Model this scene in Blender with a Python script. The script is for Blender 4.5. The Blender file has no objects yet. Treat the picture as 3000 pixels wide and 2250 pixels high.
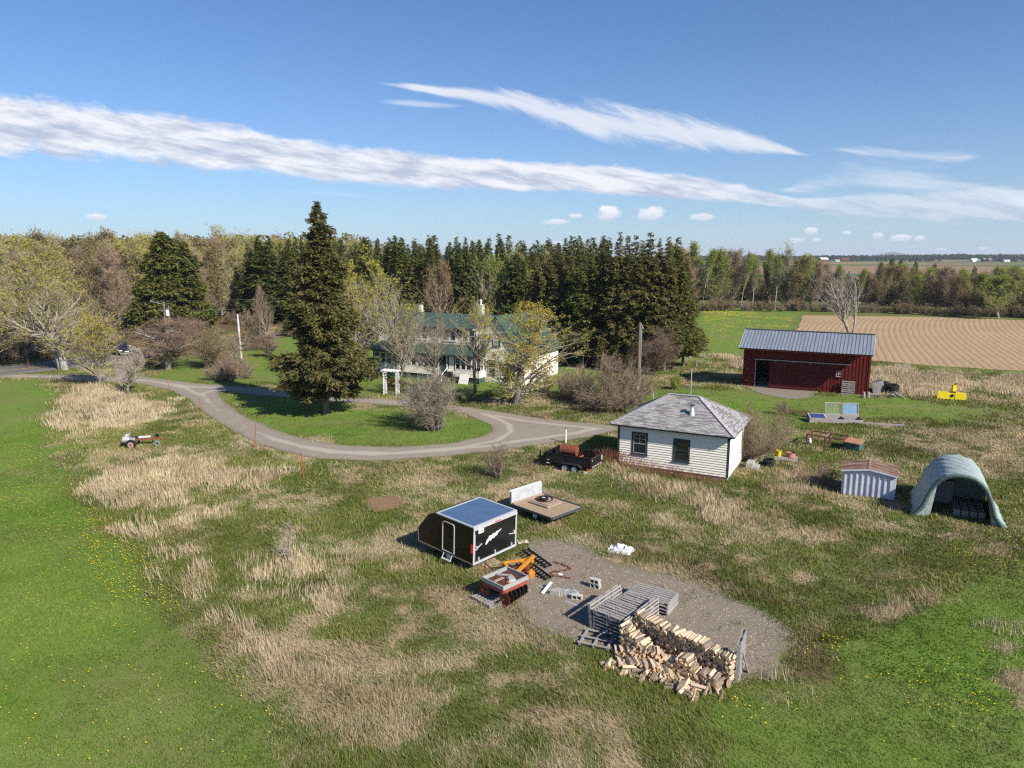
import bpy, math, random
import numpy as np
from math import radians as R, sin, cos, pi, sqrt
S = bpy.context.scene
COL = S.collection
# ---------------------------------------------------------------- camera
HC = 13.0; FPX = 2080.0; PITCH = R(10.2)
cam_d = bpy.data.cameras.new('camera'); cam = bpy.data.objects.new('camera', cam_d); COL.objects.link(cam)
cam.location = (0, 0, HC); cam.rotation_euler = (R(90) - PITCH, 0, 0)
cam_d.sensor_width = 36; cam_d.lens = FPX / 3000 * 36; cam_d.clip_start = .5; cam_d.clip_end = 40000
S.camera = cam
S.render.resolution_x = 1024; S.render.resolution_y = 768
# ---------------------------------------------------------------- light and sky
SUN_AZ = -46.5; SUN_EL = 36.0           # direction towards the sun, degrees anticlockwise from +X
S.view_settings.view_transform = 'Standard'; S.view_settings.look = 'None'; S.view_settings.gamma = 1
S.view_settings.exposure = 0.6
sl = bpy.data.lights.new('sun', 'SUN'); sl.energy = 5.0; sl.angle = R(.53); sl.color = (1, .93, .83)
so = bpy.data.objects.new('sun', sl); COL.objects.link(so)
so.rotation_euler = (R(90 - SUN_EL), 0, R(SUN_AZ + 90)); so.location = (60, -40, 80)
W = bpy.data.worlds.new('World'); S.world = W; W.use_nodes = True
def build_world():
    nt = W.node_tree; N = nt.nodes; Lk = nt.links; N.clear()
    out = N.new('ShaderNodeOutputWorld'); bg = N.new('ShaderNodeBackground'); Lk.new(bg.outputs[0], out.inputs[0])
    sky = N.new('ShaderNodeTexSky'); sky.sky_type = 'NISHITA'; sky.sun_disc = False
    sky.sun_elevation = R(SUN_EL); sky.sun_rotation = R(90 - SUN_AZ)
    sky.air_density = 1.0; sky.dust_density = 0.25; sky.ozone_density = 2.2; sky.altitude = 100
    bg.inputs[1].default_value = .064
    def M(op, a, b=None, c=None, clamp=False):
        n = N.new('ShaderNodeMath'); n.operation = op; n.use_clamp = clamp
        for i, v in enumerate((a, b, c)):
            if v is None: continue
            if isinstance(v, (int, float)): n.inputs[i].default_value = v
            else: Lk.new(v, n.inputs[i])
        return n.outputs[0]
    tc = N.new('ShaderNodeTexCoord'); sp = N.new('ShaderNodeSeparateXYZ'); Lk.new(tc.outputs['Generated'], sp.inputs[0])
    X, Y, Z = sp.outputs
    Ys = M('MAXIMUM', Y, .05); U = M('DIVIDE', X, Ys); V = M('DIVIDE', Z, Ys)
    def noise(su, sv, scale, det, rough, sk=0.0, dist=0.0, off=0):
        c = N.new('ShaderNodeCombineXYZ'); Lk.new(M('MULTIPLY', U, su), c.inputs[0])
        Lk.new(M('MULTIPLY', M('ADD', V, M('MULTIPLY', U, sk)), sv), c.inputs[1]); c.inputs[2].default_value = off
        n = N.new('ShaderNodeTexNoise'); Lk.new(c.outputs[0], n.inputs['Vector'])
        n.inputs['Scale'].default_value = scale; n.inputs['Detail'].default_value = det
        n.inputs['Roughness'].default_value = rough; n.inputs['Distortion'].default_value = dist
        return n.outputs['Fac']
    def curve(pts):                       # (u, value) pairs, u in -1..1, value in 0..1
        f = N.new('ShaderNodeFloatCurve'); Lk.new(M('MULTIPLY_ADD', U, .5, .5, True), f.inputs['Value'])
        cu = f.mapping.curves[0]; f.mapping.use_clip = True
        for i, (u, v) in enumerate(pts):
            if i < 2: cu.points[i].location = ((u + 1) / 2, v)
            else: cu.points.new((u + 1) / 2, v)
        f.mapping.update(); return f.outputs[0]
    def uv(px, py):
        a = (px - 1500) / FPX; b = -(py - 1125) / FPX
        y = cos(PITCH) + b * sin(PITCH); return a / y, (-sin(PITCH) + b * cos(PITCH)) / y
    def band(pts, edge, n1, gain, soft):
        """pts: (px, y of upper rim, y of lower rim)"""
        c = []; w = []
        for px, t, b in pts:
            u, v1 = uv(px, t); _, v2 = uv(px, b); c.append((u, (v1 + v2) / 2)); w.append((u, abs(v1 - v2) / 2))
        c = [(-1, c[0][1])] + c + [(1, c[-1][1])]; w = [(-1, w[0][1])] + w + [(1, w[-1][1])]
        vc, vw = curve(c), curve(w)
        d = M('DIVIDE', M('ABSOLUTE', M('SUBTRACT', V, vc)), M('MAXIMUM', vw, .001))
        d = M('SUBTRACT', 1, d)
        d = M('ADD', M('MULTIPLY', d, edge), M('MULTIPLY', M('SUBTRACT', n1, .5), gain))
        m = N.new('ShaderNodeMapRange'); m.interpolation_type = 'SMOOTHSTEP'; Lk.new(d, m.inputs[0])
        m.inputs[1].default_value = 0; m.inputs[2].default_value = soft
        rel = M('DIVIDE', M('SUBTRACT', V, vc), M('MAXIMUM', vw, .001))
        return M('MULTIPLY', m.outputs[0], M('MULTIPLY_ADD', vw, 260, -.45, True)), rel
    nA = noise(3.2, 8.5, 3.2, 9, .62, .12, .5)
    nA2 = noise(7, 13, 3.0, 6, .62, .12, .4, 2)
    nm = M('ADD', M('MULTIPLY', nA, .55), M('MULTIPLY', nA2, .45))
    mA, relA = band([(-200, 235, 450), (0, 262, 462), (300, 300, 478), (700, 365, 512), (1100, 430, 552), (1500, 462, 566),
                     (1900, 490, 580), (2150, 530, 600), (2300, 570, 612), (2600, 560, 650), (3000, 540, 660), (3300, 540, 660)], 1.9, nm, 3.3, .8)
    nB = noise(3, 14, 2.6, 9, .66, .38, .5, 5)
    mB, relB = band([(1060, 236, 240), (1200, 243, 268), (1500, 262, 330), (1700, 288, 418), (1900, 312, 438), (2100, 350, 455),
                     (2250, 400, 455), (2380, 452, 460), (2500, 458, 459)], 1.45, nB, 3.2, 1.2)
    # streaks under the left end of the second band and wisps low on the right
    nC = noise(2, 16, 2.2, 8, .65, .1, .6, 9)
    mC, _ = band([(1080, 295, 297), (1170, 290, 312), (1300, 300, 318), (1420, 309, 311), (1550, 311, 312)], .8, nC, 1.6, .8)
    mD, _ = band([(2250, 560, 562), (2420, 500, 575), (2600, 470, 600), (2800, 500, 620), (3000, 540, 640), (3300, 540, 640)], .75, nC, 2.6, 1.1)
    mE, _ = band([(2400, 432, 436), (2560, 428, 470), (2800, 440, 478), (2900, 456, 460), (3300, 450, 475)], .6, nC, 2.6, .9)
    mF, _ = band([(640, 540, 542), (850, 555, 568), (1000, 560, 580), (1130, 578, 582), (1300, 580, 581)], .6, nC, 1.7, 1.1)
    mG, _ = band([(-300, 738, 739), (1200, 700, 730), (2300, 600, 738), (3300, 580, 745)], .3, noise(1.6, 9, 2, 6, .6, 0, .3, 12), .9, 1.4)
    K = 1.28
    def mix(fac, a, b):
        n = N.new('ShaderNodeMix'); n.data_type = 'RGBA'
        Lk.new(fac, n.inputs[0])
        for i, v in ((6, a), (7, b)):
            if isinstance(v, tuple): n.inputs[i].default_value = (*v, 1)
            else: Lk.new(v, n.inputs[i])
        return n.outputs[2]
    c = sky.outputs[0]
    # a clear spring sky is bluer than the model's; one flat filter over the whole sky
    tint = N.new('ShaderNodeMix'); tint.data_type = 'RGBA'; tint.blend_type = 'MULTIPLY'; tint.inputs[0].default_value = 1
    Lk.new(c, tint.inputs[6]); tint.inputs[7].default_value = (.60, .90, 1.28, 1); c = tint.outputs[2]
    lum = noise(4, 20, 3, 8, .62, .16, .2, 3)
    shA = M('ADD', M('MULTIPLY', relA, .22), M('MULTIPLY', M('SUBTRACT', lum, .5), 5.0)); shA = M('ADD', shA, .60, None, True)
    cloudA = mix(shA, (5.5, 6.1, 7.6), (9.8, 9.9, 10.4))
    white = (7.4 * K, 7.6 * K, 8.3 * K)
    hz_ = M('POWER', 2.718, M('MULTIPLY', M('MAXIMUM', Z, 0), -8.5)); c = mix(M('MULTIPLY', hz_, .62), c, (6.1, 7.3, 8.8))
    c = mix(M('MULTIPLY', mG, .25), c, white)
    fade = N.new('ShaderNodeMapRange'); Lk.new(U, fade.inputs[0]); fade.inputs[1].default_value = .2; fade.inputs[2].default_value = .46
    fade.inputs[3].default_value = .93; fade.inputs[4].default_value = .42
    c = mix(M('MULTIPLY', mA, fade.outputs[0]), c, cloudA)
    shB = M('ADD', M('MULTIPLY', M('SUBTRACT', nB, .5), 1.4), .62, None, True)
    c = mix(M('MULTIPLY', mB, .86), c, mix(shB, (6.6, 7.4, 8.9), (9.8, 10, 10.6)))
    c = mix(M('MULTIPLY', mC, .5), c, white); c = mix(M('MULTIPLY', mD, .6), c, white)
    c = mix(M('MULTIPLY', mE, .55), c, white); c = mix(M('MULTIPLY', mF, .35), c, white)
    # small fair-weather cumulus, flat bases, low over the trees
    nS = noise(1, 1.5, 42, 6, .6, 0, .2, 7)
    cum = [(283, 636, 42, 12), (1630, 650, 44, 11), (1783, 627, 50, 26), (1908, 626, 52, 26), (2058, 636, 44, 16), (2377, 677, 28, 13),
           (2340, 704, 24, 11), (2392, 703, 18, 8), (2640, 697, 42, 12), (2692, 698, 22, 11), (2570, 690, 24, 12), (1632, 716, 20, 12), (1690, 633, 26, 9), (2480, 683, 16, 7), (2760, 731, 18, 6), (2880, 728, 16, 5)]
    tot = None; base = None
    for px, py, w, h in cum:
        u, v = uv(px, py); wu = w / FPX; hv = h / FPX
        dx = M('DIVIDE', M('SUBTRACT', U, u), wu); dy = M('DIVIDE', M('SUBTRACT', V, v), hv)
        dyb = M('MULTIPLY', M('MAXIMUM', M('MULTIPLY', dy, -1), 0), 1.1); dyt = M('MAXIMUM', dy, 0)
        d = M('ADD', M('MULTIPLY', dx, dx), M('ADD', M('MULTIPLY', dyt, dyt), M('MULTIPLY', dyb, dyb)))
        d = M('SUBTRACT', 1, d); d = M('ADD', d, M('MULTIPLY', M('SUBTRACT', nS, .55), 2.6))
        m = N.new('ShaderNodeMapRange'); m.interpolation_type = 'SMOOTHSTEP'; Lk.new(d, m.inputs[0]); m.inputs[1].default_value = 0; m.inputs[2].default_value = .7
        f = m.outputs[0]
        sh = M('ADD', M('MULTIPLY', dy, .5), .62, None, True)
        c = mix(M('MULTIPLY', f, .9 if h > 20 else .7), c, mix(sh, (4.3 * K, 4.9 * K, 6.2 * K), (8.6 * K, 8.6 * K, 8.9 * K)))
    Lk.new(c, bg.inputs[0])
build_world()
W.cycles.sampling_method = 'MANUAL'; W.cycles.sample_map_resolution = 512
S.cycles.filter_width = 1.3; S.cycles.use_denoising = False; S.cycles.max_bounces = 5; S.cycles.diffuse_bounces = 2; S.cycles.glossy_bounces = 2; S.cycles.transparent_max_bounces = 8; S.cycles.transmission_bounces = 3
# ---------------------------------------------------------------- helpers
def G(px, py, z=0.0):
    """photo pixel (3000 wide) -> point on the level z (used once, to survey positions)"""
    a = (px - 1500) / FPX; b = -(py - 1125) / FPX
    rx, ry, rz = a, cos(PITCH) + b * sin(PITCH), -sin(PITCH) + b * cos(PITCH)
    t = (z - HC) / rz
    return (rx * t, ry * t)
def vnoise(x, y, seed=0):
    x = np.asarray(x, float) + seed * 17.31; y = np.asarray(y, float) + seed * 9.17
    xi = np.floor(x).astype(np.int64); yi = np.floor(y).astype(np.int64); fx = x - xi; fy = y - yi
    fx = fx * fx * (3 - 2 * fx); fy = fy * fy * (3 - 2 * fy)
    def h(a, b):
        n = (a * 374761393 + b * 668265263 + seed * 1442695) & 0x7fffffff
        n = ((n ^ (n >> 13)) * 1274126177) & 0x7fffffff
        return ((n ^ (n >> 16)) & 0xffff) / 65535.0
    return (h(xi, yi) * (1 - fx) + h(xi + 1, yi) * fx) * (1 - fy) + (h(xi, yi + 1) * (1 - fx) + h(xi + 1, yi + 1) * fx) * fy
def fbm(x, y, sc, seed=0, octv=4):
    t = 0; a = .5; s = 0
    for i in range(octv):
        t = t + a * vnoise(x / sc * 2 ** i, y / sc * 2 ** i, seed + i); s += a; a *= .55
    return t / s
def gauss(x, y, cx, cy, rx, ry=None):
    ry = ry or rx; return np.exp(-((x - cx) / rx) ** 2 - ((y - cy) / ry) ** 2)
def terr(x, y):
    x = np.asarray(x, float); y = np.asarray(y, float)
    d = np.hypot(x, y)
    near = np.clip((d - 14) / 20, 0, 1)
    h = (fbm(x, y, 9, 3, 2) - .5) * .22 * near
    h = h + (fbm(x, y, 2.2, 5, 2) - .5) * .07 * np.clip((60 - d) / 40, 0, 1)
    h = h + .42 * gauss(x, y, 5.6, 43.4, 2.6, 2.6)                       # rise at the shed's left end
    # far country: gentle swells, a shallow dip beyond the right-hand wood, then rising land
    f = np.clip((y - 260) / 900, 0, 1); f = f * f * (3 - 2 * f)
    h = h + f * (4.5 * np.sin(x / 420 + 1.1) * np.sin(y / 600 + .4) + 2.0)
    h = h - 5 * gauss(x, y, 170, 330, 160, 110)
    return h
def tz(x, y): return float(terr(x, y))
def mesh_np(name, V, Fs, mat=None, parent=None, uvs=None):
    """V (n,3); Fs list of (m,k) index arrays"""
    me = bpy.data.meshes.new(name); V = np.asarray(V, np.float32)
    me.vertices.add(len(V)); me.vertices.foreach_set('co', V.ravel())
    Fs = [np.asarray(f, np.int32) for f in Fs if len(f)]
    lt = np.concatenate([np.full(len(f), f.shape[1], np.int32) for f in Fs]); li = np.concatenate([f.ravel() for f in Fs])
    ls = np.concatenate([[0], np.cumsum(lt)[:-1]]).astype(np.int32)
    me.loops.add(len(li)); me.loops.foreach_set('vertex_index', li)
    me.polygons.add(len(lt)); me.polygons.foreach_set('loop_start', ls)
    try: me.polygons.foreach_set('loop_total', lt)
    except Exception: pass
    me.update(calc_edges=True)
    if mat: me.materials.append(mat)
    o = bpy.data.objects.new(name, me); COL.objects.link(o)
    if parent: o.parent = parent
    return o
def attr(o, name, vals, kind='FLOAT'):
    a = o.data.attributes.new(name, kind, 'POINT')
    if kind == 'FLOAT': a.data.foreach_set('value', np.asarray(vals, np.float32))
    else:
        v = np.asarray(vals, np.float32)
        if v.shape[1] == 3: v = np.hstack([v, np.ones((len(v), 1), np.float32)])
        a.data.foreach_set('color', v.ravel())
def smooth(o): o.data.polygons.foreach_set('use_smooth', [True] * len(o.data.polygons)); return o
def tag(o, label=None, cat=None, group=None, kind=None):
    if label: o['label'] = label
    if cat: o['category'] = cat
    if group: o['group'] = group
    if kind: o['kind'] = kind
    return o
def thing(name, label, cat, loc=(0, 0, 0), rz=0, group=None, rx=0, ry=0):
    o = bpy.data.objects.new(name, None); COL.objects.link(o); o.empty_display_size = .2
    o.location = loc; o.rotation_euler = (rx, ry, rz); return tag(o, label, cat, group)
def dup(root, loc, rz=0, label=None, group=None, scale=None, rot=None):
    r = root.copy(); COL.objects.link(r); r.location = loc
    r.rotation_euler = rot or (root.rotation_euler[0], root.rotation_euler[1], rz)
    if scale: r.scale = scale
    if label: r['label'] = label
    if group: r['group'] = group
    for ch in list(root.children):
        c = ch.copy(); COL.objects.link(c); c.parent = r
        for g in list(ch.children):
            q = g.copy(); COL.objects.link(q); q.parent = c
    return r
class MB:
    def __init__(s): s.v = []; s.f = []; s.m = []
    def add(s, vs, fs, mi=0):
        b = len(s.v); s.v += [tuple(map(float, p)) for p in vs]; s.f += [tuple(b + i for i in f) for f in fs]; s.m += [mi] * len(fs); return s
    def box(s, x0, x1, y0, y1, z0, z1, mi=0):
        return s.add([(x0, y0, z0), (x1, y0, z0), (x1, y1, z0), (x0, y1, z0), (x0, y0, z1), (x1, y0, z1), (x1, y1, z1), (x0, y1, z1)],
                     [(0, 3, 2, 1), (4, 5, 6, 7), (0, 1, 5, 4), (1, 2, 6, 5), (2, 3, 7, 6), (3, 0, 4, 7)], mi)
    def beam(s, p, q, w, h, mi=0, roll=0):
        p = np.array(p, float); q = np.array(q, float); d = q - p; L = np.linalg.norm(d); d = d / L
        a = np.array([0, 0, 1.]) if abs(d[2]) < .95 else np.array([0, 1., 0])
        u = np.cross(d, a); u /= np.linalg.norm(u); v = np.cross(u, d)
        if roll: u, v = u * cos(roll) + v * sin(roll), v * cos(roll) - u * sin(roll)
        P = []
        for c in (p, q):
            for i, j in ((-1, -1), (1, -1), (1, 1), (-1, 1)): P.append(c + u * i * w / 2 + v * j * h / 2)
        return s.add(P, [(0, 1, 2, 3)[::-1], (4, 5, 6, 7), (0, 1, 5, 4)[::-1], (1, 2, 6, 5)[::-1], (2, 3, 7, 6)[::-1], (3, 0, 4, 7)[::-1]][:6], mi)
    def cyl(s, p, q, r0, r1=None, n=12, mi=0, caps=True):
        r1 = r0 if r1 is None else r1
        p = np.array(p, float); q = np.array(q, float); d = q - p; d = d / np.linalg.norm(d)
        a = np.array([0, 0, 1.]) if abs(d[2]) < .95 else np.array([0, 1., 0])
        u = np.cross(d, a); u /= np.linalg.norm(u); v = np.cross(d, u)
        P = [c + (u * cos(2 * pi * i / n) + v * sin(2 * pi * i / n)) * r for c, r in ((p, r0), (q, r1)) for i in range(n)]
        F = [(i, (i + 1) % n, n + (i + 1) % n, n + i) for i in range(n)]
        if caps: F += [tuple(range(n))[::-1], tuple(range(n, 2 * n))]
        return s.add(P, F, mi)
    def path(s, pts, r, n=6, mi=0):
        for a, b in zip(pts[:-1], pts[1:]): s.cyl(a, b, r, r, n, mi)
        return s
    def ring(s, c, ax, prof, n=24, mi=0):
        """lathe: prof = [(radius, offset along axis)] closed loop"""
        c = np.array(c, float); d = np.array(ax, float); d /= np.linalg.norm(d)
        a = np.array([0, 0, 1.]) if abs(d[2]) < .95 else np.array([0, 1., 0])
        u = np.cross(d, a); u /= np.linalg.norm(u); v = np.cross(d, u); k = len(prof)
        P = [c + d * o + (u * cos(2 * pi * i / n) + v * sin(2 * pi * i / n)) * r for i in range(n) for r, o in prof]
        F = [(i * k + j, i * k + (j + 1) % k, ((i + 1) % n) * k + (j + 1) % k, ((i + 1) % n) * k + j) for i in range(n) for j in range(k)]
        return s.add(P, F, mi)
    def tyre(s, c, ax, Ro, Ri, w, n=24, mi=0):
        b = w * .18
        return s.ring(c, ax, [(Ri, -w / 2 + b), (Ro - b * 1.4, -w / 2), (Ro, -w / 2 + b * 1.6), (Ro, w / 2 - b * 1.6), (Ro - b * 1.4, w / 2), (Ri, w / 2 - b)], n, mi)
    def prism(s, poly, y0, y1, mi=0, ax='y'):
        n = len(poly)
        if ax == 'y': P = [(x, y0, z) for x, z in poly] + [(x, y1, z) for x, z in poly]
        elif ax == 'x': P = [(y0, x, z) for x, z in poly] + [(y1, x, z) for x, z in poly]
        else: P = [(x, z, y0) for x, z in poly] + [(x, z, y1) for x, z in poly]
        return s.add(P, [tuple(range(n)), tuple(range(2 * n - 1, n - 1, -1))] + [(i, n + i, n + (i + 1) % n, (i + 1) % n) for i in range(n)], mi)
    def quad(s, a, b, c, d, mi=0): return s.add([a, b, c, d], [(0, 1, 2, 3)], mi)
    def build(s, name, mats, parent=None, bevel=0, sm=False, label=None):
        me = bpy.data.meshes.new(name); me.from_pydata(s.v, [], s.f)
        mats = mats if isinstance(mats, (list, tuple)) else [mats]
        for m in mats: me.materials.append(m)
        if len(mats) > 1: me.polygons.foreach_set('material_index', s.m)
        import bmesh
        bm = bmesh.new(); bm.from_mesh(me); bmesh.ops.recalc_face_normals(bm, faces=bm.faces); bm.to_mesh(me); bm.free()
        o = bpy.data.objects.new(name, me); COL.objects.link(o)
        if parent: o.parent = parent
        if bevel:
            b = o.modifiers.new('bevel', 'BEVEL'); b.width = bevel; b.segments = 2; b.limit_method = 'ANGLE'
        if sm:
            me.polygons.foreach_set('use_smooth', [True] * len(me.polygons))
            try: me.set_sharp_from_angle(angle=R(40))
            except Exception: pass
        if label: o['label'] = label
        return o
# ---------------------------------------------------------------- materials
MAT = {}
class NT:
    def __init__(s, name, rough=.8, spec=.3, metal=0):
        s.m = bpy.data.materials.new(name); s.m.use_nodes = True; s.t = s.m.node_tree; s.N = s.t.nodes; s.L = s.t.links
        s.b = s.N['Principled BSDF']; s.b.inputs['Roughness'].default_value = rough
        s.b.inputs['Specular IOR Level'].default_value = spec; s.b.inputs['Metallic'].default_value = metal
        tc = s.N.new('ShaderNodeTexCoord'); s.obj = tc.outputs['Object']; s.gen = tc.outputs['Generated']
        MAT[name] = s.m
    def noise(s, scale, det=4, rough=.6, vec=None, dist=0):
        n = s.N.new('ShaderNodeTexNoise'); s.L.new(vec or s.obj, n.inputs['Vector']); n.inputs['Scale'].default_value = scale
        n.inputs['Detail'].default_value = det; n.inputs['Roughness'].default_value = rough; n.inputs['Distortion'].default_value = dist
        return n.outputs['Fac']
    def vmul(s, v, xyz, rz=0):
        m = s.N.new('ShaderNodeMapping'); s.L.new(v, m.inputs[0]); m.inputs['Scale'].default_value = xyz; m.inputs['Rotation'].default_value = (0, 0, rz); return m.outputs[0]
    def math(s, op, a, b=None, c=None, clamp=False):
        n = s.N.new('ShaderNodeMath'); n.operation = op; n.use_clamp = clamp
        for i, v in enumerate((a, b, c)):
            if v is None: continue
            if isinstance(v, (int, float)): n.inputs[i].default_value = v
            else: s.L.new(v, n.inputs[i])
        return n.outputs[0]
    def rng(s, v, a, b, c=0, d=1, sm=False):
        n = s.N.new('ShaderNodeMapRange'); s.L.new(v, n.inputs[0])
        if sm: n.interpolation_type = 'SMOOTHSTEP'
        for i, q in enumerate((a, b, c, d)): n.inputs[i + 1].default_value = q
        return n.outputs[0]
    def mix(s, f, a, b, mode='MIX'):
        n = s.N.new('ShaderNodeMix'); n.data_type = 'RGBA'; n.blend_type = mode
        if isinstance(f, (int, float)): n.inputs[0].default_value = f
        else: s.L.new(f, n.inputs[0])
        for i, v in ((6, a), (7, b)):
            if isinstance(v, tuple): n.inputs[i].default_value = (*v[:3], 1)
            else: s.L.new(v, n.inputs[i])
        return n.outputs[2]
    def attr(s, name, out='Fac'):
        n = s.N.new('ShaderNodeAttribute'); n.attribute_name = name; return n.outputs[out]
    def isl(s):
        return s.N.new('ShaderNodeNewGeometry').outputs['Random Per Island']
    def orand(s): return s.N.new('ShaderNodeObjectInfo').outputs['Random']
    def col(s, c): 
        if isinstance(c, tuple): s.b.inputs['Base Color'].default_value = (*c[:3], 1)
        else: s.L.new(c, s.b.inputs['Base Color'])
        return s
    def bump(s, h, st=.3, d=.02):
        n = s.N.new('ShaderNodeBump'); s.L.new(h, n.inputs['Height']); n.inputs['Strength'].default_value = st; n.inputs['Distance'].default_value = d
        s.L.new(n.outputs[0], s.b.inputs['Normal']); return s
    def leafy(s, colr, tr=.35):
        """thin leaf: diffuse + translucent"""
        d = s.N.new('ShaderNodeBsdfDiffuse'); t = s.N.new('ShaderNodeBsdfTranslucent'); mx = s.N.new('ShaderNodeMixShader')
        for q in (d, t):
            if isinstance(colr, tuple): q.inputs[0].default_value = (*colr, 1)
            else: s.L.new(colr, q.inputs[0])
        mx.inputs[0].default_value = tr; s.L.new(d.outputs[0], mx.inputs[1]); s.L.new(t.outputs[0], mx.inputs[2])
        s.L.new(mx.outputs[0], s.N['Material Output'].inputs[0]); return s
def simple(name, c, rough=.8, spec=.3, metal=0, var=.25, sc=3, bump=0, c2=None, thr=(.35, .65)):
    n = NT(name, rough, spec, metal); f = n.rng(n.noise(sc, 6, .65), *thr)
    c2 = c2 or tuple(x * (1 - var) for x in c)
    n.col(n.mix(f, c, c2))
    if bump: n.bump(n.noise(sc * 6, 5), bump, .01)
    return n.m
def weathered(name, c, c2, grain=(1, 1, 20), rough=.9):
    n = NT(name, rough, .2); g = n.noise(3, 6, .7, n.vmul(n.obj, grain)); h = n.noise(2, 3)
    cc = n.mix(n.rng(g, .3, .7), c, c2); cc = n.mix(n.rng(n.orand(), 0, 1, 0, .35), cc, tuple(x * .55 for x in c))
    cc = n.mix(n.rng(h, .4, .75, 0, .4), cc, tuple(x * .7 for x in c2)); n.col(cc).bump(g, .3, .01); return n.m
# ---------------------------------------------------------------- ground zones, surveyed once from the photograph
def WP(pts, z=0): return [G(px, py, z) for px, py in pts]
def psdf(x, y, poly):
    P = np.array(poly); Q = np.roll(P, -1, 0)
    d = np.full(x.shape, 1e18); ins = np.zeros(x.shape, bool)
    for (ax, ay), (bx, by) in zip(P, Q):
        ex, ey = bx - ax, by - ay; wx, wy = x - ax, y - ay
        t = np.clip((wx * ex + wy * ey) / (ex * ex + ey * ey + 1e-12), 0, 1)
        d = np.minimum(d, (wx - ex * t) ** 2 + (wy - ey * t) ** 2)
        c = ((ay <= y) & (by > y)) | ((by <= y) & (ay > y))
        with np.errstate(divide='ignore', invalid='ignore'): xi = ax + (y - ay) * ex / (ey if abs(ey) > 1e-12 else 1e-12)
        ins ^= c & (x < xi)
    d = np.sqrt(d); return np.where(ins, -d, d)
DRIVE = WP([(-900, 1070), (-400, 1090), (0, 1094), (244, 1099), (338, 1104), (330, 1075), (325, 1056), (345, 1042), (399, 1038), (382, 1052), (391, 1080), (407, 1103),
            (570, 1124), (707, 1133), (788, 1140), (1000, 1165), (1199, 1172), (1365, 1192), (1470, 1207), (1615, 1229), (1800, 1250), (1818, 1259),
            (1731, 1281), (1608, 1301), (1480, 1320), (1300, 1338), (1204, 1345), (1069, 1350), (933, 1343), (843, 1326), (752, 1300), (689, 1268),
            (644, 1241), (589, 1205), (553, 1169), (499, 1142), (407, 1124), (244, 1114), (0, 1108), (-400, 1106), (-900, 1086)])
ISLAND = WP([(639, 1152), (660, 1146), (760, 1158), (888, 1170), (1001, 1180), (1199, 1193), (1336, 1203), (1398, 1227), (1439, 1248), (1438, 1267), (1409, 1283),
             (1325, 1299), (1159, 1310), (1023, 1306), (933, 1294), (843, 1273), (775, 1246), (707, 1217), (662, 1181)])
YARD = WP([(1560, 1570), (1640, 1580), (1720, 1606), (1850, 1652), (2000, 1700), (2130, 1745), (2250, 1800), (2325, 1855), (2318, 1920), (2255, 1985), (2150, 2010),
           (2020, 2010), (1900, 1950), (1760, 1905), (1660, 1870), (1560, 1830), (1490, 1760), (1500, 1690), (1540, 1630)])
APRON = WP([(2180, 1128), (2400, 1146), (2394, 1152), (2367, 1167), (2319, 1170), (2240, 1159), (2202, 1144)])
FIELD = WP([(2355, 919), (2596, 923), (2845, 928), (3000, 936), (3500, 950), (3700, 1120), (3400, 1115), (3000, 1088), (2745, 1071), (2561, 1056), (2400, 1046), (2270, 1036), (2333, 970)])
SOIL = WP([(1060, 1465), (1110, 1452), (1170, 1452), (1197, 1470), (1150, 1492), (1095, 1500)])
def soft(x, y, poly, w): return np.clip(.5 - psdf(x, y, poly) / w, 0, 1)
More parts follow.
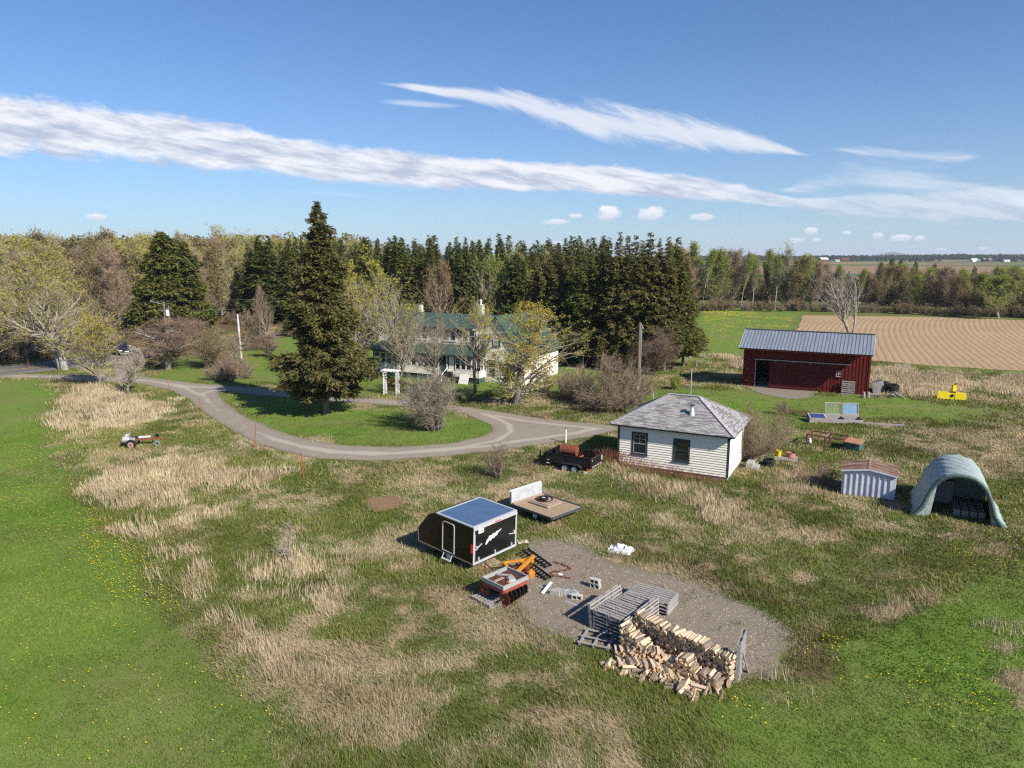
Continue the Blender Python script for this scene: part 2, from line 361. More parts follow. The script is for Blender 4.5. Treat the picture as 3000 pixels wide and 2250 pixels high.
# (photo outline, dryness, height of standing stalks, softness)
STRAW = [
 ([(165, 1250), (165, 1185), (215, 1140), (300, 1132), (420, 1160), (500, 1185), (470, 1225), (400, 1245), (330, 1240), (240, 1268)], 1.0, .9, 2.5),
 ([(275, 1450), (278, 1410), (315, 1370), (420, 1352), (500, 1340), (600, 1352), (700, 1370), (850, 1372), (870, 1405), (740, 1440), (620, 1455), (540, 1490), (420, 1492), (310, 1478)], .85, .75, 2),
 ([(388, 1560), (395, 1530), (430, 1530), (520, 1600), (600, 1680), (700, 1790), (820, 1890), (900, 1950), (1010, 2000), (980, 2040), (800, 1995), (720, 1915), (560, 1740), (460, 1650)], .95, .85, .8),
 ([(480, 1520), (560, 1495), (660, 1483), (690, 1500), (600, 1525), (500, 1560)], .8, .6, .8),
 ([(560, 1560), (800, 1500), (1000, 1560), (1060, 1680), (1020, 1800), (1150, 1900), (1330, 1900), (1400, 1800), (1200, 1700), (1150, 1560), (1000, 1480), (760, 1460), (600, 1500)], .45, .45, 3),
 ([(680, 1650), (860, 1600), (1000, 1640), (1050, 1740), (960, 1830), (800, 1790), (700, 1730)], .85, .6, 2),
 ([(800, 1900), (1200, 1780), (1500, 1790), (1700, 1960), (1900, 2060), (1900, 2250), (1800, 2500), (900, 2500), (1150, 2250), (1000, 2060)], .55, .22, 3),
 ([(1050, 1350), (1500, 1330), (1600, 1380), (1480, 1420), (1350, 1420), (1250, 1520), (1000, 1480), (900, 1420)], .55, .12, 3),
 ([(1100, 1560), (1250, 1560), (1270, 1680), (1400, 1760), (1300, 1800), (1120, 1740)], .6, .45, 1.5),
 ([(1560, 1380), (1680, 1395), (1700, 1420), (1560, 1420)], .8, .4, 1),
 ([(1600, 1440), (1700, 1440), (1760, 1480), (1660, 1470)], .8, .2, 1),
 ([(1780, 1380), (1900, 1400), (2150, 1440), (2200, 1490), (2180, 1560), (2030, 1530), (1860, 1460)], .85, .65, 1.5),
 ([(2180, 1380), (2330, 1350), (2440, 1400), (2450, 1440), (2300, 1460), (2190, 1440)], .7, .5, 1.5),
 ([(1700, 1560), (1900, 1580), (2000, 1640), (1860, 1640), (1700, 1590)], .6, .25, 1.5),
 ([(1950, 1580), (2200, 1560), (2300, 1620), (2260, 1700), (2050, 1660)], .7, .4, 2),
 ([(2280, 1550), (2330, 1530), (2420, 1560), (2560, 1530), (2640, 1545), (2560, 1580), (2450, 1600), (2340, 1600)], 1.0, .12, .7),
 ([(2350, 1600), (2700, 1640), (2760, 1700), (2600, 1740), (2400, 1680)], .5, .2, 2),
 ([(2520, 1780), (2640, 1760), (2800, 1720), (2810, 1760), (2680, 1800), (2560, 1805)], .85, .6, .8),
 ([(2640, 1560), (2760, 1600), (2980, 1600), (2960, 1640), (2860, 1640), (2700, 1600)], .4, .3, 1),
 ([(2880, 1900), (2960, 1800), (3100, 1760), (3200, 2150), (3000, 2100), (2890, 1990)], .7, .5, 1.2),
 ([(2200, 1930), (2330, 1980), (2400, 2060), (2260, 2060)], .7, .5, 1.2),
 ([(2350, 1290), (2500, 1262), (2620, 1235), (2780, 1250), (2920, 1285), (2900, 1330), (2700, 1370), (2560, 1360), (2440, 1320)], .75, .3, 2.5),
 ([(2660, 1320), (2800, 1290), (3100, 1270), (3200, 1400), (3000, 1390), (2860, 1390)], 1.0, .15, 2),
 ([(2560, 1075), (2660, 1080), (2800, 1105), (2860, 1135), (2840, 1150), (2680, 1165), (2590, 1150), (2560, 1120)], .9, .9, 2),
 ([(2870, 1100), (3100, 1100), (3200, 1180), (3000, 1170), (2880, 1150)], .8, .5, 3),
 ([(2150, 1055), (2100, 1045), (2170, 1040), (2184, 1060), (2184, 1080), (2160, 1085)], .9, .8, 2),
 ([(2980, 1190), (3100, 1190), (3200, 1290), (3040, 1270)], .9, .5, 2),
 ([(310, 1335), (430, 1318), (580, 1298), (585, 1315), (450, 1335), (330, 1350)], .8, .1, .8),
  ([(1370, 1190), (1500, 1212), (1640, 1238), (1820, 1252), (1820, 1230), (1600, 1205), (1450, 1185)], .5, .0, 2),
 ([(930, 1185), (1100, 1190), (1180, 1205), (1100, 1215), (960, 1205)], .5, 0, 2),
 ([(1240, 1035), (1560, 1060), (1500, 1090)], .0, 0, 2),
 ([(560, 960), (720, 945), (860, 955), (860, 970), (700, 985), (600, 995)], .7, .3, 3),
 ([(1550, 1030), (2060, 1030), (2100, 1050), (1990, 1060), (1560, 1050)], .6, .4, 3),
]
STRAW = [(WP(p), d, t, w) for p, d, t, w in STRAW]
# where the turf is lush mown lawn
LAWN = [(WP(p), w) for p, w in [
 ([(410, 1125), (600, 1000), (900, 985), (1800, 1010), (2080, 1000), (2330, 905), (2050, 890), (2040, 1050), (1960, 1090), (1840, 1100), (1840, 1230), (2180, 1260), (2400, 1200), (2260, 1300), (2300, 1215), (2850, 1235), (2900, 1190), (2200, 1140), (1500, 1150), (1200, 1160), (700, 1120)], 6),
 ([(640, 1150), (1440, 1230), (1440, 1290), (1150, 1312), (760, 1250)], 3),
 ([(-900, 1115), (150, 1115), (140, 1260), (400, 1700), (900, 2250), (600, 2600), (-900, 2600)], 3),
 ([(2120, 2060), (2600, 1850), (3000, 1650), (3300, 1700), (3200, 2500), (2100, 2500)], 4),
 ([(100, 870), (420, 900), (400, 985), (150, 1000)], 8),
 ([(2600, 1060), (3300, 1130), (3300, 1110), (2600, 1045)], 3),
 ([(2040, 900), (2345, 905), (2330, 975), (2180, 1040), (2000, 1050)], 4)]]
LITTER = [(WP(p), w) for p, w in [
 ([(1600, 1160), (1720, 1150), (1830, 1190), (1840, 1215), (1700, 1205), (1610, 1180)], 2.5),
 ([(1350, 1195), (1540, 1205), (1640, 1225), (1620, 1235), (1480, 1215)], 2),
 ([(60, 985), (420, 990), (420, 1015), (100, 1055), (0, 1070), (-300, 1060)], 5),
 ([(560, 940), (760, 925), (860, 950), (700, 970), (600, 985)], 5),
 ([(2290, 1195), (2420, 1212), (2520, 1238), (2500, 1246), (2400, 1230), (2300, 1210)], 1.2),
 ([(2420, 1285), (2700, 1300), (2780, 1340), (2620, 1350), (2460, 1310)], 3),
 ([(880, 1690), (960, 1690), (950, 1740), (860, 1735)], 1.2),
 ([(1480, 1790), (1520, 1650), (1560, 1600), (1600, 1600), (1600, 1850), (1700, 1900), (1620, 1900)], 2),
 ([(2280, 1820), (2400, 1850), (2480, 1950), (2400, 2010), (2250, 2000)], 2.5),
 ([(1700, 1580), (2000, 1680), (2250, 1780), (2300, 1760), (2000, 1640), (1760, 1560)], 1.5)]]
FRESH = [(WP(p), w) for p, w in [([(430, 1130), (560, 1190), (700, 1290), (870, 1350), (800, 1375), (640, 1325), (480, 1300), (300, 1300), (140, 1260), (300, 1252), (470, 1235), (510, 1190)], 2),
 ([(1650, 1400), (1900, 1470), (2200, 1570), (2640, 1570), (2980, 1630), (2850, 1790), (2560, 1850), (2350, 1790), (2000, 1640), (1750, 1540), (1600, 1450)], 3), ([(1700, 1960), (2300, 2050), (2500, 1850), (2600, 2250), (2000, 2500), (1650, 2250)], 4),
 ([(2180, 1380), (2240, 1260), (2340, 1330), (2600, 1400), (2650, 1500), (2440, 1440)], 2), ([(800, 1380), (1050, 1360), (1250, 1450), (1200, 1560), (900, 1470), (640, 1480)], 3)]]
def zones(x, y):
    x = np.asarray(x, float); y = np.asarray(y, float)
    n1 = fbm(x, y, 3.0, 11, 4); n2 = fbm(x, y, .9, 15, 3); n3 = fbm(x, y, 8, 21, 3)
    jx = x + (fbm(x, y, 2.2, 31, 3) - .5) * 3.0 * np.clip(y / 40, .5, 2.5); jy = y + (fbm(x, y, 2.2, 41, 3) - .5) * 3.0 * np.clip(y / 40, .5, 2.5)
    dry = np.zeros_like(x); tall = np.zeros_like(x)
    for p, d, t, w in STRAW:
        P = np.array(p); m = (x > P[:, 0].min() - 5) & (x < P[:, 0].max() + 5) & (y > P[:, 1].min() - 5) & (y < P[:, 1].max() + 5)
        if not m.any(): continue
        k = soft(jx[m], jy[m], p, w); kk = k * d
        up = kk > dry[m]; dm = dry[m]; tm = tall[m]; dm[up] = kk[up]; tm[up] = (t * k)[up]; dry[m] = dm; tall[m] = tm
    lawn = np.zeros_like(x)
    for p, w in LAWN: lawn = np.maximum(lawn, soft(jx, jy, p, w))
    lit = np.zeros_like(x)
    for p, w in LITTER: lit = np.maximum(lit, soft(jx, jy, p, w))
    fr = np.zeros_like(x)
    for p, w in FRESH: fr = np.maximum(fr, soft(jx, jy, p, w))
    # rough meadow everywhere else: patches of last year's straw in the new grass
    rough = (1 - lawn) * np.clip(.30 + (n1 - .5) * 1.9 + (n2 - .5) * 1.6 - .22 * fr, 0, .72) * np.clip((150 - y) / 60, 0, 1)
    dry = np.maximum(dry * np.clip(-.18 + 1.75 * n1 + (n2 - .5) * 2.2, .0, 1.05), rough)
    dry = np.maximum(dry, lawn * np.clip((n3 - .58) * 2.4 + (n2 - .5) * .6, 0, .3) * (y < 70))
    return np.clip(dry, 0, 1), tall, lawn, lit
# ---------------------------------------------------------------- ground materials
def m_ground():
    n = NT('turf', .95, .1)
    dry = n.attr('dry'); lawn = n.attr('lawn'); lit = n.attr('litter'); far = n.attr('far')
    a = n.noise(7, 8, .72); b = n.noise(.9, 5, .6); c = n.noise(28, 3, .6); big = n.noise(.16, 4, .6)
    gr = n.mix(n.rng(b, .35, .68), (.135, .155, .040), (.095, .125, .030))
    ln = n.mix(n.rng(b, .3, .7), (.100, .180, .024), (.150, .225, .036))
    ln = n.mix(n.rng(big, .42, .62, 0, .8), ln, (.165, .175, .055))
    g = n.mix(lawn, gr, ln)
    g = n.mix(n.rng(a, .52, .75, 0, .6), g, (.035, .06, .014)); g = n.mix(n.rng(c, .5, .75, 0, .45), g, (.16, .19, .055))
    st = n.mix(n.rng(a, .35, .68), (.46, .365, .22), (.25, .18, .105)); st = n.mix(n.rng(b, .4, .7, 0, .5), st, (.34, .25, .165))
    th = n.math('ADD', dry, n.math('MULTIPLY', n.math('SUBTRACT', a, .5), 1.3)); th = n.rng(th, .30, .62)
    cc = n.mix(th, g, st)
    lt = n.mix(n.rng(a, .4, .6), (.17, .095, .055), (.085, .075, .035))
    lf = n.rng(n.math('ADD', lit, n.math('MULTIPLY', n.math('SUBTRACT', a, .5), 1.4)), .45, .75)
    cc = n.mix(lf, cc, lt)
    # far farmland: a quilt of fields
    v = n.N.new('ShaderNodeTexVoronoi'); n.L.new(n.vmul(n.obj, (.0022, .0042, 1), .5), v.inputs['Vector']); v.inputs['Scale'].default_value = 1
    cr = n.N.new('ShaderNodeValToRGB'); cr.color_ramp.interpolation = 'CONSTANT'
    sep = n.N.new('ShaderNodeSeparateColor'); n.L.new(v.outputs['Color'], sep.inputs[0]); n.L.new(sep.outputs[0], cr.inputs[0])
    e = cr.color_ramp.elements; e[0].position = 0; e[0].color = (.05, .15, .045, 1); e[1].position = .3; e[1].color = (.25, .17, .10, 1)
    for p_, q_ in ((.5, (.10, .14, .05, 1)), (.68, (.22, .15, .09, 1)), (.82, (.04, .12, .05, 1))):
        k = e.new(p_); k.color = q_
    cc = n.mix(far, cc, cr.outputs[0])
    n.col(cc).bump(n.math('ADD', a, c), .5, .05); return n.m
def m_gravel(name, base=(.27, .235, .195), tracks=False):
    n = NT(name, .95, .15); a = n.noise(22, 6, .75); b = n.noise(.7, 5, .6); c = n.noise(5, 5, .7)
    v = n.N.new('ShaderNodeTexVoronoi'); n.L.new(n.obj, v.inputs['Vector']); v.inputs['Scale'].default_value = 16
    cc = n.mix(n.rng(a, .38, .64), tuple(x * 1.25 for x in base), tuple(x * .62 for x in base))
    cc = n.mix(n.rng(b, .45, .7, 0, .55), cc, (.21, .165, .12)); cc = n.mix(n.rng(c, .6, .75, 0, .5), cc, (.15, .125, .10))
    sp = n.N.new('ShaderNodeSeparateColor'); n.L.new(v.outputs['Color'], sp.inputs[0]); cc = n.mix(n.rng(sp.outputs[0], .8, 1, 0, .45), cc, (.37, .335, .28))
    if tracks:
        e = n.attr('edge')                       # 0 at the rim, 1 well inside
        w = n.rng(n.math('ADD', e, n.math('MULTIPLY', n.math('SUBTRACT', c, .5), .9)), .0, .35); cc = n.mix(n.math('MULTIPLY', n.math('SUBTRACT', 1, w), .65), cc, (.155, .14, .07))
        t = n.attr('rut'); tt = n.rng(n.math('ADD', t, n.math('MULTIPLY', n.math('SUBTRACT', b, .5), .8)), .35, .75, 0, .75); cc = n.mix(tt, cc, (.41, .365, .305))
    n.col(cc).bump(n.math('ADD', a, v.outputs['Distance']), .5, .02); return n.m
def m_field():
    n = NT('tilled_soil', .95, .1); f = n.attr('furrow'); a = n.noise(1.6, 8, .75); b = n.noise(.08, 4, .6); c = n.noise(6, 4, .7)
    w = n.math('SINE', n.math('MULTIPLY', n.math('ADD', f, n.math('MULTIPLY', n.math('SUBTRACT', n.noise(.35, 6, .7), .5), .9)), 2 * pi / .92))
    w = n.math('ADD', n.math('MULTIPLY', w, .5), .5)
    w = n.math('POWER', w, 2.2)
    r = n.rng(n.math('ADD', n.math('MULTIPLY', w, n.rng(b, .3, .7, .25, .8)), n.math('MULTIPLY', n.math('SUBTRACT', a, .5), 3.0)), .1, 1.25)
    cc = n.mix(r, (.355, .25, .148), (.20, .13, .07)); cc = n.mix(n.rng(b, .4, .65, 0, .5), cc, (.42, .30, .17)); cc = n.mix(n.rng(c, .62, .8, 0, .5), cc, (.5, .4, .25))
    n.col(cc).bump(n.math('SUBTRACT', a, n.math('MULTIPLY', w, .5)), .5, .14); return n.m
# ---------------------------------------------------------------- the ground sheet
def axis(lo, hi, near, step, grow):
    out = [0.0]; s = step
    while out[-1] < hi:
        if out[-1] > near: s *= grow
        out.append(out[-1] + s)
    neg = [0.0]; s = step
    while neg[-1] < -lo:
        if neg[-1] > near: s *= grow
        neg.append(neg[-1] + s)
    return np.array([-v for v in neg[:0:-1]] + out)
def build_ground():
    xs = axis(-9000, 9000, 30, .22, 1.022); ys = axis(-400, 16000, 46, .2, 1.018)
    ys = ys[(ys > -400)]
    X, Y = np.meshgrid(xs, ys); x = X.ravel(); y = Y.ravel(); z = terr(x, y)
    nx, ny = len(xs), len(ys); i = np.arange(nx * ny).reshape(ny, nx)
    F = np.stack([i[:-1, :-1].ravel(), i[:-1, 1:].ravel(), i[1:, 1:].ravel(), i[1:, :-1].ravel()], 1)
    o = mesh_np('ground', np.stack([x, y, z], 1), [F], m_ground()); smooth(o)
    d, t, l, li = np.zeros_like(x), 0, np.ones_like(x) * .6, np.zeros_like(x)
    m = (np.abs(x) < 190) & (y > 0) & (y < 260); D, T, Lw, LI = zones(x[m], y[m]); d[m] = D; l[m] = Lw; li[m] = LI
    attr(o, 'dry', d); attr(o, 'lawn', l); attr(o, 'litter', li); attr(o, 'far', np.clip((y - 300) / 120, 0, 1))
    tag(o, kind='structure'); return o
build_ground()
def patch(name, outer, holes, res, dz, mat, jit=.12, jsc=1.0):
    P = np.array(outer); x0, y0 = P.min(0) - 1; x1, y1 = P.max(0) + 1
    nx = int((x1 - x0) / res) + 1; ny = int((y1 - y0) / res) + 1
    X, Y = np.meshgrid(x0 + np.arange(nx) * res, y0 + np.arange(ny) * res); x = X.ravel(); y = Y.ravel()
    def sd(x, y):
        s = psdf(x, y, outer)
        for h in holes: s = np.maximum(s, -psdf(x, y, h))
        return s + (fbm(x, y, jsc, 77, 4) - .5) * 2 * jit
    s = sd(x, y); e = .02
    i = np.arange(nx * ny).reshape(ny, nx)
    F = np.stack([i[:-1, :-1].ravel(), i[:-1, 1:].ravel(), i[1:, 1:].ravel(), i[1:, :-1].ravel()], 1)
    keep = (s[F] < 0).sum(1) >= 1; F = F[keep]
    used = np.zeros(len(x), bool); used[F.ravel()] = True
    mv = used & (s > 0)
    for _ in range(3):
        xx, yy = x[mv], y[mv]; g = sd(xx, yy); gx = (sd(xx + e, yy) - g) / e; gy = (sd(xx, yy + e) - g) / e; q = np.maximum(gx * gx + gy * gy, .3)
        st = np.clip(g, -res, res); x[mv] = xx - st * gx / q; y[mv] = yy - st * gy / q
    mp = -np.ones(len(x), int); mp[used] = np.arange(used.sum()); F = mp[F]; x, y, s = x[used], y[used], s[used]
    o = mesh_np(name, np.stack([x, y, terr(x, y) + dz], 1), [F], mat); smooth(o)
    tag(o, kind='structure'); return o, x, y, np.minimum(s, 0)
o, x, y, s = patch('driveway', DRIVE, [ISLAND], .3, .03, m_gravel('drive_gravel', (.275, .237, .193), True), .22, 1.6)
attr(o, 'edge', np.clip(-s / 1.2, 0, 1)); attr(o, 'rut', np.clip(1 - np.abs(np.abs(-s - 1.45) - .0) / .55, 0, 1))
o, x, y, s = patch('gravel_yard', YARD, [], .13, .02, m_gravel('yard_gravel', (.215, .178, .135), True), .8, 2.2)
attr(o, 'edge', np.clip(-s / 1.6, 0, 1)); attr(o, 'rut', np.zeros(len(x)))
patch('barn_apron', APRON, [], .25, .025, m_gravel('apron_gravel', (.22, .19, .155)), .15, 1.2)
o, x, y, s = patch('ploughed_field', FIELD, [], .7, .03, m_field(), .5, 3)
a = R(66.0); u = -(x - 40) * sin(a) + (y - 90) * cos(a); v = (x - 40) * cos(a) + (y - 90) * sin(a)
attr(o, 'furrow', u + .0032 * (v - 10) ** 2 * np.clip(x / 80, 0, 1.2) * .3)
patch('bare_soil', SOIL, [], .15, .02, simple('earth', (.26, .165, .095), .95, .1, 0, .35, 6, .5), .3, .8)
# ---------------------------------------------------------------- public road: asphalt, white edge lines, yellow centre line
ROADC = [G(*p) for p in [(-1500, 1168), (-700, 1128), (-300, 1106), (0, 1089), (163, 1070), (325, 1047), (464, 1031), (521, 1025), (657, 1003), (761, 986), (826, 978), (930, 968), (1100, 958)]]
def strip(name, off0, off1, dz, mat, n=160, end=1.0):
    P = np.array(ROADC); seg = np.concatenate([[0], np.cumsum(np.hypot(*np.diff(P, axis=0).T))]); t = np.linspace(0, seg[-1], n)
    cx = np.interp(t, seg, P[:, 0]); cy = np.interp(t, seg, P[:, 1]); k = np.ones(9) / 9
    cx[4:-4] = np.convolve(cx, k, 'valid'); cy[4:-4] = np.convolve(cy, k, 'valid')
    tx = np.gradient(cx); ty = np.gradient(cy); L = np.hypot(tx, ty); nx_, ny_ = -ty / L, tx / L
    offs = np.linspace(off0, off1, 2 if off1 - off0 < 1 else 7); V = []
    for q in offs: V.append(np.stack([cx + nx_ * q, cy + ny_ * q], 1))
    V = np.stack(V, 1).reshape(-1, 2); m = len(offs); i = np.arange(n * m).reshape(n, m)
    F = np.stack([i[:-1, :-1].ravel(), i[1:, :-1].ravel(), i[1:, 1:].ravel(), i[:-1, 1:].ravel()], 1)[:, ::-1]
    o = mesh_np(name, np.column_stack([V, terr(V[:, 0], V[:, 1]) + dz]), [F], mat); tag(o, kind='structure'); return o
strip('road', -3.3, 3.3, .06, simple('asphalt', (.15, .143, .135), .9, .2, 0, .2, .8, .3))
strip('road_shoulder', -4.1, 4.1, .045, MAT['drive_gravel'])
wl = simple('white_line', (.62, .61, .58), .8, .2, 0, .35, 2); yl = simple('yellow_line', (.6, .42, .08), .8, .2, 0, .3, 2)
strip('road_edge_line', -3.05, -2.93, .066, wl); strip('road_edge_line', 2.93, 3.05, .066, wl)
strip('road_centre_line', -.16, -.05, .066, yl); strip('road_centre_line', .05, .16, .066, yl)
# ---------------------------------------------------------------- vegetation materials
def blade_mat(name):
    n = NT(name, .9, .1); c = n.attr('Col', 'Color'); n.leafy(c, .3); return n.m
BLADE = blade_mat('grass_blades')
def leaf_mat(name, c1, c2, tr=.4, c3=None):
    n = NT(name, .8, .1); r = n.isl(); c = n.mix(r, c1, c2)
    if c3: c = n.mix(n.rng(r, .82, .86), c, c3)
    c = n.mix(n.rng(n.orand(), 0, 1, 0, .35), c, tuple(x * .62 for x in c1)); n.leafy(c, tr); return n.m
def bark_mat(name, c1, c2, sc=6):
    n = NT(name, .95, .1); a = n.noise(sc, 6, .7, n.vmul(n.obj, (1, 1, .25))); n.col(n.mix(n.rng(a, .38, .62), c1, c2)).bump(a, .6, .03); return n.m
def twig_mat(name, c1, c2):
    n = NT(name, .95, .1); c = n.mix(n.isl(), c1, c2); c = n.mix(n.rng(n.orand(), 0, 1, 0, .5), c, tuple(x * .6 for x in c2)); n.col(c); return n.m
SPR = leaf_mat('spruce_needles', (.100, .122, .034), (.17, .185, .046), .25, (.15, .115, .04))
SPRD = leaf_mat('dark_spruce_needles', (.080, .105, .032), (.135, .158, .042), .25, (.12, .105, .035))
SPRO = leaf_mat('olive_spruce_needles', (.120, .122, .044), (.19, .178, .062), .25, (.18, .125, .05))
YEL = leaf_mat('maple_flowers', (.50, .44, .06), (.36, .32, .06), .45, (.30, .17, .06))
YEL2 = leaf_mat('young_leaves', (.52, .47, .10), (.38, .36, .08), .45)
GRN = leaf_mat('fresh_leaves', (.32, .37, .06), (.22, .27, .05), .45)
OLV = leaf_mat('budding_leaves', (.30, .26, .09), (.20, .17, .07), .35)
RUS = leaf_mat('rusty_buds', (.34, .23, .095), (.24, .165, .075), .3)
PALEB = bark_mat('pale_bark', (.42, .40, .35), (.20, .18, .15))
GREYB = bark_mat('grey_bark', (.22, .20, .17), (.11, .095, .08))
DARKB = bark_mat('dark_bark', (.12, .10, .085), (.055, .045, .04))
TWG = twig_mat('grey_twigs', (.46, .40, .32), (.30, .25, .19))
TWB = twig_mat('brown_twigs', (.40, .30, .21), (.26, .19, .13))
TWR = twig_mat('reddish_twigs', (.34, .235, .17), (.20, .14, .105))
TWP = twig_mat('pale_twigs', (.50, .46, .40), (.30, .27, .23))
# ---------------------------------------------------------------- grass blades: real triangles, coarser with distance
RG = np.random.default_rng(5)
def inpoly_any(x, y, polys, marg=0.0):
    m = np.zeros(x.shape, bool)
    for p in polys: m |= psdf(x, y, p) < marg
    return m
KEEPOUT = []          # footprints (world polygons) where nothing grows; filled by placement constants
def foot(c, ax, w, d, y0=0.0):
    ex = np.array([cos(ax), sin(ax)]); ey = np.array([-sin(ax), cos(ax)]); c = np.array(c[:2])
    return [tuple(c), tuple(c + ex * w), tuple(c + ex * w + ey * d), tuple(c + ey * d)]
AX = R(-27.5)
SHED_C = (12.64, 40.01); BARN_C = (33.66, 65.87)
eX = np.array([cos(AX), sin(AX)]); eY = np.array([-sin(AX), cos(AX)])
SHED_O = np.array(SHED_C) - eX * 6.75; BARN_O = np.array(BARN_C) - eX * 11.5
KEEPOUT += [foot(SHED_O, AX, 6.75, 4.6), foot(BARN_O, AX, 11.5, 6.5)]
def sample_sector(n, d0, d1, pw=1.0):
    """points in the viewed sector and a margin either side, distance law pw"""
    u = RG.random(n); d = (d0 ** (2 - pw) + u * (d1 ** (2 - pw) - d0 ** (2 - pw))) ** (1 / (2 - pw))
    t = RG.uniform(-.80, .80, n); return t * d, d
def blades(name, x, y, h, w, lean, colr, nb, spread, label, cat, lie=0.0):
    """nb blades per tuft; every array per tuft"""
    n = len(x); rep = lambda a: np.repeat(a, nb, axis=0)
    X = rep(x) + RG.normal(0, 1, n * nb) * rep(spread); Y = rep(y) + RG.normal(0, 1, n * nb) * rep(spread)
    H = rep(h) * RG.uniform(.55, 1.15, n * nb); Wd = rep(w) * RG.uniform(.7, 1.3, n * nb)
    az = RG.uniform(0, 2 * pi, n * nb); ld = RG.uniform(0, 2 * pi, n * nb); la = rep(lean) * RG.uniform(.2, 1.3, n * nb)
    wind = rep((vnoise(x / 3, y / 3, 61) * 2 * pi)); 
    lx = np.cos(ld) * .6 + np.cos(wind) * .7; ly = np.sin(ld) * .6 + np.sin(wind) * .7
    Z = terr(X, Y); sx = np.cos(az) * Wd / 2; sy = np.sin(az) * Wd / 2
    c, s = np.cos(la), np.sin(la)
    V = np.empty((n * nb, 3, 3)); V[:, 0] = np.stack([X - sx, Y - sy, Z], 1); V[:, 1] = np.stack([X + sx, Y + sy, Z], 1)
    V[:, 2] = np.stack([X + lx * H * s, Y + ly * H * s, Z + H * c + .01], 1)
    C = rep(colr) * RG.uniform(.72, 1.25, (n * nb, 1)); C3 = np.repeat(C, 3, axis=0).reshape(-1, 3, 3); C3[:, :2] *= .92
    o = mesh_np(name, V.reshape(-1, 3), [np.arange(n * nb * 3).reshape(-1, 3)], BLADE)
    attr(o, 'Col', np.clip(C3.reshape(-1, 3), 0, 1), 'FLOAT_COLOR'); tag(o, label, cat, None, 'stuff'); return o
NOGROW = [YARD, FIELD, APRON, SOIL]
def grow_grass():
    global KEEPOUT
    x, y = sample_sector(190000, 14, 130, 1.25); j = RG.random(len(x))
    road = np.zeros(len(x), bool)
    for (ax, ay), (bx, by) in zip(ROADC[:-1], ROADC[1:]):
        ex, ey = bx - ax, by - ay; t = np.clip(((x - ax) * ex + (y - ay) * ey) / (ex * ex + ey * ey), 0, 1); road |= np.hypot(x - ax - ex * t, y - ay - ey * t) < 4.0
    jit = (fbm(x, y, 1.2, 90, 3) - .5) * .9
    dr = (psdf(x, y, DRIVE) < .12 + jit * .5) & ~(psdf(x, y, ISLAND) < -.1 - jit * .4)
    yd = psdf(x, y, YARD); no = road | dr | ((yd < -.1 + jit) & (j > .035)) | inpoly_any(x, y, [APRON, FIELD, SOIL], -.1) | inpoly_any(x, y, KEEPOUT, .02)
    keep = ~no; x, y = x[keep], y[keep]; d = np.hypot(x, y)
    dry, tall, lawn, lit = zones(x, y); n1 = fbm(x, y, 1.6, 71, 3); n2 = fbm(x, y, 5, 72, 3); r = RG.random(len(x))
    R2 = RG.random(len(x)); st = (R2 < np.clip(dry * 1.3 - .3, 0, .9)) & (tall > .45) & (dry > .45); low = ~st
    def mixc(t, a, b): t = np.clip(t, 0, 1)[:, None]; return np.array(a) * (1 - t) + np.array(b) * t
    # turf and meadow: every tuft somewhere between fresh green and last year's straw
    m = low & (RG.random(len(x)) < np.where(lawn > .5, np.clip((75 - d) / 40, 0, .9), np.clip((120 - d) / 55, 0, 1))); xx, yy, dd = x[m], y[m], d[m]; L = lawn[m][:, None]
    g = mixc(n2[m] * 2.4 - .7, (.105, .150, .026), (.185, .220, .050)); g = g * np.where(L > .5, np.array([.92, 1.16, .85]), np.array([1.05, .95, 1.05])); s_ = mixc(n1[m] * 2.2 - .6, (.62, .53, .335), (.37, .29, .175))
    k = np.clip(dry[m] * 1.15 + RG.normal(0, .24, len(xx)) - .04, 0, 1); k = np.where(lawn[m] > .5, k * .55, k); k = (k * k * (3 - 2 * k))[:, None]
    c = g * (1 - k) + s_ * k; c = c * (1 - .35 * lit[m][:, None]) * (.72 + .55 * n1[m][:, None])
    hh = np.where(lawn[m] > .5, .07, .12 + .15 * np.clip(n1[m] * 2 - .8, 0, 1)); k = k[:, 0]
    w = np.maximum(.012, .0011 * dd); dr_ = k > .5
    q = ~dr_; blades('meadow_grass', xx[q], yy[q], hh[q], w[q], np.full(q.sum(), .6), c[q], 7, (.09 + .0022 * dd)[q], 'fresh green meadow and lawn grass covering the farmyard ground', 'grass')
    q = dr_; blades('matted_grass', xx[q], yy[q], hh[q] * 1.4, w[q], np.full(q.sum(), 1.2), c[q], 8, (.11 + .0024 * dd)[q], 'flattened pale dead grass lying on the meadow', 'dry grass')
    m = st; xx, yy, dd = x[m], y[m], d[m]; T = np.clip(tall[m], .15, 1)
    c = mixc(n1[m] * 2.2 - .6, (.68, .58, .375), (.44, .345, .215)); c = c * (.8 + .4 * RG.random((len(xx), 1)))
    blades('dry_grass', xx, yy, .12 + .38 * T, np.maximum(.010, .00085 * dd), np.full(len(xx), .42), c, 11, .12 + .003 * dd, 'tall straw coloured dead grass standing in clumps on the meadow', 'dry grass')
grow_grass()
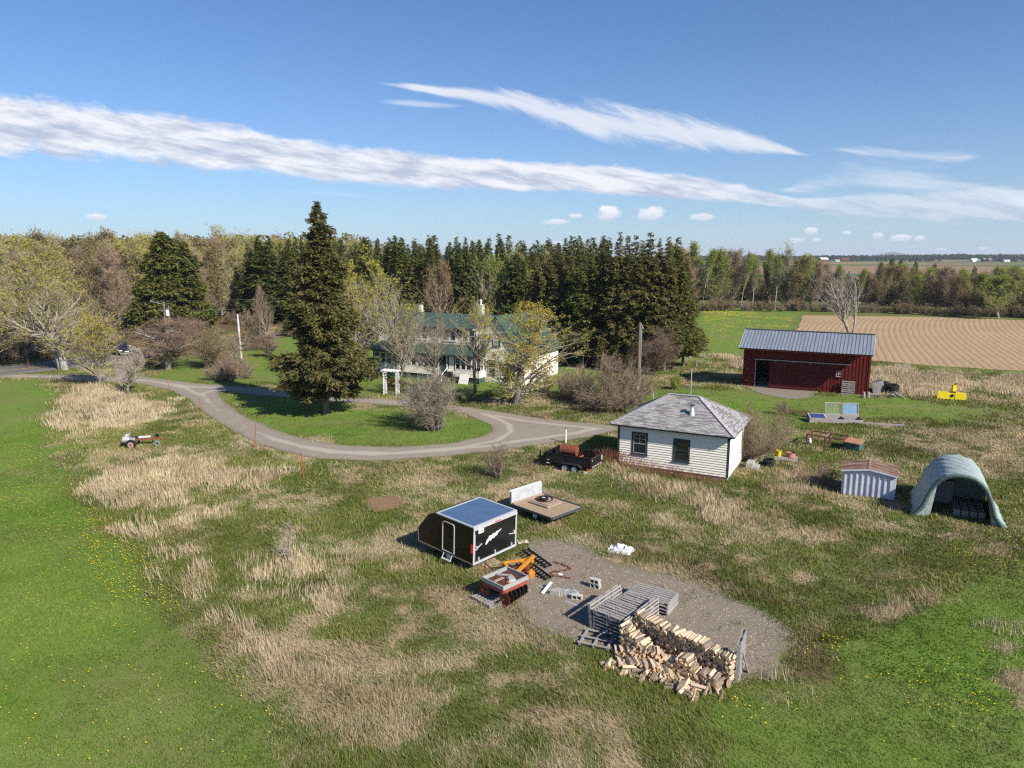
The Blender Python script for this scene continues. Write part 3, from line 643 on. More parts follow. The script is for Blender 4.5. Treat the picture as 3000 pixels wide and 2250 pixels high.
def scatter_tall():
    """extra dense stands where the photograph has solid straw"""
    xs, ys, ts = [], [], []
    for p, dn, t, w in STRAW:
        if t < .5 or dn < .6: continue
        P = np.array(p); a = P.min(0); b = P.max(0); A = (b - a).prod(); n = int(min(A * 5, 7000)); q = RG.uniform(a, b, (n, 2)); s = psdf(q[:, 0], q[:, 1], p) + (fbm(q[:, 0], q[:, 1], 2, 33, 3) - .5) * 3
        q = q[s < 0]; xs.append(q[:, 0]); ys.append(q[:, 1]); ts.append(np.full(len(q), t))
    x = np.concatenate(xs); y = np.concatenate(ys); t = np.concatenate(ts); k = ~inpoly_any(x, y, KEEPOUT + [FIELD, YARD, APRON], .1) & ~((psdf(x, y, DRIVE) < .3) & (psdf(x, y, ISLAND) > 0)) & (fbm(x, y, 1.4, 44, 3) > .5)
    x, y, t = x[k], y[k], t[k]; d = np.hypot(x, y); r = RG.random((len(x), 1)); c = np.array([.66, .55, .37]) * (1 - r) + np.array([.46, .36, .24]) * r
    blades('reed_stand', x, y, (.16 + .48 * t) * (.6 + .8 * fbm(x, y, 1.1, 47, 2)), np.maximum(.010, .00085 * d), np.full(len(x), .36), c, 12, .15 + .003 * d, 'dense stands of tall pale reed like straw beside the drive', 'dry grass')
scatter_tall()
def dandelions():
    P = []
    spots = [([(60, 1300), (250, 1400), (280, 1560), (200, 1700), (0, 1500)], 260), ([(620, 1560), (900, 1560), (1100, 1800), (900, 1800)], 0), ([(265, 1480), (380, 1560), (470, 1680), (520, 1800), (330, 1760), (230, 1620)], 380),
             ([(0, 1250), (400, 1400), (700, 1900), (900, 2240), (0, 2240)], 420), ([(2060, 905), (2330, 915), (2310, 960), (2060, 950)], 1000), ([(2050, 950), (2300, 960), (2170, 1030), (2050, 1030)], 500), ([(2800, 1200), (3000, 1240), (3000, 1290), (2850, 1240)], 60),
             ([(2780, 1600), (3000, 1500), (3000, 1750), (2850, 1700)], 90), ([(2100, 2060), (2900, 1900), (2950, 2240), (2150, 2240)], 90), ([(150, 925), (420, 935), (400, 975), (180, 975)], 160), ([(710, 1040), (820, 1040), (800, 1110), (700, 1100)], 120),
             ([(1740, 1760), (2300, 1830), (2240, 1960), (2140, 1990)], 14), ([(300, 1290), (620, 1330), (700, 1420), (330, 1400)], 120), ([(2360, 1850), (2500, 1880), (2450, 1960), (2350, 1930)], 30)]
    for p, n in spots:
        if not n: continue
        w = WP(p); A = np.array(w); q = RG.uniform(A.min(0), A.max(0), (n * 5, 2)); q = q[psdf(q[:, 0], q[:, 1], w) < 0]
        k = fbm(q[:, 0], q[:, 1], 2.5 + q[:, 1].mean() / 20, 55, 3); q = q[np.argsort(-k + RG.random(len(q)) * .25)][:n]; P.append(q)
    P = np.concatenate(P); d = np.hypot(P[:, 0], P[:, 1]); r = np.maximum(.024, .00042 * d) * RG.uniform(.7, 1.2, len(P)); z = terr(P[:, 0], P[:, 1]) + .10 + .05 * RG.random(len(P))
    V = []; a = np.arange(6) * pi / 3
    for k in range(6): V.append(np.stack([P[:, 0] + r * np.cos(a[k]), P[:, 1] + r * np.sin(a[k]), z - r * .2], 1))
    V.append(np.stack([P[:, 0], P[:, 1], z + r * .45], 1)); V = np.stack(V, 1); n = len(P); b = np.arange(n)[:, None] * 7
    F = np.concatenate([b + np.array([[k, (k + 1) % 6, 6]]) for k in range(6)])
    o = mesh_np('dandelion_flowers', V.reshape(-1, 3), [F], simple('dandelion_yellow', (.80, .56, .01), .8, .1, 0, .1, 3)); tag(o, 'yellow dandelion flowers dotted through the green grass', 'flowers', None, 'stuff')
dandelions()
def stones():
    n = 5200; A = np.array(YARD); q = RG.uniform(A.min(0), A.max(0), (n * 2, 2)); q = q[psdf(q[:, 0], q[:, 1], YARD) < .2][:n]; r = .012 + .03 * RG.random(len(q)) ** 4
    tet = np.array([(1, 0, 0), (-.5, .8, 0), (-.5, -.8, 0), (0, 0, .8)]); V = q[:, None, :2].repeat(4, 1); ang = RG.uniform(0, 6.3, len(q)); c, s = np.cos(ang), np.sin(ang)
    X = (tet[None, :, 0] * c[:, None] - tet[None, :, 1] * s[:, None]) * r[:, None]; Y = (tet[None, :, 0] * s[:, None] + tet[None, :, 1] * c[:, None]) * r[:, None]; Z = tet[None, :, 2] * r[:, None] + terr(q[:, 0], q[:, 1])[:, None] + .02
    V = np.stack([q[:, :1] + X, q[:, 1:2] + Y, Z], 2); b = np.arange(len(q))[:, None] * 4
    n_ = NT('pebbles', .9, .2); n_.col(n_.mix(n_.isl(), (.5, .46, .40), (.18, .155, .13)))
    o = mesh_np('loose_stones', V.reshape(-1, 3), [np.concatenate([b + np.array([[0, 1, 3]]), b + np.array([[1, 2, 3]]), b + np.array([[2, 0, 3]])])], n_.m); tag(o, 'small loose stones scattered over the gravel yard', 'stones', None, 'stuff')
stones()
# ---------------------------------------------------------------- trees
def tubes(segs, lmax=9, ks=(8, 5, 4, 3, 3, 3)):
    V = []; F = []; b = 0
    A = np.array([s[0] for s in segs]); B = np.array([s[1] for s in segs]); ra = np.array([s[2] for s in segs]); rb = np.array([s[3] for s in segs]); lv = np.array([s[4] for s in segs])
    for l in range(lmax):
        m = lv == l
        if not m.any(): continue
        k = ks[min(l, 5)]; a, q, r0, r1 = A[m], B[m], ra[m], rb[m]; d = q - a; d /= np.linalg.norm(d, axis=1)[:, None] + 1e-9
        up = np.where(np.abs(d[:, 2:3]) < .9, np.array([[0, 0, 1.]]), np.array([[1., 0, 0]])); u = np.cross(d, up); u /= np.linalg.norm(u, axis=1)[:, None]; v = np.cross(d, u)
        an = np.arange(k) * 2 * pi / k; ring = u[:, None] * np.cos(an)[None, :, None] + v[:, None] * np.sin(an)[None, :, None]
        P = np.concatenate([a[:, None] + ring * r0[:, None, None], q[:, None] + ring * r1[:, None, None]], 1); n = len(a); V.append(P.reshape(-1, 3))
        base = b + np.arange(n)[:, None] * 2 * k; F.append(np.concatenate([base + np.array([[i, (i + 1) % k, k + (i + 1) % k, k + i]]) for i in range(k)])); b += n * 2 * k
    return np.concatenate(V), np.concatenate(F)
def norm(v): return v / (np.linalg.norm(v) + 1e-9)
def skel(rng, H, r0, bole=.3, spread=.8, up=.12, lv=3, kids=(2, 2, 1.5), lf=(.5, .55, .5), wob=.12, forks=1, lean=(0, 0), n0=9, low=0.0):
    segs = []; fine = []
    def rec(p, d, L, r, l, n):
        st = L / n
        for i in range(n):
            t0, t1 = i / n, (i + 1) / n; d = norm(d + rng.normal(0, wob * (1 if l else .45), 3) + np.array([0, 0, up if l else .05]))
            q = p + d * st; ra, rb = r * (1 - .82 * t0), r * (1 - .82 * t1); segs.append((p, q, ra, rb, l))
            if l >= lv - 1: fine.append((p, q))
            if l < lv and (l > 0 or t1 > bole):
                k = kids[min(l, 2)]; k = int(k) + (rng.random() < k % 1)
                for _ in range(k):
                    a = rng.uniform(0, 2 * pi); s = spread * rng.uniform(.7, 1.25); u = norm(np.cross(d, (0.3, .9, .2))); v = np.cross(d, u)
                    nd = norm(d * cos(s) + (u * cos(a) + v * sin(a)) * sin(s)); f = lf[min(l, 2)] * rng.uniform(.65, 1.15)
                    if l == 0: f *= (1.15 - .75 * max(0, (t1 - bole) / (1 - bole))) 
                    rec(p + (q - p) * rng.random(), nd, L * f, min(rb * .75, r * .5), l + 1, max(3, int(n * .6)))
            p = q
    for k in range(forks):
        d = norm(np.array([lean[0] + (rng.normal(0, .28) if forks > 1 else 0), lean[1] + (rng.normal(0, .28) if forks > 1 else 0), 1.]))
        rec(np.array([rng.normal(0, r0 * .6) if forks > 1 else 0, rng.normal(0, r0 * .6) if forks > 1 else 0, -.1]), d, H * (1 if k == 0 else rng.uniform(.75, 1)), r0 / sqrt(forks) * 1.1, 0, n0)
    return segs, fine
def twigs(rng, fine, n, L, w, up=.3, sc=.6):
    A = np.array([f[0] for f in fine]); B = np.array([f[1] for f in fine]); i = rng.integers(0, len(A), n); t = rng.random((n, 1)); p = A[i] * (1 - t) + B[i] * t
    d = B[i] - A[i]; d /= np.linalg.norm(d, axis=1)[:, None] + 1e-9; d = d + rng.normal(0, sc, (n, 3)); d[:, 2] += up; d /= np.linalg.norm(d, axis=1)[:, None]
    s = np.cross(d, rng.normal(0, 1, (n, 3))); s /= np.linalg.norm(s, axis=1)[:, None]; l = L * rng.uniform(.5, 1.3, (n, 1))
    V = np.stack([p - s * w / 2, p + s * w / 2, p + d * l], 1); return V.reshape(-1, 3), np.arange(n * 3).reshape(-1, 3), p + d * l * rng.uniform(.4, 1, (n, 1))
def leaves(rng, P, n, size, jit):
    i = rng.integers(0, len(P), n); p = P[i] + rng.normal(0, jit, (n, 3)); a = rng.normal(0, 1, (n, 3)); a /= np.linalg.norm(a, axis=1)[:, None]; b = np.cross(a, rng.normal(0, 1, (n, 3))); b /= np.linalg.norm(b, axis=1)[:, None]
    s = size * rng.uniform(.5, 1.2, (n, 1)); V = np.stack([p - a * s / 2, p - b * s * .35, p + a * s / 2, p + b * s * .35], 1); return V.reshape(-1, 3), np.arange(n * 4).reshape(-1, 4)
def tree_obj(name, root_label, cat, loc, wood, twg, leaf, fine_n, twL, tww, leaf_n, leaf_s, rng, segs, fine, group=None, jit=.08, rz=0, lmain=1, crown_name='crown', sc=.6):
    t = thing(name, root_label, cat, loc, rz, group)
    main = [s for s in segs if s[4] <= lmain]; V, F = tubes(main); o = mesh_np('trunk', V, [F], wood, t); smooth(o)
    rest = [s for s in segs if s[4] > lmain]; Vs, Fs3, Fs4, mi = [], [], [], []
    b = 0; m4 = []; m3 = []
    if rest: V, F = tubes(rest); Vs.append(V); Fs4.append(F); m4 += [0] * len(F); b += len(V)
    P = np.array([f[1] for f in fine])
    if fine_n: V, F, P2 = twigs(rng, fine, fine_n, twL, tww, .3 if sc < .7 else .05, sc); Vs.append(V); Fs3.append(F + b); m3 += [0] * len(F); b += len(V); P = P2
    if leaf_n: V, F = leaves(rng, P, leaf_n, leaf_s, jit); Vs.append(V); Fs4.append(F + b); m4 += [1] * len(F); b += len(V)
    fl = ([np.concatenate(Fs4)] if Fs4 else []) + ([np.concatenate(Fs3)] if Fs3 else [])
    o = mesh_np(crown_name, np.concatenate(Vs), fl, twg, t); o.data.materials.append(leaf or twg); o.data.polygons.foreach_set('material_index', np.array(m4 + m3, np.int32)); return t
def conifer(rng, name, label, loc, H, Rm, dens, mat, bark, spray=(.55, .2), base=.06, droop=.25, per=9, gaps=0.0, prof=.85, step=.33, group=None, rough=.25, dead=True, tw=.02):
    segs = [(np.array([0, 0, -.15]), np.array([0, 0, H * .5]), Rm * tw * 3.2, Rm * tw * 1.7, 0), (np.array([0, 0, H * .5]), np.array([0, 0, H * .98]), Rm * tw * 1.7, .02, 0)]
    br = []; z = H * base
    while z < H * .985:
        t = (z / H - base) / (1 - base); L = Rm * (1 - t) ** prof * (.55 + .45 * min(1, t * 7 + .35)) + .05; nb = max(4, int(per * (.5 + .6 * (1 - t)))); a0 = rng.uniform(0, 6.28); lump = 1 + .22 * np.sin(z * 1.7 + rng.uniform(0, 1))
        for k in range(nb):
            if rng.random() < gaps: continue
            a = a0 + 2 * pi * k / nb + rng.normal(0, .25); l = L * lump * (1 - rough * rng.random() ** 1.5) * (1 + .12 * np.sin(a * 2 + z * .6)); dr = droop * rng.uniform(.5, 1.4) * (1 - .9 * t) - .35 * t
            d = np.array([cos(a), sin(a), -dr]); p = np.array([0, 0, z + rng.normal(0, .1)]); m = p + d * l * .6; e = m + np.array([cos(a), sin(a), -dr * .3 + .18]) * l * .4
            r = .012 + .011 * l; segs += [(p, m, r, r * .6, 1), (m, e, r * .6, .006, 1)]; br.append((p, m, e, l, a))
        z += step * rng.uniform(.8, 1.2) * (1 - .35 * t)
    P = []; D = []; Wd = []
    for p, m, e, l, a in br:
        n = max(5, int(dens * (.35 + l)))
        t = rng.random(n) ** .7 * .95 + .08; t = np.minimum(t, 1.03)
        q = np.where((t < .6)[:, None], p + (m - p) * (t / .6)[:, None], m + (e - m) * ((t - .6) / .4)[:, None])
        q = q + rng.normal(0, .05 + .06 * l, (n, 3)) * np.array([1, 1, .75]); da = a + rng.choice([-1, 1], n) * rng.uniform(.15, 1.15, n)
        P.append(q); D.append(np.stack([np.cos(da), np.sin(da), rng.normal(-.22, .42, n)], 1)); Wd.append(rng.uniform(.55, 1.25, n) * (.42 + .62 * min(1, l / 1.3)))
    P = np.concatenate(P); D = np.concatenate(D); D /= np.linalg.norm(D, axis=1)[:, None]; k = np.concatenate(Wd)[:, None]; n = len(P)
    s = np.cross(D, rng.normal(0, .5, (n, 3)) + np.array([0, 0, 1.])); s /= np.linalg.norm(s, axis=1)[:, None]; l, w = spray[0] * k, spray[1] * k
    V = np.stack([P - D * l * .15, P + D * l * .35 - s * w / 2 + np.array([0, 0, -.04]), P + D * l, P + D * l * .4 + s * w / 2 + np.array([0, 0, -.04])], 1)
    # a few tips at the leader
    t = thing(name, label, 'tree', loc, 0, group); Vt, Ft = tubes(segs); smooth(mesh_np('trunk', Vt, [Ft], bark, t)); mesh_np('crown', V.reshape(-1, 3), [np.arange(n * 4).reshape(-1, 4)], mat, t); return t
def at(px, py, z=0):
    x, y = G(px, py, z); return (x, y, tz(x, y))
rg = np.random.default_rng(12)
# the big spruce on the island of grass
x, y, z = at(957, 1216)
big = conifer(rg, 'spruce_tree', 'tallest brown green spruce standing on the grass island inside the looping drive', (x, y, z), 17.4, 3.9, 62, SPRO, GREYB, (.40, .15), .12, .32, 12, .20, .88, .27, None, .55)
# maples beside the house
def maple(px, py, top, wr, label, seed, leaf, ln, bole=.22, r0=.28, forks=1, wood=GREYB, twg=TWG, ls=.17, fn=6000, name='maple_tree', cat='tree', lean=(0, 0), spread=.75, kids=(3, 2.2, 1.6), up=.10, lf=(.46, .55, .5), n0=9, tww=.016, twl=.45, lv=3, group=None, jit=.1):
    x, y, z = at(px, py); H = top
    g = np.random.default_rng(seed); segs, fine = skel(g, H * .92, r0, bole, spread, up, lv, kids, lf, .12, forks, lean, n0)
    if wr:
        P = np.array([s[1] for s in segs]); rr = np.percentile(np.hypot(P[:, 0], P[:, 1]), 97); k = wr / rr; zs = H / P[:, 2].max()
        Z = P[:, 2] * zs; RR = np.hypot(P[:, 0], P[:, 1]) * k; zb = np.linspace(H * bole * .8, H, 9); ct = []; fa = []
        for z0, z1 in zip(zb[:-1], zb[1:]):
            m = (Z >= z0) & (Z < z1); zc = (z0 + z1) / 2; tgt = wr * math.sqrt(max(.04, 1 - ((zc - H * (.5 + bole * .42)) / (H * (.53 - bole * .4))) ** 2)); r_ = np.percentile(RR[m], 90) if m.sum() > 5 else tgt; ct.append(zc); fa.append(min(2.4, max(.45, tgt / max(r_, .05))))
        fa = np.convolve(np.pad(fa, 1, 'edge'), [.25, .5, .25], 'valid')
        def f(p): z_ = p[2] * zs; q_ = k * (np.interp(z_, ct, fa) * min(1, max(0, (z_ - H * bole * .6) / (H * .2 + .1))) + 1 - min(1, max(0, (z_ - H * bole * .6) / (H * .2 + .1)))); return np.array([p[0] * q_, p[1] * q_, z_])
        segs = [(f(a), f(b), c, d, l) for a, b, c, d, l in segs]; fine = [(f(a), f(b)) for a, b in fine]
    return tree_obj(name, label, cat, (x, y, z), wood, twg, leaf, fn, twl, tww, ln, ls, g, segs, fine, group, jit)
maple(1511, 1183, 9.4, 4.6, 'broad yellow flowering maple in front of the white gable of the farmhouse', 3, YEL, 11000, .17, .3, 1, ls=.15, fn=1200, spread=1.0)
maple(1393, 1172, 9.8, 2.2, 'slim sparse tree with a straight trunk in front of the porch windows', 4, YEL2, 2600, .42, .16, 1, ls=.13, fn=500, spread=.5, up=.25)
maple(1278, 1168, 8.0, 2.4, 'slim bare twiggy tree rising behind the lilac by the porch steps', 5, OLV, 1500, .35, .14, 1, ls=.1, fn=800, spread=.6, up=.15)
maple(1048, 1104, 14.2, 4.0, 'large yellow green maple between the big spruce and the farmhouse roof', 6, YEL2, 14000, .14, .42, 2, PALEB, ls=.19, fn=1200, spread=.6, up=.15)
maple(1165, 1116, 12.0, 2.9, 'yellow leafing tree overhanging the left end of the porch roof', 7, YEL2, 3000, .22, .22, 2, GREYB, ls=.16, fn=400, spread=.5, up=.2)
maple(1000, 1080, 12.0, 3.0, 'pale limbed tree half hidden behind the right side of the big spruce', 8, YEL, 6500, .2, .3, 2, PALEB, ls=.18, fn=700)
maple(193, 1082, 13.6, 5.4, 'old broad maple with thick pale limbs beside the road at the left', 9, YEL2, 9000, .16, .55, 2, PALEB, TWG, ls=.19, fn=3500, spread=.72, up=.13, tww=.024, twl=.7)
maple(-25, 1085, 12.5, 5.0, 'pale trunked maple cut off by the left edge beside the road', 10, YEL2, 6000, .16, .4, 2, PALEB, TWG, ls=.19, fn=2500, tww=.024, twl=.7)
maple(293, 1130, 7.6, 2.6, 'young yellow green tree with a thin trunk between the road and the drive', 11, YEL, 5200, .2, .13, 1, ls=.16, fn=1800, spread=.55, up=.25, tww=.02)
maple(375, 1155, 4.6, 1.7, 'small bare leafless tree on the bank below the drive junction', 12, None, 0, .22, .12, 1, twg=TWG, fn=2600, spread=.7, up=.22, tww=.02, twl=.4, name='bare_tree')
maple(493, 1082, 6.4, 4.6, 'spreading bare apple tree with a forked pale trunk on the front lawn', 13, None, 0, .2, .34, 1, wood=PALEB, twg=TWR, fn=7000, spread=.95, up=.06, tww=.022, twl=.5, name='apple_tree', kids=(3, 2.6, 2))
maple(640, 1075, 5.2, 3.4, 'olive green willow shrub with pale stems on the front lawn', 14, OLV, 6000, .08, .2, 5, wood=PALEB, twg=TWB, fn=7000, spread=.7, up=.1, tww=.02, name='willow_shrub', cat='shrub', ls=.13)
maple(792, 1030, 9.6, 1.9, 'tall thin bare tree on the lawn just left of the big spruce', 15, None, 0, .2, .13, 1, wood=PALEB, twg=TWB, fn=3800, spread=.42, up=.35, tww=.022, name='bare_tree')
maple(786, 1048, 3.2, 1.6, 'small dark rounded bare tree low on the lawn left of the big spruce', 16, None, 0, .2, .14, 1, wood=DARKB, twg=TWR, fn=3000, spread=.9, up=.05, tww=.02, name='bare_tree')
maple(1908, 1100, 5.6, 2.9, 'reddish bare crab apple tree in front of the tall dark spruces', 17, None, 0, .16, .2, 3, wood=DARKB, twg=TWR, fn=9000, spread=.8, up=.12, tww=.017, name='crab_apple_tree', kids=(3, 2.6, 2))
maple(2492, 984, 14.0, 5.6, 'big leafless grey tree rising behind the metal barn roof', 18, None, 0, .25, .36, 4, wood=PALEB, twg=TWP, fn=260, spread=.75, up=.16, tww=.03, twl=.8, name='bare_tree', kids=(1.3, 1.1, 1), lv=3, lf=(.55, .6, .5))
maple(2205, 1352, 4.2, 2.0, 'rusty brown willow bush against the sunlit side of the white shed', 19, RUS, 2600, .05, .08, 9, wood=GREYB, twg=TWB, fn=2600, spread=.42, up=.25, tww=.014, name='willow_bush', cat='shrub', ls=.07)
# shrubs
def shrub(px, py, H, W2, label, seed, leaf, ln, twg, fn, name='shrub', ls=.1, stems=14, tww=.012, flat=.55, wood=None, cat='shrub', group=None, ex=1.25):
    x, y, z = at(px, py); g = np.random.default_rng(seed); segs = []; fine = []
    for k in range(stems):
        a = g.uniform(0, 2 * pi); s = g.random() ** .6; p = np.array([cos(a) * .25 * W2 * s, sin(a) * .25 * W2 * s, -.05]); tgt = np.array([cos(a) * W2 * s, sin(a) * W2 * s, H * (1 - (1 - flat) * s * s) * g.uniform(.8, 1.02)]); n = 5
        pts = [p]
        for i in range(1, n + 1):
            t = i / n; q = p + (tgt - p) * np.array([t ** ex, t ** ex, t]) + g.normal(0, .05 * H * t, 3); pts.append(q)
        for i in range(n):
            segs.append((pts[i], pts[i + 1], .035 * (1 - i / n * .8) * H / 3 + .004, .035 * (1 - (i + 1) / n * .8) * H / 3 + .003, 0 if i < 2 else 1))
            if i >= 1: fine.append((pts[i], pts[i + 1]))
            if i >= 1:
                for _ in range(3):
                    d = norm(pts[i + 1] - pts[i] + g.normal(0, .5, 3) * np.linalg.norm(pts[i + 1] - pts[i]) * 1.2); e = pts[i] + d * H * g.uniform(.16, .32); e[2] = max(e[2], .12 * H); segs.append((pts[i], e, .008 * H / 3 + .003, .003, 2)); fine.append((pts[i], e))
    return tree_obj(name, label, cat, (x, y, z), wood or GREYB, twg, leaf, fn, .11 * H, tww, ln, ls, g, segs, fine, group, .06, 0, 1, 'twigs', 1.1)
shrub(1277, 1257, 5.0, 3.0, 'big rounded lilac bush on the right end of the grass island', 31, OLV, 5200, TWG, 15000, 'lilac_bush', .08, 34, .013, .5)
shrub(1790, 1195, 5.0, 4.2, 'large brown tangled bush left of the wooden utility pole', 32, OLV, 3000, TWB, 15000, 'brown_bush', .09, 70, .015, .35, ex=.7)
shrub(1700, 1172, 3.4, 2.3, 'brown leafless bush touching the left side of the large tangled bush', 33, None, 0, TWB, 7000, 'brown_bush', .09, 20, .014, .6)
shrub(678, 1112, 3.2, 2.7, 'round reddish brown bush on the lawn in front of the white pole', 34, None, 0, TWR, 11000, 'round_bush', .09, 60, .017, .25, ex=.6)
shrub(735, 1026, 4.3, 2.8, 'brown bush behind the white pole at the edge of the road', 35, None, 0, TWR, 9000, 'round_bush', .09, 44, .02, .35, ex=.7)
shrub(560, 1040, 5.0, 4.4, 'wide brown thicket behind the apple tree beside the road', 36, RUS, 2000, TWR, 14000, 'brown_thicket', .12, 34, .02, .5)
shrub(1600, 1152, 2.3, 1.3, 'yellow leafing bush on the lawn right of the yellow maple', 37, YEL, 1500, TWB, 2500, 'forsythia_bush', .09, 14, .013)
shrub(1462, 1400, 2.5, 1.05, 'small twiggy leafless bush in the meadow left of the dump trailer', 20, None, 0, TWR, 1500, 'twiggy_bush', .06, 13, .009, .6)
shrub(1648, 1156, 2.1, 1.1, 'small grey twiggy bush between the yellow bush and the brown bushes', 38, YEL, 500, TWG, 2500, 'twiggy_bush', .08, 12, .013)
shrub(2296, 1214, 1.3, .8, 'brown tuft of dead stems on the lawn left of the cold frames', 39, None, 0, TWR, 2200, 'dead_stem_clump', .1, 16, .014)
shrub(1975, 1142, 1.4, .9, 'fresh bright green bush on the lawn behind the white shed', 40, GRN, 3000, TWG, 300, 'green_bush', .1, 12)
shrub(2418, 1420, 1.5, .9, 'brown leafless bush against the left wall of the metal shed', 41, None, 0, TWR, 3000, 'brown_bush', .1, 16, .012)
shrub(1215, 1085, 1.2, 1.1, 'dark green bush beside the porch steps', 42, GRN, 2200, TWG, 300, 'green_bush', .1, 12)
shrub(1380, 1178, 1.6, .9, 'thin green sapling bush at the edge of the drive by the slim tree', 43, GRN, 500, TWG, 900, 'sapling_bush', .09, 10)
shrub(842, 1640, 1.9, .55, 'pale dead sapling standing in the brown patch of the meadow', 44, None, 0, TWP, 260, 'dead_sapling', .1, 3, .010)
# red-stemmed dogwood along the front of the white shed
DOGW = []
RED = twig_mat('red_stems', (.30, .075, .06), (.20, .10, .07))
for k in range(15):
    t = k / 14; p = SHED_O + eX * (-.7 + 7.2 * t) - eY * (.55 + .35 * random.Random(k).random()); px = 0
    g = np.random.default_rng(60 + k); hh = 1.0 - .45 * abs(t - .15) - .25 * t
    if k < 3:
        segs = []; fine = []
        for s in range(20):
            a = g.uniform(0, 6.28); r = g.random() ** .5 * .5; p0 = np.array([cos(a) * r, sin(a) * r, -.03]); p1 = p0 + np.array([g.normal(0, .22), g.normal(0, .22), g.uniform(.6, 1)]); segs.append((p0, p1, .009, .004, 1)); fine.append((p0 * .4 + p1 * .6, p1))
        V, F = tubes(segs); V2, F2, _ = twigs(g, fine, 130, .3, .009, .6); o = mesh_np('dogwood_bush', np.concatenate([V, V2]), [F, F2 + len(V)], RED); DOGW.append(o)
    else: o = DOGW[k % 3].copy(); COL.objects.link(o)
    o.location = (p[0], p[1], tz(*p)); o.rotation_euler[2] = g.uniform(0, 6); o.scale = (1.1, 1.1, hh)
    tag(o, 'red stemmed leafless dogwood growing along the foot of the white shed front wall', 'shrub', 'dogwood bushes along the white shed')
# ---------------------------------------------------------------- woods: prototypes, then single copies
def proto_decid(seed, H, wood, twg, leaf, ln, ls, fn, label, name, group, spread=.55, up=.25, tww=.04, bole=.12, wr=None, r0=.12):
    g = np.random.default_rng(seed); segs, fine = skel(g, H * .92, r0, bole, spread, up, 3, (2.2, 1.7, 1), (.34, .5, .5), .13, 1, (0, 0), 15)
    P = np.array([s[1] for s in segs]); k = (wr or H * .2) / np.percentile(np.hypot(P[:, 0], P[:, 1]), 95); zs = H / P[:, 2].max(); f = lambda p: np.array([p[0] * k, p[1] * k, p[2] * zs])
    segs = [(f(a), f(b), c, d, l) for a, b, c, d, l in segs]; fine = [(f(a), f(b)) for a, b in fine]
    return tree_obj(name, label, 'tree', (0, -900, -60), wood, twg, leaf, fn, .9, tww, ln, ls, g, segs, fine, group, .25)
GW = 'trees of the budding wood beyond the road'; GS = 'spruces of the plantation behind the farmhouse'; GE = 'trees of the wood beyond the ploughed field'
woodL = [proto_decid(101, 17, GREYB, TWB, OLV, 5200, .30, 5200, 'x', 'hardwood_tree', GW), proto_decid(102, 17, GREYB, TWG, YEL2, 5600, .30, 4200, 'x', 'hardwood_tree', GW),
         proto_decid(103, 16, PALEB, TWG, YEL2, 2600, .30, 5200, 'x', 'hardwood_tree', GW), proto_decid(104, 17, GREYB, TWB, RUS, 3600, .30, 5200, 'x', 'hardwood_tree', GW), proto_decid(105, 16, GREYB, TWB, None, 0, .3, 8000, 'x', 'hardwood_tree', GW)]
woodE = [proto_decid(111, 16, PALEB, TWG, GRN, 3800, .26, 2600, 'x', 'aspen_tree', GE, .38, .4, .04, .4, 2.2, .15), proto_decid(112, 14, GREYB, TWB, None, 0, .3, 8500, 'x', 'hardwood_tree', GE), proto_decid(113, 13, GREYB, TWR, OLV, 2400, .28, 6500, 'x', 'hardwood_tree', GE),
         proto_decid(114, 13, GREYB, TWG, GRN, 6000, .28, 2600, 'x', 'hardwood_tree', GE, wr=3.2), proto_decid(115, 13, DARKB, TWB, OLV, 5200, .28, 4200, 'x', 'hardwood_tree', GE, wr=3.4), proto_decid(116, 12, GREYB, TWR, RUS, 4200, .28, 5200, 'x', 'hardwood_tree', GE, wr=3)]
pl = [conifer(np.random.default_rng(120 + k), 'plantation_spruce', 'x', (0, -900, -60), 17, 2.9, 14, [SPR, SPRD, SPR, SPRD][k], DARKB, (.85, .34), .12, .35, 8, .06, 1.0, .5, GS, .4, tw=.022) for k in range(4)]
used = set()
def plant(protos, pts, label, group, hs):
    for i, (x, y, h, k) in enumerate(pts):
        s = h / hs[k]; w = s * random.uniform(.85, 1.2); loc = (x, y, tz(x, y) - .1); rz = random.uniform(0, 6.28)
        p = protos[k]
        if id(p) not in used: used.add(id(p)); p.location = loc; p.rotation_euler = (0, 0, rz); p.scale = (w, w, s); p['label'] = label[k]; p['group'] = group
        else: dup(p, loc, rz, label[k], group, (w, w, s))
random.seed(4)
def line_pts(front, rows, gap, depth, hfun, kf, jx=.35):
    out = []
    P = np.array(front); seg = np.concatenate([[0], np.cumsum(np.hypot(*np.diff(P, axis=0).T))])
    for r in range(rows):
        s = random.random() * gap
        while s < seg[-1]:
            x = np.interp(s, seg, P[:, 0]); y = np.interp(s, seg, P[:, 1]); tx = np.interp(s + .5, seg, P[:, 0]) - x; ty = np.interp(s + .5, seg, P[:, 1]) - y; L = math.hypot(tx, ty) + 1e-9
            nx, ny = -ty / L, tx / L; q = r * depth + random.uniform(-jx, jx) * depth; x += nx * q + random.uniform(-jx, jx) * gap; y += ny * q + random.uniform(-jx, jx) * gap
            out.append((x, y, hfun(r, x, y), kf(r, x, y))); s += gap * random.uniform(.75, 1.25) * (1 + .12 * r)
    return out
lab = ['budding brown twigged hardwood in the wood beyond the road', 'yellow green leafing hardwood in the wood beyond the road', 'pale barked hardwood with a thin yellow green crown beyond the road', 'rusty budding hardwood in the wood beyond the road', 'bare dark twigged hardwood in the wood beyond the road']
front = [(-165, 112), (-120, 106), (-92, 112), (-78, 128), (-64, 139), (-56, 146), (-44, 160), (-34, 185)]
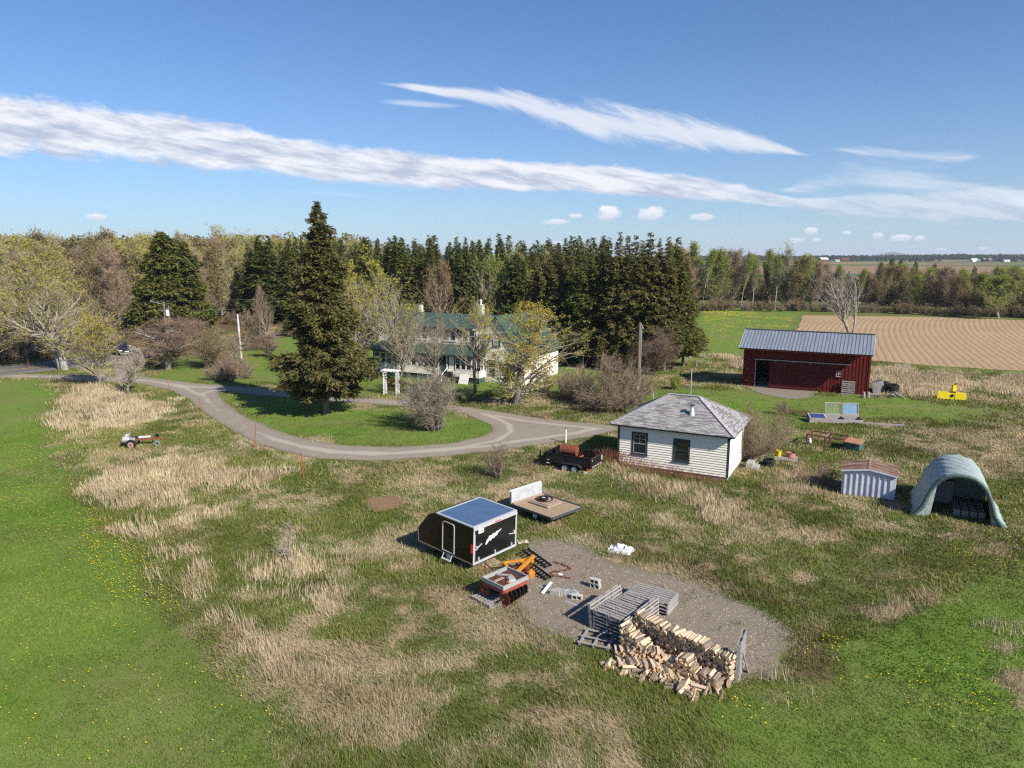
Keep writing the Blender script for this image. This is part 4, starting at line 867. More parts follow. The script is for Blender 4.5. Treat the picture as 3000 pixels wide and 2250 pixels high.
plant(woodL, [p for p in line_pts(front, 5, 3.5, 5.4, lambda r, x, y: random.uniform(14, 17.5) + r * .35, lambda r, x, y: random.choice([0, 1, 2, 2, 4, 4, 2] if r < 2 else [0, 1, 1, 2, 1, 3]))], lab, GW, [17, 17, 16, 17, 16])
lab = ['green plantation spruce standing behind the farmhouse', 'dark green plantation spruce standing behind the farmhouse', 'slightly paler plantation spruce standing behind the farmhouse', 'dark pointed plantation spruce standing behind the farmhouse']
front = [(-49, 141), (-30, 146), (-8, 146), (10, 143), (24, 140)]
front = [(-52, 138), (-34, 140), (-14, 136), (4, 130), (18, 128)]
plant(pl, line_pts(front, 7, 3.0, 4.2, lambda r, x, y: random.uniform(14.8, 17.6) + .02 * (x < -15), lambda r, x, y: random.randrange(4)), lab, GS, [17] * 4)
# two big dark spruces this side of the plantation, by the road
for px, py, H, w, lb in ((497, 985, 17.2, 5.6, 'broad dark spruce left of the pair beside the road'), (553, 985, 15.6, 5.0, 'narrower dark spruce right of the pair beside the road'), (425, 990, 9.5, 3.0, 'short dark spruce leaning out left of the pair beside the road')):
    x, y, z = at(px, py); conifer(np.random.default_rng(px), 'spruce_tree', lb, (x, y, z), H, w, 26, SPR, DARKB, (.75, .28), .03, .42, 10, .05, .72, .42)
# spruces close behind the house and the cluster right of it
hero = [conifer(np.random.default_rng(140 + k), 'spruce_tree', 'x', (0, -900, -60), 16, 3.0, 27, [SPRO, SPR, SPRO][k], GREYB, (.50, .19), .14, .42, 9, .20, .98, .36, 'tall spruces between the farmhouse and the field', .5, tw=.024) for k in range(3)]
cl = []
for px, py, top in ((1567, 1050, 738), (1608, 1040, 742), (1640, 1062, 716), (1668, 1050, 725), (1700, 1072, 698), (1728, 1052, 730), (1752, 1075, 716), (1778, 1060, 735), (1806, 1082, 676), (1830, 1066, 682), (1852, 1085, 680), (1872, 1060, 700), (1893, 1086, 671), (1922, 1072, 694), (1945, 1086, 690), (1972, 1080, 686), (2000, 1072, 730), (1985, 1052, 720)):
    x, y = G(px, py); d = y * cos(PITCH) + HC * sin(PITCH); elev = math.atan2(1125 - top, FPX) - PITCH; H = HC + math.hypot(x, y) * math.tan(elev) ; cl.append((x, y, max(8, H) * 1.0, random.randrange(3)))
plant(hero, cl, ['brownish green spruce in the tall clump right of the farmhouse', 'deep green spruce in the tall clump right of the farmhouse', 'brownish spruce with open lower branches in the clump right of the farmhouse'], 'tall spruces between the farmhouse and the field', [16] * 3)
for px, py, H, w, lb in ((1365, 985, 14.8, 3.4, 'dark layered spruce behind the farmhouse chimney'), (1515, 990, 13.6, 4.2, 'dark broad spruce behind the yellow maple'), (1262, 975, 15.0, 2.0, 'slender dark spruce behind the left part of the green roof')):
    x, y, z = at(px, py); conifer(np.random.default_rng(px), 'spruce_tree', lb, (x, y, z), H, w, 25, SPRD, DARKB, (.7, .26), .03, .3, 10, .03, .8, .42)
def midtree(px, py, top, wr, label, seed, leaf, ln, twg=TWG, fn=3000, wood=GREYB, name='hardwood_tree', ls=.26):
    x, y = G(px, py); H = HC + math.hypot(x, y) * math.tan(math.atan2(1125 - top, FPX) - PITCH)
    maple(px, py, H, wr, label, seed, leaf, ln, .2, .2, 1, wood, twg, ls, fn, name, spread=.5, up=.25, tww=.035, twl=.7)
midtree(1288, 1000, 760, 2.4, 'rusty brown bare tree standing before the spruces above the green roof', 71, RUS, 1500, TWR, 4500, PALEB)
midtree(1455, 985, 735, 3.4, 'bright yellow green birch between the dark spruces', 72, GRN, 5200, TWG, 2000, PALEB, 'birch_tree')
midtree(1570, 985, 770, 3.8, 'lime green birch right of the broad dark spruce', 73, GRN, 6500, TWG, 2000, PALEB, 'birch_tree')
midtree(1500, 960, 715, 3.4, 'tall pale green tree whose top shows over the dark spruces', 74, GRN, 3600, TWG, 2000, PALEB, 'birch_tree')
midtree(1605, 955, 725, 3.4, 'grey green budding tree behind the small dark spruce', 75, YEL2, 2500, TWG, 3000)
midtree(670, 935, 655, 7.5, 'tall round topped pale yellow tree rising above the spruce plantation', 76, YEL2, 8000, TWG, 3000, PALEB)
midtree(845, 930, 690, 5.0, 'pale yellow tree top between the plantation and the big spruce', 77, YEL2, 5000, TWG, 2000, PALEB)
lab = ['white trunked aspen with thin pale green leaves in the wood beyond the field', 'bare dark brown hardwood in the wood beyond the field', 'reddish twigged hardwood in the wood beyond the field', 'light green leafing hardwood in the wood beyond the field', 'olive budding hardwood in the wood beyond the field', 'rusty budding hardwood in the wood beyond the field']
front = [G(2015, 903), G(2200, 899), G(2500, 903), G(2800, 915), G(3000, 922), G(3250, 934), G(3500, 950)]
def hE(r, x, y):
    u = x / y; base = np.interp(u, [.2, .33, .38, .43, .47, .6, .9], [16.8, 16.2, 14.5, 12.2, 11.2, 11.5, 11.5]); return base * random.uniform(.8, 1.08)
def kE(r, x, y):
    u = x / y
    return random.choice([0, 0, 3, 1, 3, 1, 4, 0] if u < .42 else ([1, 4, 1, 2, 0] if u < .52 else ([1, 4, 3, 4, 2, 3] if u < .63 else [3, 4, 4, 3, 3, 4])))
plant(woodE, line_pts(front, 4, 3.4, 6, hE, kE), lab, GE, [16, 14, 13, 13, 13, 12])
for px, py, top, lb in ((2290, 895, 700, 'tallest white aspen standing over the wood beyond the field'), (2095, 893, 712, 'leafy aspen at the left end of the wood beyond the field'), (2160, 893, 712, 'pale crowned aspen next to the leafy one beyond the field')):
    x, y = G(px, py); H = HC + math.hypot(x, y) * math.tan(math.atan2(1125 - top, FPX) - PITCH); maple(px, py, H, 2.6, lb, px, GRN, 1500, .3, .2, 1, PALEB, TWP, .26, 900, 'aspen_tree', spread=.4, up=.4, tww=.045, twl=.9)
for px, py, top, w, lb in ((2602, 880, 742, 2.6, 'dark pointed spruce topping the right hand wood near the mountain'), (2628, 885, 748, 2.2, 'dark narrow spruce second from the mountain in the right hand wood'), (2480, 885, 780, 2.0, 'small dark spruce standing out before the far green field'), (2770, 885, 765, 3.2, 'dark bushy spruce in the right part of the wood'), (2672, 885, 752, 2.0, 'thin dark spruce right of the mountain'), (2845, 888, 765, 2.4, 'dark spruce near the right end of the wood'), (2250, 880, 745, 2.0, 'dark ragged spruce among the aspens')):
    x, y = G(px, py); H = HC + math.hypot(x, y) * math.tan(math.atan2(1125 - top, FPX) - PITCH); conifer(np.random.default_rng(px), 'spruce_tree', lb, (x, y, tz(x, y)), H, w, 14, SPRD, DARKB, (.8, .34), .05, .3, 8, .08, .75, .5)
for pr in woodL + woodE + pl + hero:
    if id(pr) not in used:
        for ch in list(pr.children): bpy.data.objects.remove(ch)
        bpy.data.objects.remove(pr)
midtree(2925, 930, 792, 4.6, 'large soft lime green willow at the right end of the wood', 78, GRN, 9000, TWG, 2500, PALEB, 'willow_tree', .3)
# undergrowth at the feet of both woods and along the road: brown thickets
BR = [shrub(-3000, 1500, 3.0, 2.4, 'x', 200 + k, [None, RUS, OLV][k], [0, 700, 800][k], [TWB, TWR, TWB][k], 2600, 'undergrowth_bush', .2, 18, .04, .5, group='brown undergrowth bushes at the edge of the woods') for k in range(3)]
pts = []
for fr, n in (([(-165, 108), (-120, 102), (-90, 107), (-76, 122), (-63, 133)], 46), ([(-58, 140), (-48, 134)], 4), ([G(2040, 906), G(2500, 908), G(3000, 927), G(3400, 945)], 46), ([G(-300, 1045), G(0, 1038), G(160, 1025), G(320, 1008)], 30), ([G(-200, 1060), G(60, 1052), G(200, 1036)], 18), ([G(0, 1010), G(150, 1000)], 8), ([G(830, 985), G(960, 985)], 5), ([G(1560, 1052), G(2000, 1050)], 8)):
    P = np.array(fr); seg = np.concatenate([[0], np.cumsum(np.hypot(*np.diff(P, axis=0).T))])
    for k in range(n):
        s = seg[-1] * (k + random.random()) / n; x = np.interp(s, seg, P[:, 0]) + random.uniform(-1, 1); y = np.interp(s, seg, P[:, 1]) + random.uniform(-1, 1.5); pts.append((x, y, random.uniform(2.0, 3.8) * (.5 if y < 100 and x > 0 else 1), random.randrange(3)))
plant(BR, pts, ['bare brown undergrowth bush at the edge of a wood', 'rusty undergrowth bush at the edge of a wood', 'budding undergrowth bush at the edge of a wood'], 'brown undergrowth bushes at the edge of the woods', [3] * 3)
# ---------------------------------------------------------------- materials for built things
def clap(name, c, pitch=.115, c2=None, strength=.9, peel=.0):
    """clapboard: a real step at every board comes from the mesh; this adds paint wear"""
    n = NT(name, .7, .25); g = n.noise(1.6, 7, .7, n.vmul(n.obj, (1, 1, 7))); h = n.noise(.7, 4)
    cc = n.mix(n.rng(g, .35, .7, 0, .35), c, tuple(x * .8 for x in c))
    if peel: cc = n.mix(n.rng(n.math('ADD', g, n.math('MULTIPLY', h, .35)), .80, .86, 0, peel), cc, (.22, .21, .19))
    n.col(cc); return n.m
WHITE = clap('old_white_clapboard', (.80, .75, .64), peel=.75); CREAM = clap('cream_clapboard', (.80, .755, .64), peel=.2)
GTRIM = simple('green_black_trim', (.030, .042, .040), .6, .3, 0, .4, 5, .2, (.09, .095, .09), (.5, .8))
GREENR = simple('green_metal_roof', (.050, .092, .068), .45, .4, 0, .12, .8)
SKIRT = simple('green_painted_skirt', (.07, .12, .09), .8, .2, 0, .4, 2)
GLASS = NT('window_glass', .06, .8); GLASS.col((.012, .016, .020)); GLASS = GLASS.m
WTRIM = simple('white_trim', (.74, .73, .69), .6, .3, 0, .12, 4)
CONC = simple('concrete', (.42, .40, .36), .92, .15, 0, .3, 4, .3); BLOCK = simple('cinder_block', (.50, .48, .43), .95, .1, 0, .25, 9, .4)
REDB = weathered('barn_red_boards', (.175, .022, .018), (.105, .015, .013), (3, 3, .5)); REDD = weathered('barn_red_door', (.12, .018, .016), (.08, .013, .012), (3, 3, .5))
BLACKV = simple('inner_shade_black', (.012, .012, .013), .9, .1, 0, .3, 2)  # near-black colour standing in for shade inside the doorway and block cells
def m_corr(name, c, c2, metal=.0, rough=.45, vec=(1, 1, 1), thr=(.45, .6)):
    n = NT(name, rough, .5, metal); a = n.noise(1.2, 6, .65, n.vmul(n.obj, vec)); n.col(n.mix(n.rng(a, *thr), c, c2)); return n.m
GALV = m_corr('galvanised_roof', (.27, .30, .345), (.22, .25, .295), .25, .5, (3, .3, .3))
RUSTR = m_corr('rusting_roof', (.34, .27, .21), (.19, .07, .035), 0, .7, (.6, 5, 1), (.42, .58)); WSHEET = m_corr('white_steel_sheet', (.56, .57, .64), (.48, .49, .56), 0, .5)
TARP = None
n = NT('grey_green_fabric', .55, .35); a = n.noise(2.2, 6, .6); n.col(n.mix(n.rng(a, .35, .7), (.31, .37, .355), (.25, .31, .30))).bump(n.noise(3.5, 5, .6, n.vmul(n.obj, (1, .35, 1))), .7, .05); TARP = n.m
BPAINT = simple('gloss_black_panel', (.010, .010, .010), .16, .6, 0, .2, 1.5); BBROWN = simple('gloss_dark_panel', (.012, .010, .008), .2, .35, 0, .3, 1.5)
ALU = simple('bright_aluminium', (.62, .63, .64), .45, .5, .3, .15, 8); ROOFB = simple('trailer_roof_sheet', (.085, .15, .26), .34, .6, .15, .2, 1.2)
REDL = simple('red_lens', (.50, .02, .015), .3, .5, 0, .1, 5); BLK = simple('black_steel', (.012, .012, .013), .45, .4, 0, .3, 3); RUB = simple('rubber', (.018, .018, .019), .85, .2, 0, .3, 6)
RIMW = simple('white_wheel', (.66, .67, .68), .4, .4, 0, .2, 6); RUST = simple('rust', (.24, .065, .032), .85, .2, 0, .45, 5, .4, (.12, .045, .03)); RUSTD = simple('dark_rust', (.11, .05, .035), .9, .15, 0, .45, 7, .4)
ORNG = simple('orange_paint', (.62, .12, .03), .6, .3, 0, .35, 5); REDP = simple('faded_red_paint', (.34, .065, .04), .7, .25, 0, .45, 6, 0, (.22, .06, .04)); YELP = simple('orange_yellow_paint', (.66, .27, .015), .55, .35, 0, .3, 6, 0, (.35, .13, .02)); YELB = simple('bright_yellow_paint', (.78, .60, .015), .45, .4, 0, .15, 5)
GWOOD = weathered('weathered_pallet_wood', (.42, .395, .375), (.23, .21, .20), (9, 9, 9)); PLY = weathered('aged_plywood', (.40, .31, .20), (.27, .20, .13), (4, 1, 1)); PLYB = weathered('plywood_board', (.42, .34, .26), (.30, .21, .15), (4, 1, 1)); POLEW = weathered('pole_wood', (.26, .21, .16), (.15, .12, .10), (12, 12, .6))
BIRCHW = simple('white_birch_post', (.60, .59, .56), .85, .2, 0, .5, 5, 0, (.25, .24, .22), (.55, .75)); PIPE = simple('grey_pipe', (.42, .43, .44), .6, .4, .2, .2, 5); WPLA = simple('white_plastic', (.72, .72, .72), .5, .4, 0, .1, 4)
TEAL = simple('teal_painted_board', (.07, .14, .12), .75, .2, 0, .35, 4); STAKE = simple('orange_stake_paint', (.42, .07, .03), .7, .2, 0, .2, 4); PINKP = simple('faded_pink_tub', (.55, .22, .17), .7, .3, 0, .2, 4)
MINT = simple('mint_plastic', (.25, .55, .42), .5, .4); BLUEC = simple('blue_corrugated', (.18, .30, .42), .35, .5, 0, .2, 2); GREENC = simple('green_corrugated', (.17, .22, .09), .4, .5, 0, .25, 2); BLUED = simple('deep_blue_panel', (.05, .06, .20), .35, .5, 0, .4, 3)
LX = R(-27.5)
def rain_wall(b, x0, x1, yf, z0, z1, pitch=.12, face='front', mi=0, holes=()):
    """clapboard courses as real overlapping boards on one vertical side; face: front (-y), back (+y), right (+x), left (-x)"""
    z = z0
    while z < z1 - .01:
        h = min(pitch, z1 - z)
        for a0, a1 in cut(x0, x1, [hh for hh in holes if hh[2] < z + h * .6 and hh[3] > z + h * .4]):
            lo, hi = .045, .008
            if face == 'front': P = [(a0, yf - lo, z), (a1, yf - lo, z), (a1, yf - hi, z + h), (a0, yf - hi, z + h)]; Q = [(a0, yf, z), (a1, yf, z)]
            elif face == 'right': P = [(yf + lo, a0, z), (yf + lo, a1, z), (yf + hi, a1, z + h), (yf + hi, a0, z + h)]; Q = [(yf, a0, z), (yf, a1, z)]
            elif face == 'left': P = [(yf - lo, a1, z), (yf - lo, a0, z), (yf - hi, a0, z + h), (yf - hi, a1, z + h)]; Q = [(yf, a1, z), (yf, a0, z)]
            else: P = [(a1, yf + lo, z), (a0, yf + lo, z), (a0, yf + hi, z + h), (a1, yf + hi, z + h)]; Q = [(a1, yf, z), (a0, yf, z)]
            b.add(P, [(0, 1, 2, 3)], mi); b.add([P[0], P[1], Q[1], Q[0]], [(0, 3, 2, 1)], mi)
        z += h
def cut(a, b, holes):
    out = [(a, b)]
    for h in holes:
        nw = []
        for p, q in out:
            if h[1] <= p or h[0] >= q: nw.append((p, q)); continue
            if h[0] > p: nw.append((p, h[0]))
            if h[1] < q: nw.append((h[1], q))
        out = nw
    return out
def window(parent, x, z, w, h, y, frame, sash=None, mull=(2, 2), fr=.11, face='front', sill=True, dep=.05, half=False):
    """frame proud of the wall, sash bars, dark pane set back; one window = one part with sub-parts"""
    sash = sash or frame
    def mp(b):
        if face == 'right':                       # rotate local front onto +x side
            b.v = [(-py_, px_, pz_) for px_, py_, pz_ in b.v]
        return b
    b = MB(); b.box(x - w / 2 - fr, x - w / 2, y - dep, y, z - fr, z + h + fr); b.box(x + w / 2, x + w / 2 + fr, y - dep, y, z - fr, z + h + fr)
    b.box(x - w / 2, x + w / 2, y - dep, y, z + h, z + h + fr); b.box(x - w / 2, x + w / 2, y - dep, y, z - fr, z)
    if sill: b.box(x - w / 2 - fr - .04, x + w / 2 + fr + .04, y - dep - .05, y - dep, z - fr, z - fr + .05)
    f = mp(b).build('window', frame, parent)
    s = MB(); t = .035; yy = y - dep * .35
    s.box(x - w / 2, x - w / 2 + t, yy - .02, yy, z, z + h); s.box(x + w / 2 - t, x + w / 2, yy - .02, yy, z, z + h)
    s.box(x - w / 2 + t, x + w / 2 - t, yy - .02, yy, z, z + t); s.box(x - w / 2 + t, x + w / 2 - t, yy - .02, yy, z + h - t, z + h); s.box(x - w / 2 + t, x + w / 2 - t, yy - .021, yy, z + h / 2 - t * .6, z + h / 2 + t * .6)
    if mull:
        for k in range(1, mull[0]): xx = x - w / 2 + w * k / mull[0]; s.box(xx - .011, xx + .011, yy - .019, yy, z + (h / 2 + t * .6 if half else t), z + h - t)
        if half: s.box(x - w / 2 + t, x + w / 2 - t, yy - .018, yy, z + h * .74, z + h * .77)
    mp(s).build('sash', sash, f)
    p = MB(); p.box(x - w / 2, x + w / 2, y - .005, y + .01, z, z + h); mp(p).build('pane', GLASS, f); return f
def shingle_mat():
    n = NT('weathered_shingles', .92, .15); sp = n.N.new('ShaderNodeTexBrick'); u = n.attr('su'); v = n.attr('sv'); c = n.N.new('ShaderNodeCombineXYZ'); n.L.new(u, c.inputs[0]); n.L.new(v, c.inputs[1]); n.L.new(c.outputs[0], sp.inputs['Vector'])
    sp.inputs['Scale'].default_value = 1; sp.inputs['Brick Width'].default_value = .31; sp.inputs['Row Height'].default_value = .145; sp.inputs['Mortar Size'].default_value = .012; sp.inputs['Color1'].default_value = (.36, .352, .345, 1); sp.inputs['Color2'].default_value = (.235, .228, .225, 1); sp.inputs['Mortar'].default_value = (.12, .11, .12, 1)
    sp.offset = .5; sp.inputs['Bias'].default_value = -.25
    ns = n.noise(1.0, 3, .6, n.vmul(c.outputs[0], (1.0, 7, 1))); row = n.noise(.9, 2); d = n.rng(n.math('ADD', ns, n.math('MULTIPLY', row, .3)), .66, .70, 0, .8)
    cc = n.mix(d, sp.outputs['Color'], (.13, .115, .12)); cc = n.mix(n.rng(n.noise(9, 4), .6, .75, 0, .4), cc, (.21, .19, .18)); n.col(cc).bump(sp.outputs['Fac'], -.5, .02); return n.m
SHING = shingle_mat()
def roof_face(pts, mat, name, parent, th=.06, uv=True):
    """one roof plane (any polygon) as a slab, with along/up coordinates for shingles. pts[0]->pts[1] is the eave"""
    P = [np.array(p, float) for p in pts]; nrm = np.cross(P[1] - P[0], P[2] - P[0]); nrm /= np.linalg.norm(nrm)
    if nrm[2] < 0: nrm = -nrm
    V = [p + nrm * th for p in P] + P; n = len(P); F = [tuple(range(n)), tuple(range(2 * n - 1, n - 1, -1))] + [(i, (i + 1) % n, n + (i + 1) % n, n + i) for i in range(n)]
    b = MB(); b.add(V, F); o = b.build(name, mat, parent); e = P[1] - P[0]; e /= np.linalg.norm(e); q = np.cross(nrm, e)
    co = np.array([tuple(v.co) for v in o.data.vertices]); attr(o, 'su', (co - P[0]) @ e + 3.7); attr(o, 'sv', (co - P[0]) @ q + 5); return o
# ================================================================ white shed with hipped shingle roof
def white_shed():
    o = SHED_O; z0 = tz(*SHED_C) - .12; t = thing('clapboard_shed', 'small white clapboard outbuilding with hipped grey shingle roof and stovepipe vent', 'shed', (o[0], o[1], z0), LX)
    L, D, H = 6.75, 4.8, 2.86; f = .34
    b = MB(); b.box(.03, L - .03, .03, D - .03, -.5, f); b.build('foundation', CONC, t)
    w = MB(); w.box(.0, L, .0, D, f, H); ww, wh = .78, 1.22; h1 = (1.0, 1.0 + ww + .0, 1.12, 1.12 + wh); h2 = (3.6, 3.6 + ww, 1.0, 1.0 + wh)
    rain_wall(w, 0.1, L - .1, 0, f, H - .1, .15, 'front', 0, [(h[0] - .1, h[1] + .1, h[2] - .1, h[3] + .1) for h in (h1, h2)]); rain_wall(w, .1, D - .1, L, f, H - .1, .105, 'right'); rain_wall(w, .1, D - .1, 0, f, H - .1, .105, 'left')
    w.build('wall', WHITE, t)
    c = MB()
    for x0, x1, y0, y1 in ((-.03, .11, -.03, .0), (L - .11, L + .03, -.03, .0), (L, L + .03, 0, .11), (L, L + .03, D - .11, D + .03), (-.03, 0, 0, .11)): c.box(x0, x1, y0, y1, f - .03, H - .1)
    c.box(-.03, L + .03, -.035, 0, H - .1, H + .02); c.box(L, L + .035, 0, D, H - .1, H + .02); c.build('trim', GTRIM, t)
    window(t, h1[0] + ww / 2, h1[2], ww, wh, -.004, GTRIM, PIPE, (2, 2), .12, half=True); window(t, h2[0] + ww / 2, h2[2], ww, wh, -.004, GTRIM, GTRIM, None, .12)
    ov, oe = .48, .38; zr = H + 1.62; x0, x1, y0, y1 = -oe, L + oe, -ov, D + ov; ze = H - .0; rx0, rx1 = 2.53, 4.38; ym = D / 2
    A, B, C_, D_ = (x0, y0, ze), (x1, y0, ze), (x1, y1, ze), (x0, y1, ze); E1, E2 = (rx0, ym, zr), (rx1, ym, zr)
    r = roof_face([A, B, E2, E1], SHING, 'roof', t)
    for q in ([B, C_, E2], [C_, D_, E1, E2], [D_, A, E1]):
        s = roof_face(q, SHING, 'roof_plane', r)
    cap = MB()
    for p, q in ((A, E1), (B, E2), (C_, E2), (D_, E1), (E1, E2)): cap.beam(np.array(p) + (0, 0, .075), np.array(q) + (0, 0, .075), .24, .035)
    cap.build('ridge_cap', simple('ridge_shingle', (.40, .39, .40), .9, .1, 0, .35, 5), r)
    sf = MB(); sf.box(x0 + .03, x1 - .03, y0 + .03, y1 - .03, ze - .07, ze - .015); sf.build('soffit', GTRIM, t)
    # stove vent
    vx, vy = 4.3, .9; vz = ze + (vy + ov) / (ym + ov) * (zr - ze) + .03; v = MB(); v.cyl((vx, vy, vz - .1), (vx, vy, vz + .42), .19, .10, 16); v.cyl((vx, vy, vz + .42), (vx, vy, vz + .58), .075, .075, 14); v.build('roof_vent', ALU, t, sm=True)
    v = MB(); v.cyl((vx, vy, vz + .58), (vx, vy, vz + .61), .17, .17, 16); v.cyl((vx, vy, vz + .61), (vx, vy, vz + .67), .15, .04, 16); v.build('vent_cap', GTRIM, t)
white_shed()
# ================================================================ red barn
def red_barn():
    o = BARN_O; z0 = tz(*BARN_C) - .05; t = thing('red_barn', 'dark red board barn with a galvanised metal gable roof and open sliding door', 'barn', (o[0], o[1], z0), LX)
    L, D, H = 11.45, 5.2, 4.72; ym = 1.6; dx0, dx1 = 1.22, 2.55; dh = 2.72
    w = MB(); w.box(0, dx0, 0, .15, 0, H); w.box(dx1, L, 0, .15, 0, H); w.box(dx0, dx1, 0, .15, dh, H); H2 = 3.75; w.box(.15, L - .15, D - .15, D, 0, H2); w.box(L - .15, L, .15, D, 0, H2); w.box(0, .15, .15, D, 0, H2)
    zr = 5.56
    w.add([(L - .15, 0, H), (L - .15, D, H2), (L - .15, ym, zr), (L, 0, H), (L, D, H2), (L, ym, zr)], [(0, 1, 2), (3, 5, 4), (0, 2, 5, 3), (1, 4, 5, 2), (0, 3, 4, 1)]); w.add([(0, 0, H), (0, D, H2), (0, ym, zr), (.15, 0, H), (.15, D, H2), (.15, ym, zr)], [(0, 2, 1), (3, 4, 5), (0, 3, 5, 2), (1, 2, 5, 4), (0, 1, 4, 3)])
    w.build('wall', REDB, t)
    bt = MB(); x = 7.6
    while x < L: bt.box(x, x + .045, -.028, 0, .12, H); x += .30
    y = .1
    while y < D: bt.box(L, L + .028, y, y + .045, .12, 5.3 - .45 * abs(y - ym)); y += .30
    x = .1
    while x < 1.1: bt.box(x, x + .045, -.028, 0, .12, H); x += .30
    x = 2.7
    while x < 7.6: bt.box(x, x + .045, -.028, 0, dh + .12, H); x += .30
    bt.box(-.02, .1, -.04, -.0, .05, H); bt.box(L - .1, L + .04, -.04, 0, .05, H); bt.build('batten', REDB, t)
    fl = MB(); fl.box(.15, L - .15, .15, D - .15, -.1, .06); fl.build('floor', CONC, t)
    inn = MB(); inn.box(.6, 3.6, 3.2, 3.3, .06, 2.6); inn.build('door_shade_panel', BLACKV, t)  # near-black sheet painted as the shade behind the open door
    # doors on the rail: two leaves, boards and crossed braces
    for k, (a, b_) in enumerate(((dx1 + .0, dx1 + 2.55), (dx1 + 2.6, dx1 + 5.1))):
        d = MB(); d.box(a, b_, -.10, -.045, .1, dh + .02); dd = d.build('sliding_door', REDD, t); e = MB(); th = .12; yy = -.101
        for p in ((a, a + th, .1, dh), (b_ - th, b_, .1, dh), (a + th, b_ - th, .1, .1 + th), (a + th, b_ - th, dh - th, dh)): e.box(p[0], p[1], yy - .025, yy, p[2], p[3])
        if k == 0: e.beam((a + .2, yy - .012, .25), (b_ - .2, yy - .012, dh - .15), .02, .13); e.beam((a + .2, yy - .036, dh - .15), (b_ - .2, yy - .036, .25), .02, .13)
        e.build('door_brace', REDD, dd)
    r = MB(); r.box(dx0 - .15, 9.75, -.15, -.1, dh + .07, dh + .15); rr = r.build('door_rail', PIPE, t)
    for xx in (3.0, 4.7, 6.2): q = MB(); q.box(xx, xx + .09, -.19, -.15, dh - .06, dh + .12); q.build('rail_hanger', PIPE, rr)
    j = MB(); j.box(dx0 - .06, dx0, -.04, 0, .05, dh + .05); j.build('door_jamb', PIPE, t)
    window(t, 8.83, 1.62, .44, .56, -.03, REDD, WTRIM, (2, 2), .07)
    for zz in (1.75, .55): q = MB(); q.box(.3, .5, -.035, -.028, zz, zz + .05); q.build('hinge', PIPE, t)
    ov, og = 1.75, .22; ze = 4.06
    for s, nm in ((0, 'roof'), (1, 'roof')):
        ye = -ov if s == 0 else D + .3; ze = 4.06 if s == 0 else 3.75; P = [(-og, ye, ze), (L + og, ye, ze), (L + og, ym, zr + .06), (-og, ym, zr + .06)]
        if s: P = P[::-1]; P = [P[1], P[0], P[3], P[2]]; P = [(L + og, ye, ze), (-og, ye, ze), (-og, ym, zr + .06), (L + og, ym, zr + .06)]
        ro = roof_face(P, GALV, nm, t, .04); rb = MB(); x = -og + .08
        u = np.array([0, ym - ye, zr + .06 - ze]); nn = np.array([0, -u[2], u[1]]) if s == 0 else np.array([0, u[2], -u[1]]); nn = nn / np.linalg.norm(nn)
        while x < L + og:
            rb.beam(np.array([x, ye, ze]) + nn * .052, np.array([x, ym, zr + .06]) + nn * .055, .05, .04); x += .32
        rb.build('roof_rib', simple('roof_rib_metal', (.15, .17, .20), .5, .4), ro)
        if s == 0:
            g = MB(); g.beam((-og - .02, ye, ze + .0), (-og - .02, ym, zr + .06), .05, .12); g.beam((L + og + .02, ye, ze), (L + og + .02, ym, zr + .06), .05, .12); g.build('rake_trim', ALU, ro)
    g = MB(); g.beam((-og, ym, zr + .13), (L + og, ym, zr + .13), .34, .05); g.build('ridge_cap', simple('dark_ridge', (.10, .12, .14), .6, .3), t)
    s = MB(); s.prism([(-ov + .03, 3.98), (-.03, 4.70), (-.03, 4.66), (-ov + .03, 3.94)], -og + .03, L + og - .03, ax='x'); s.build('soffit', REDD, t)
red_barn()
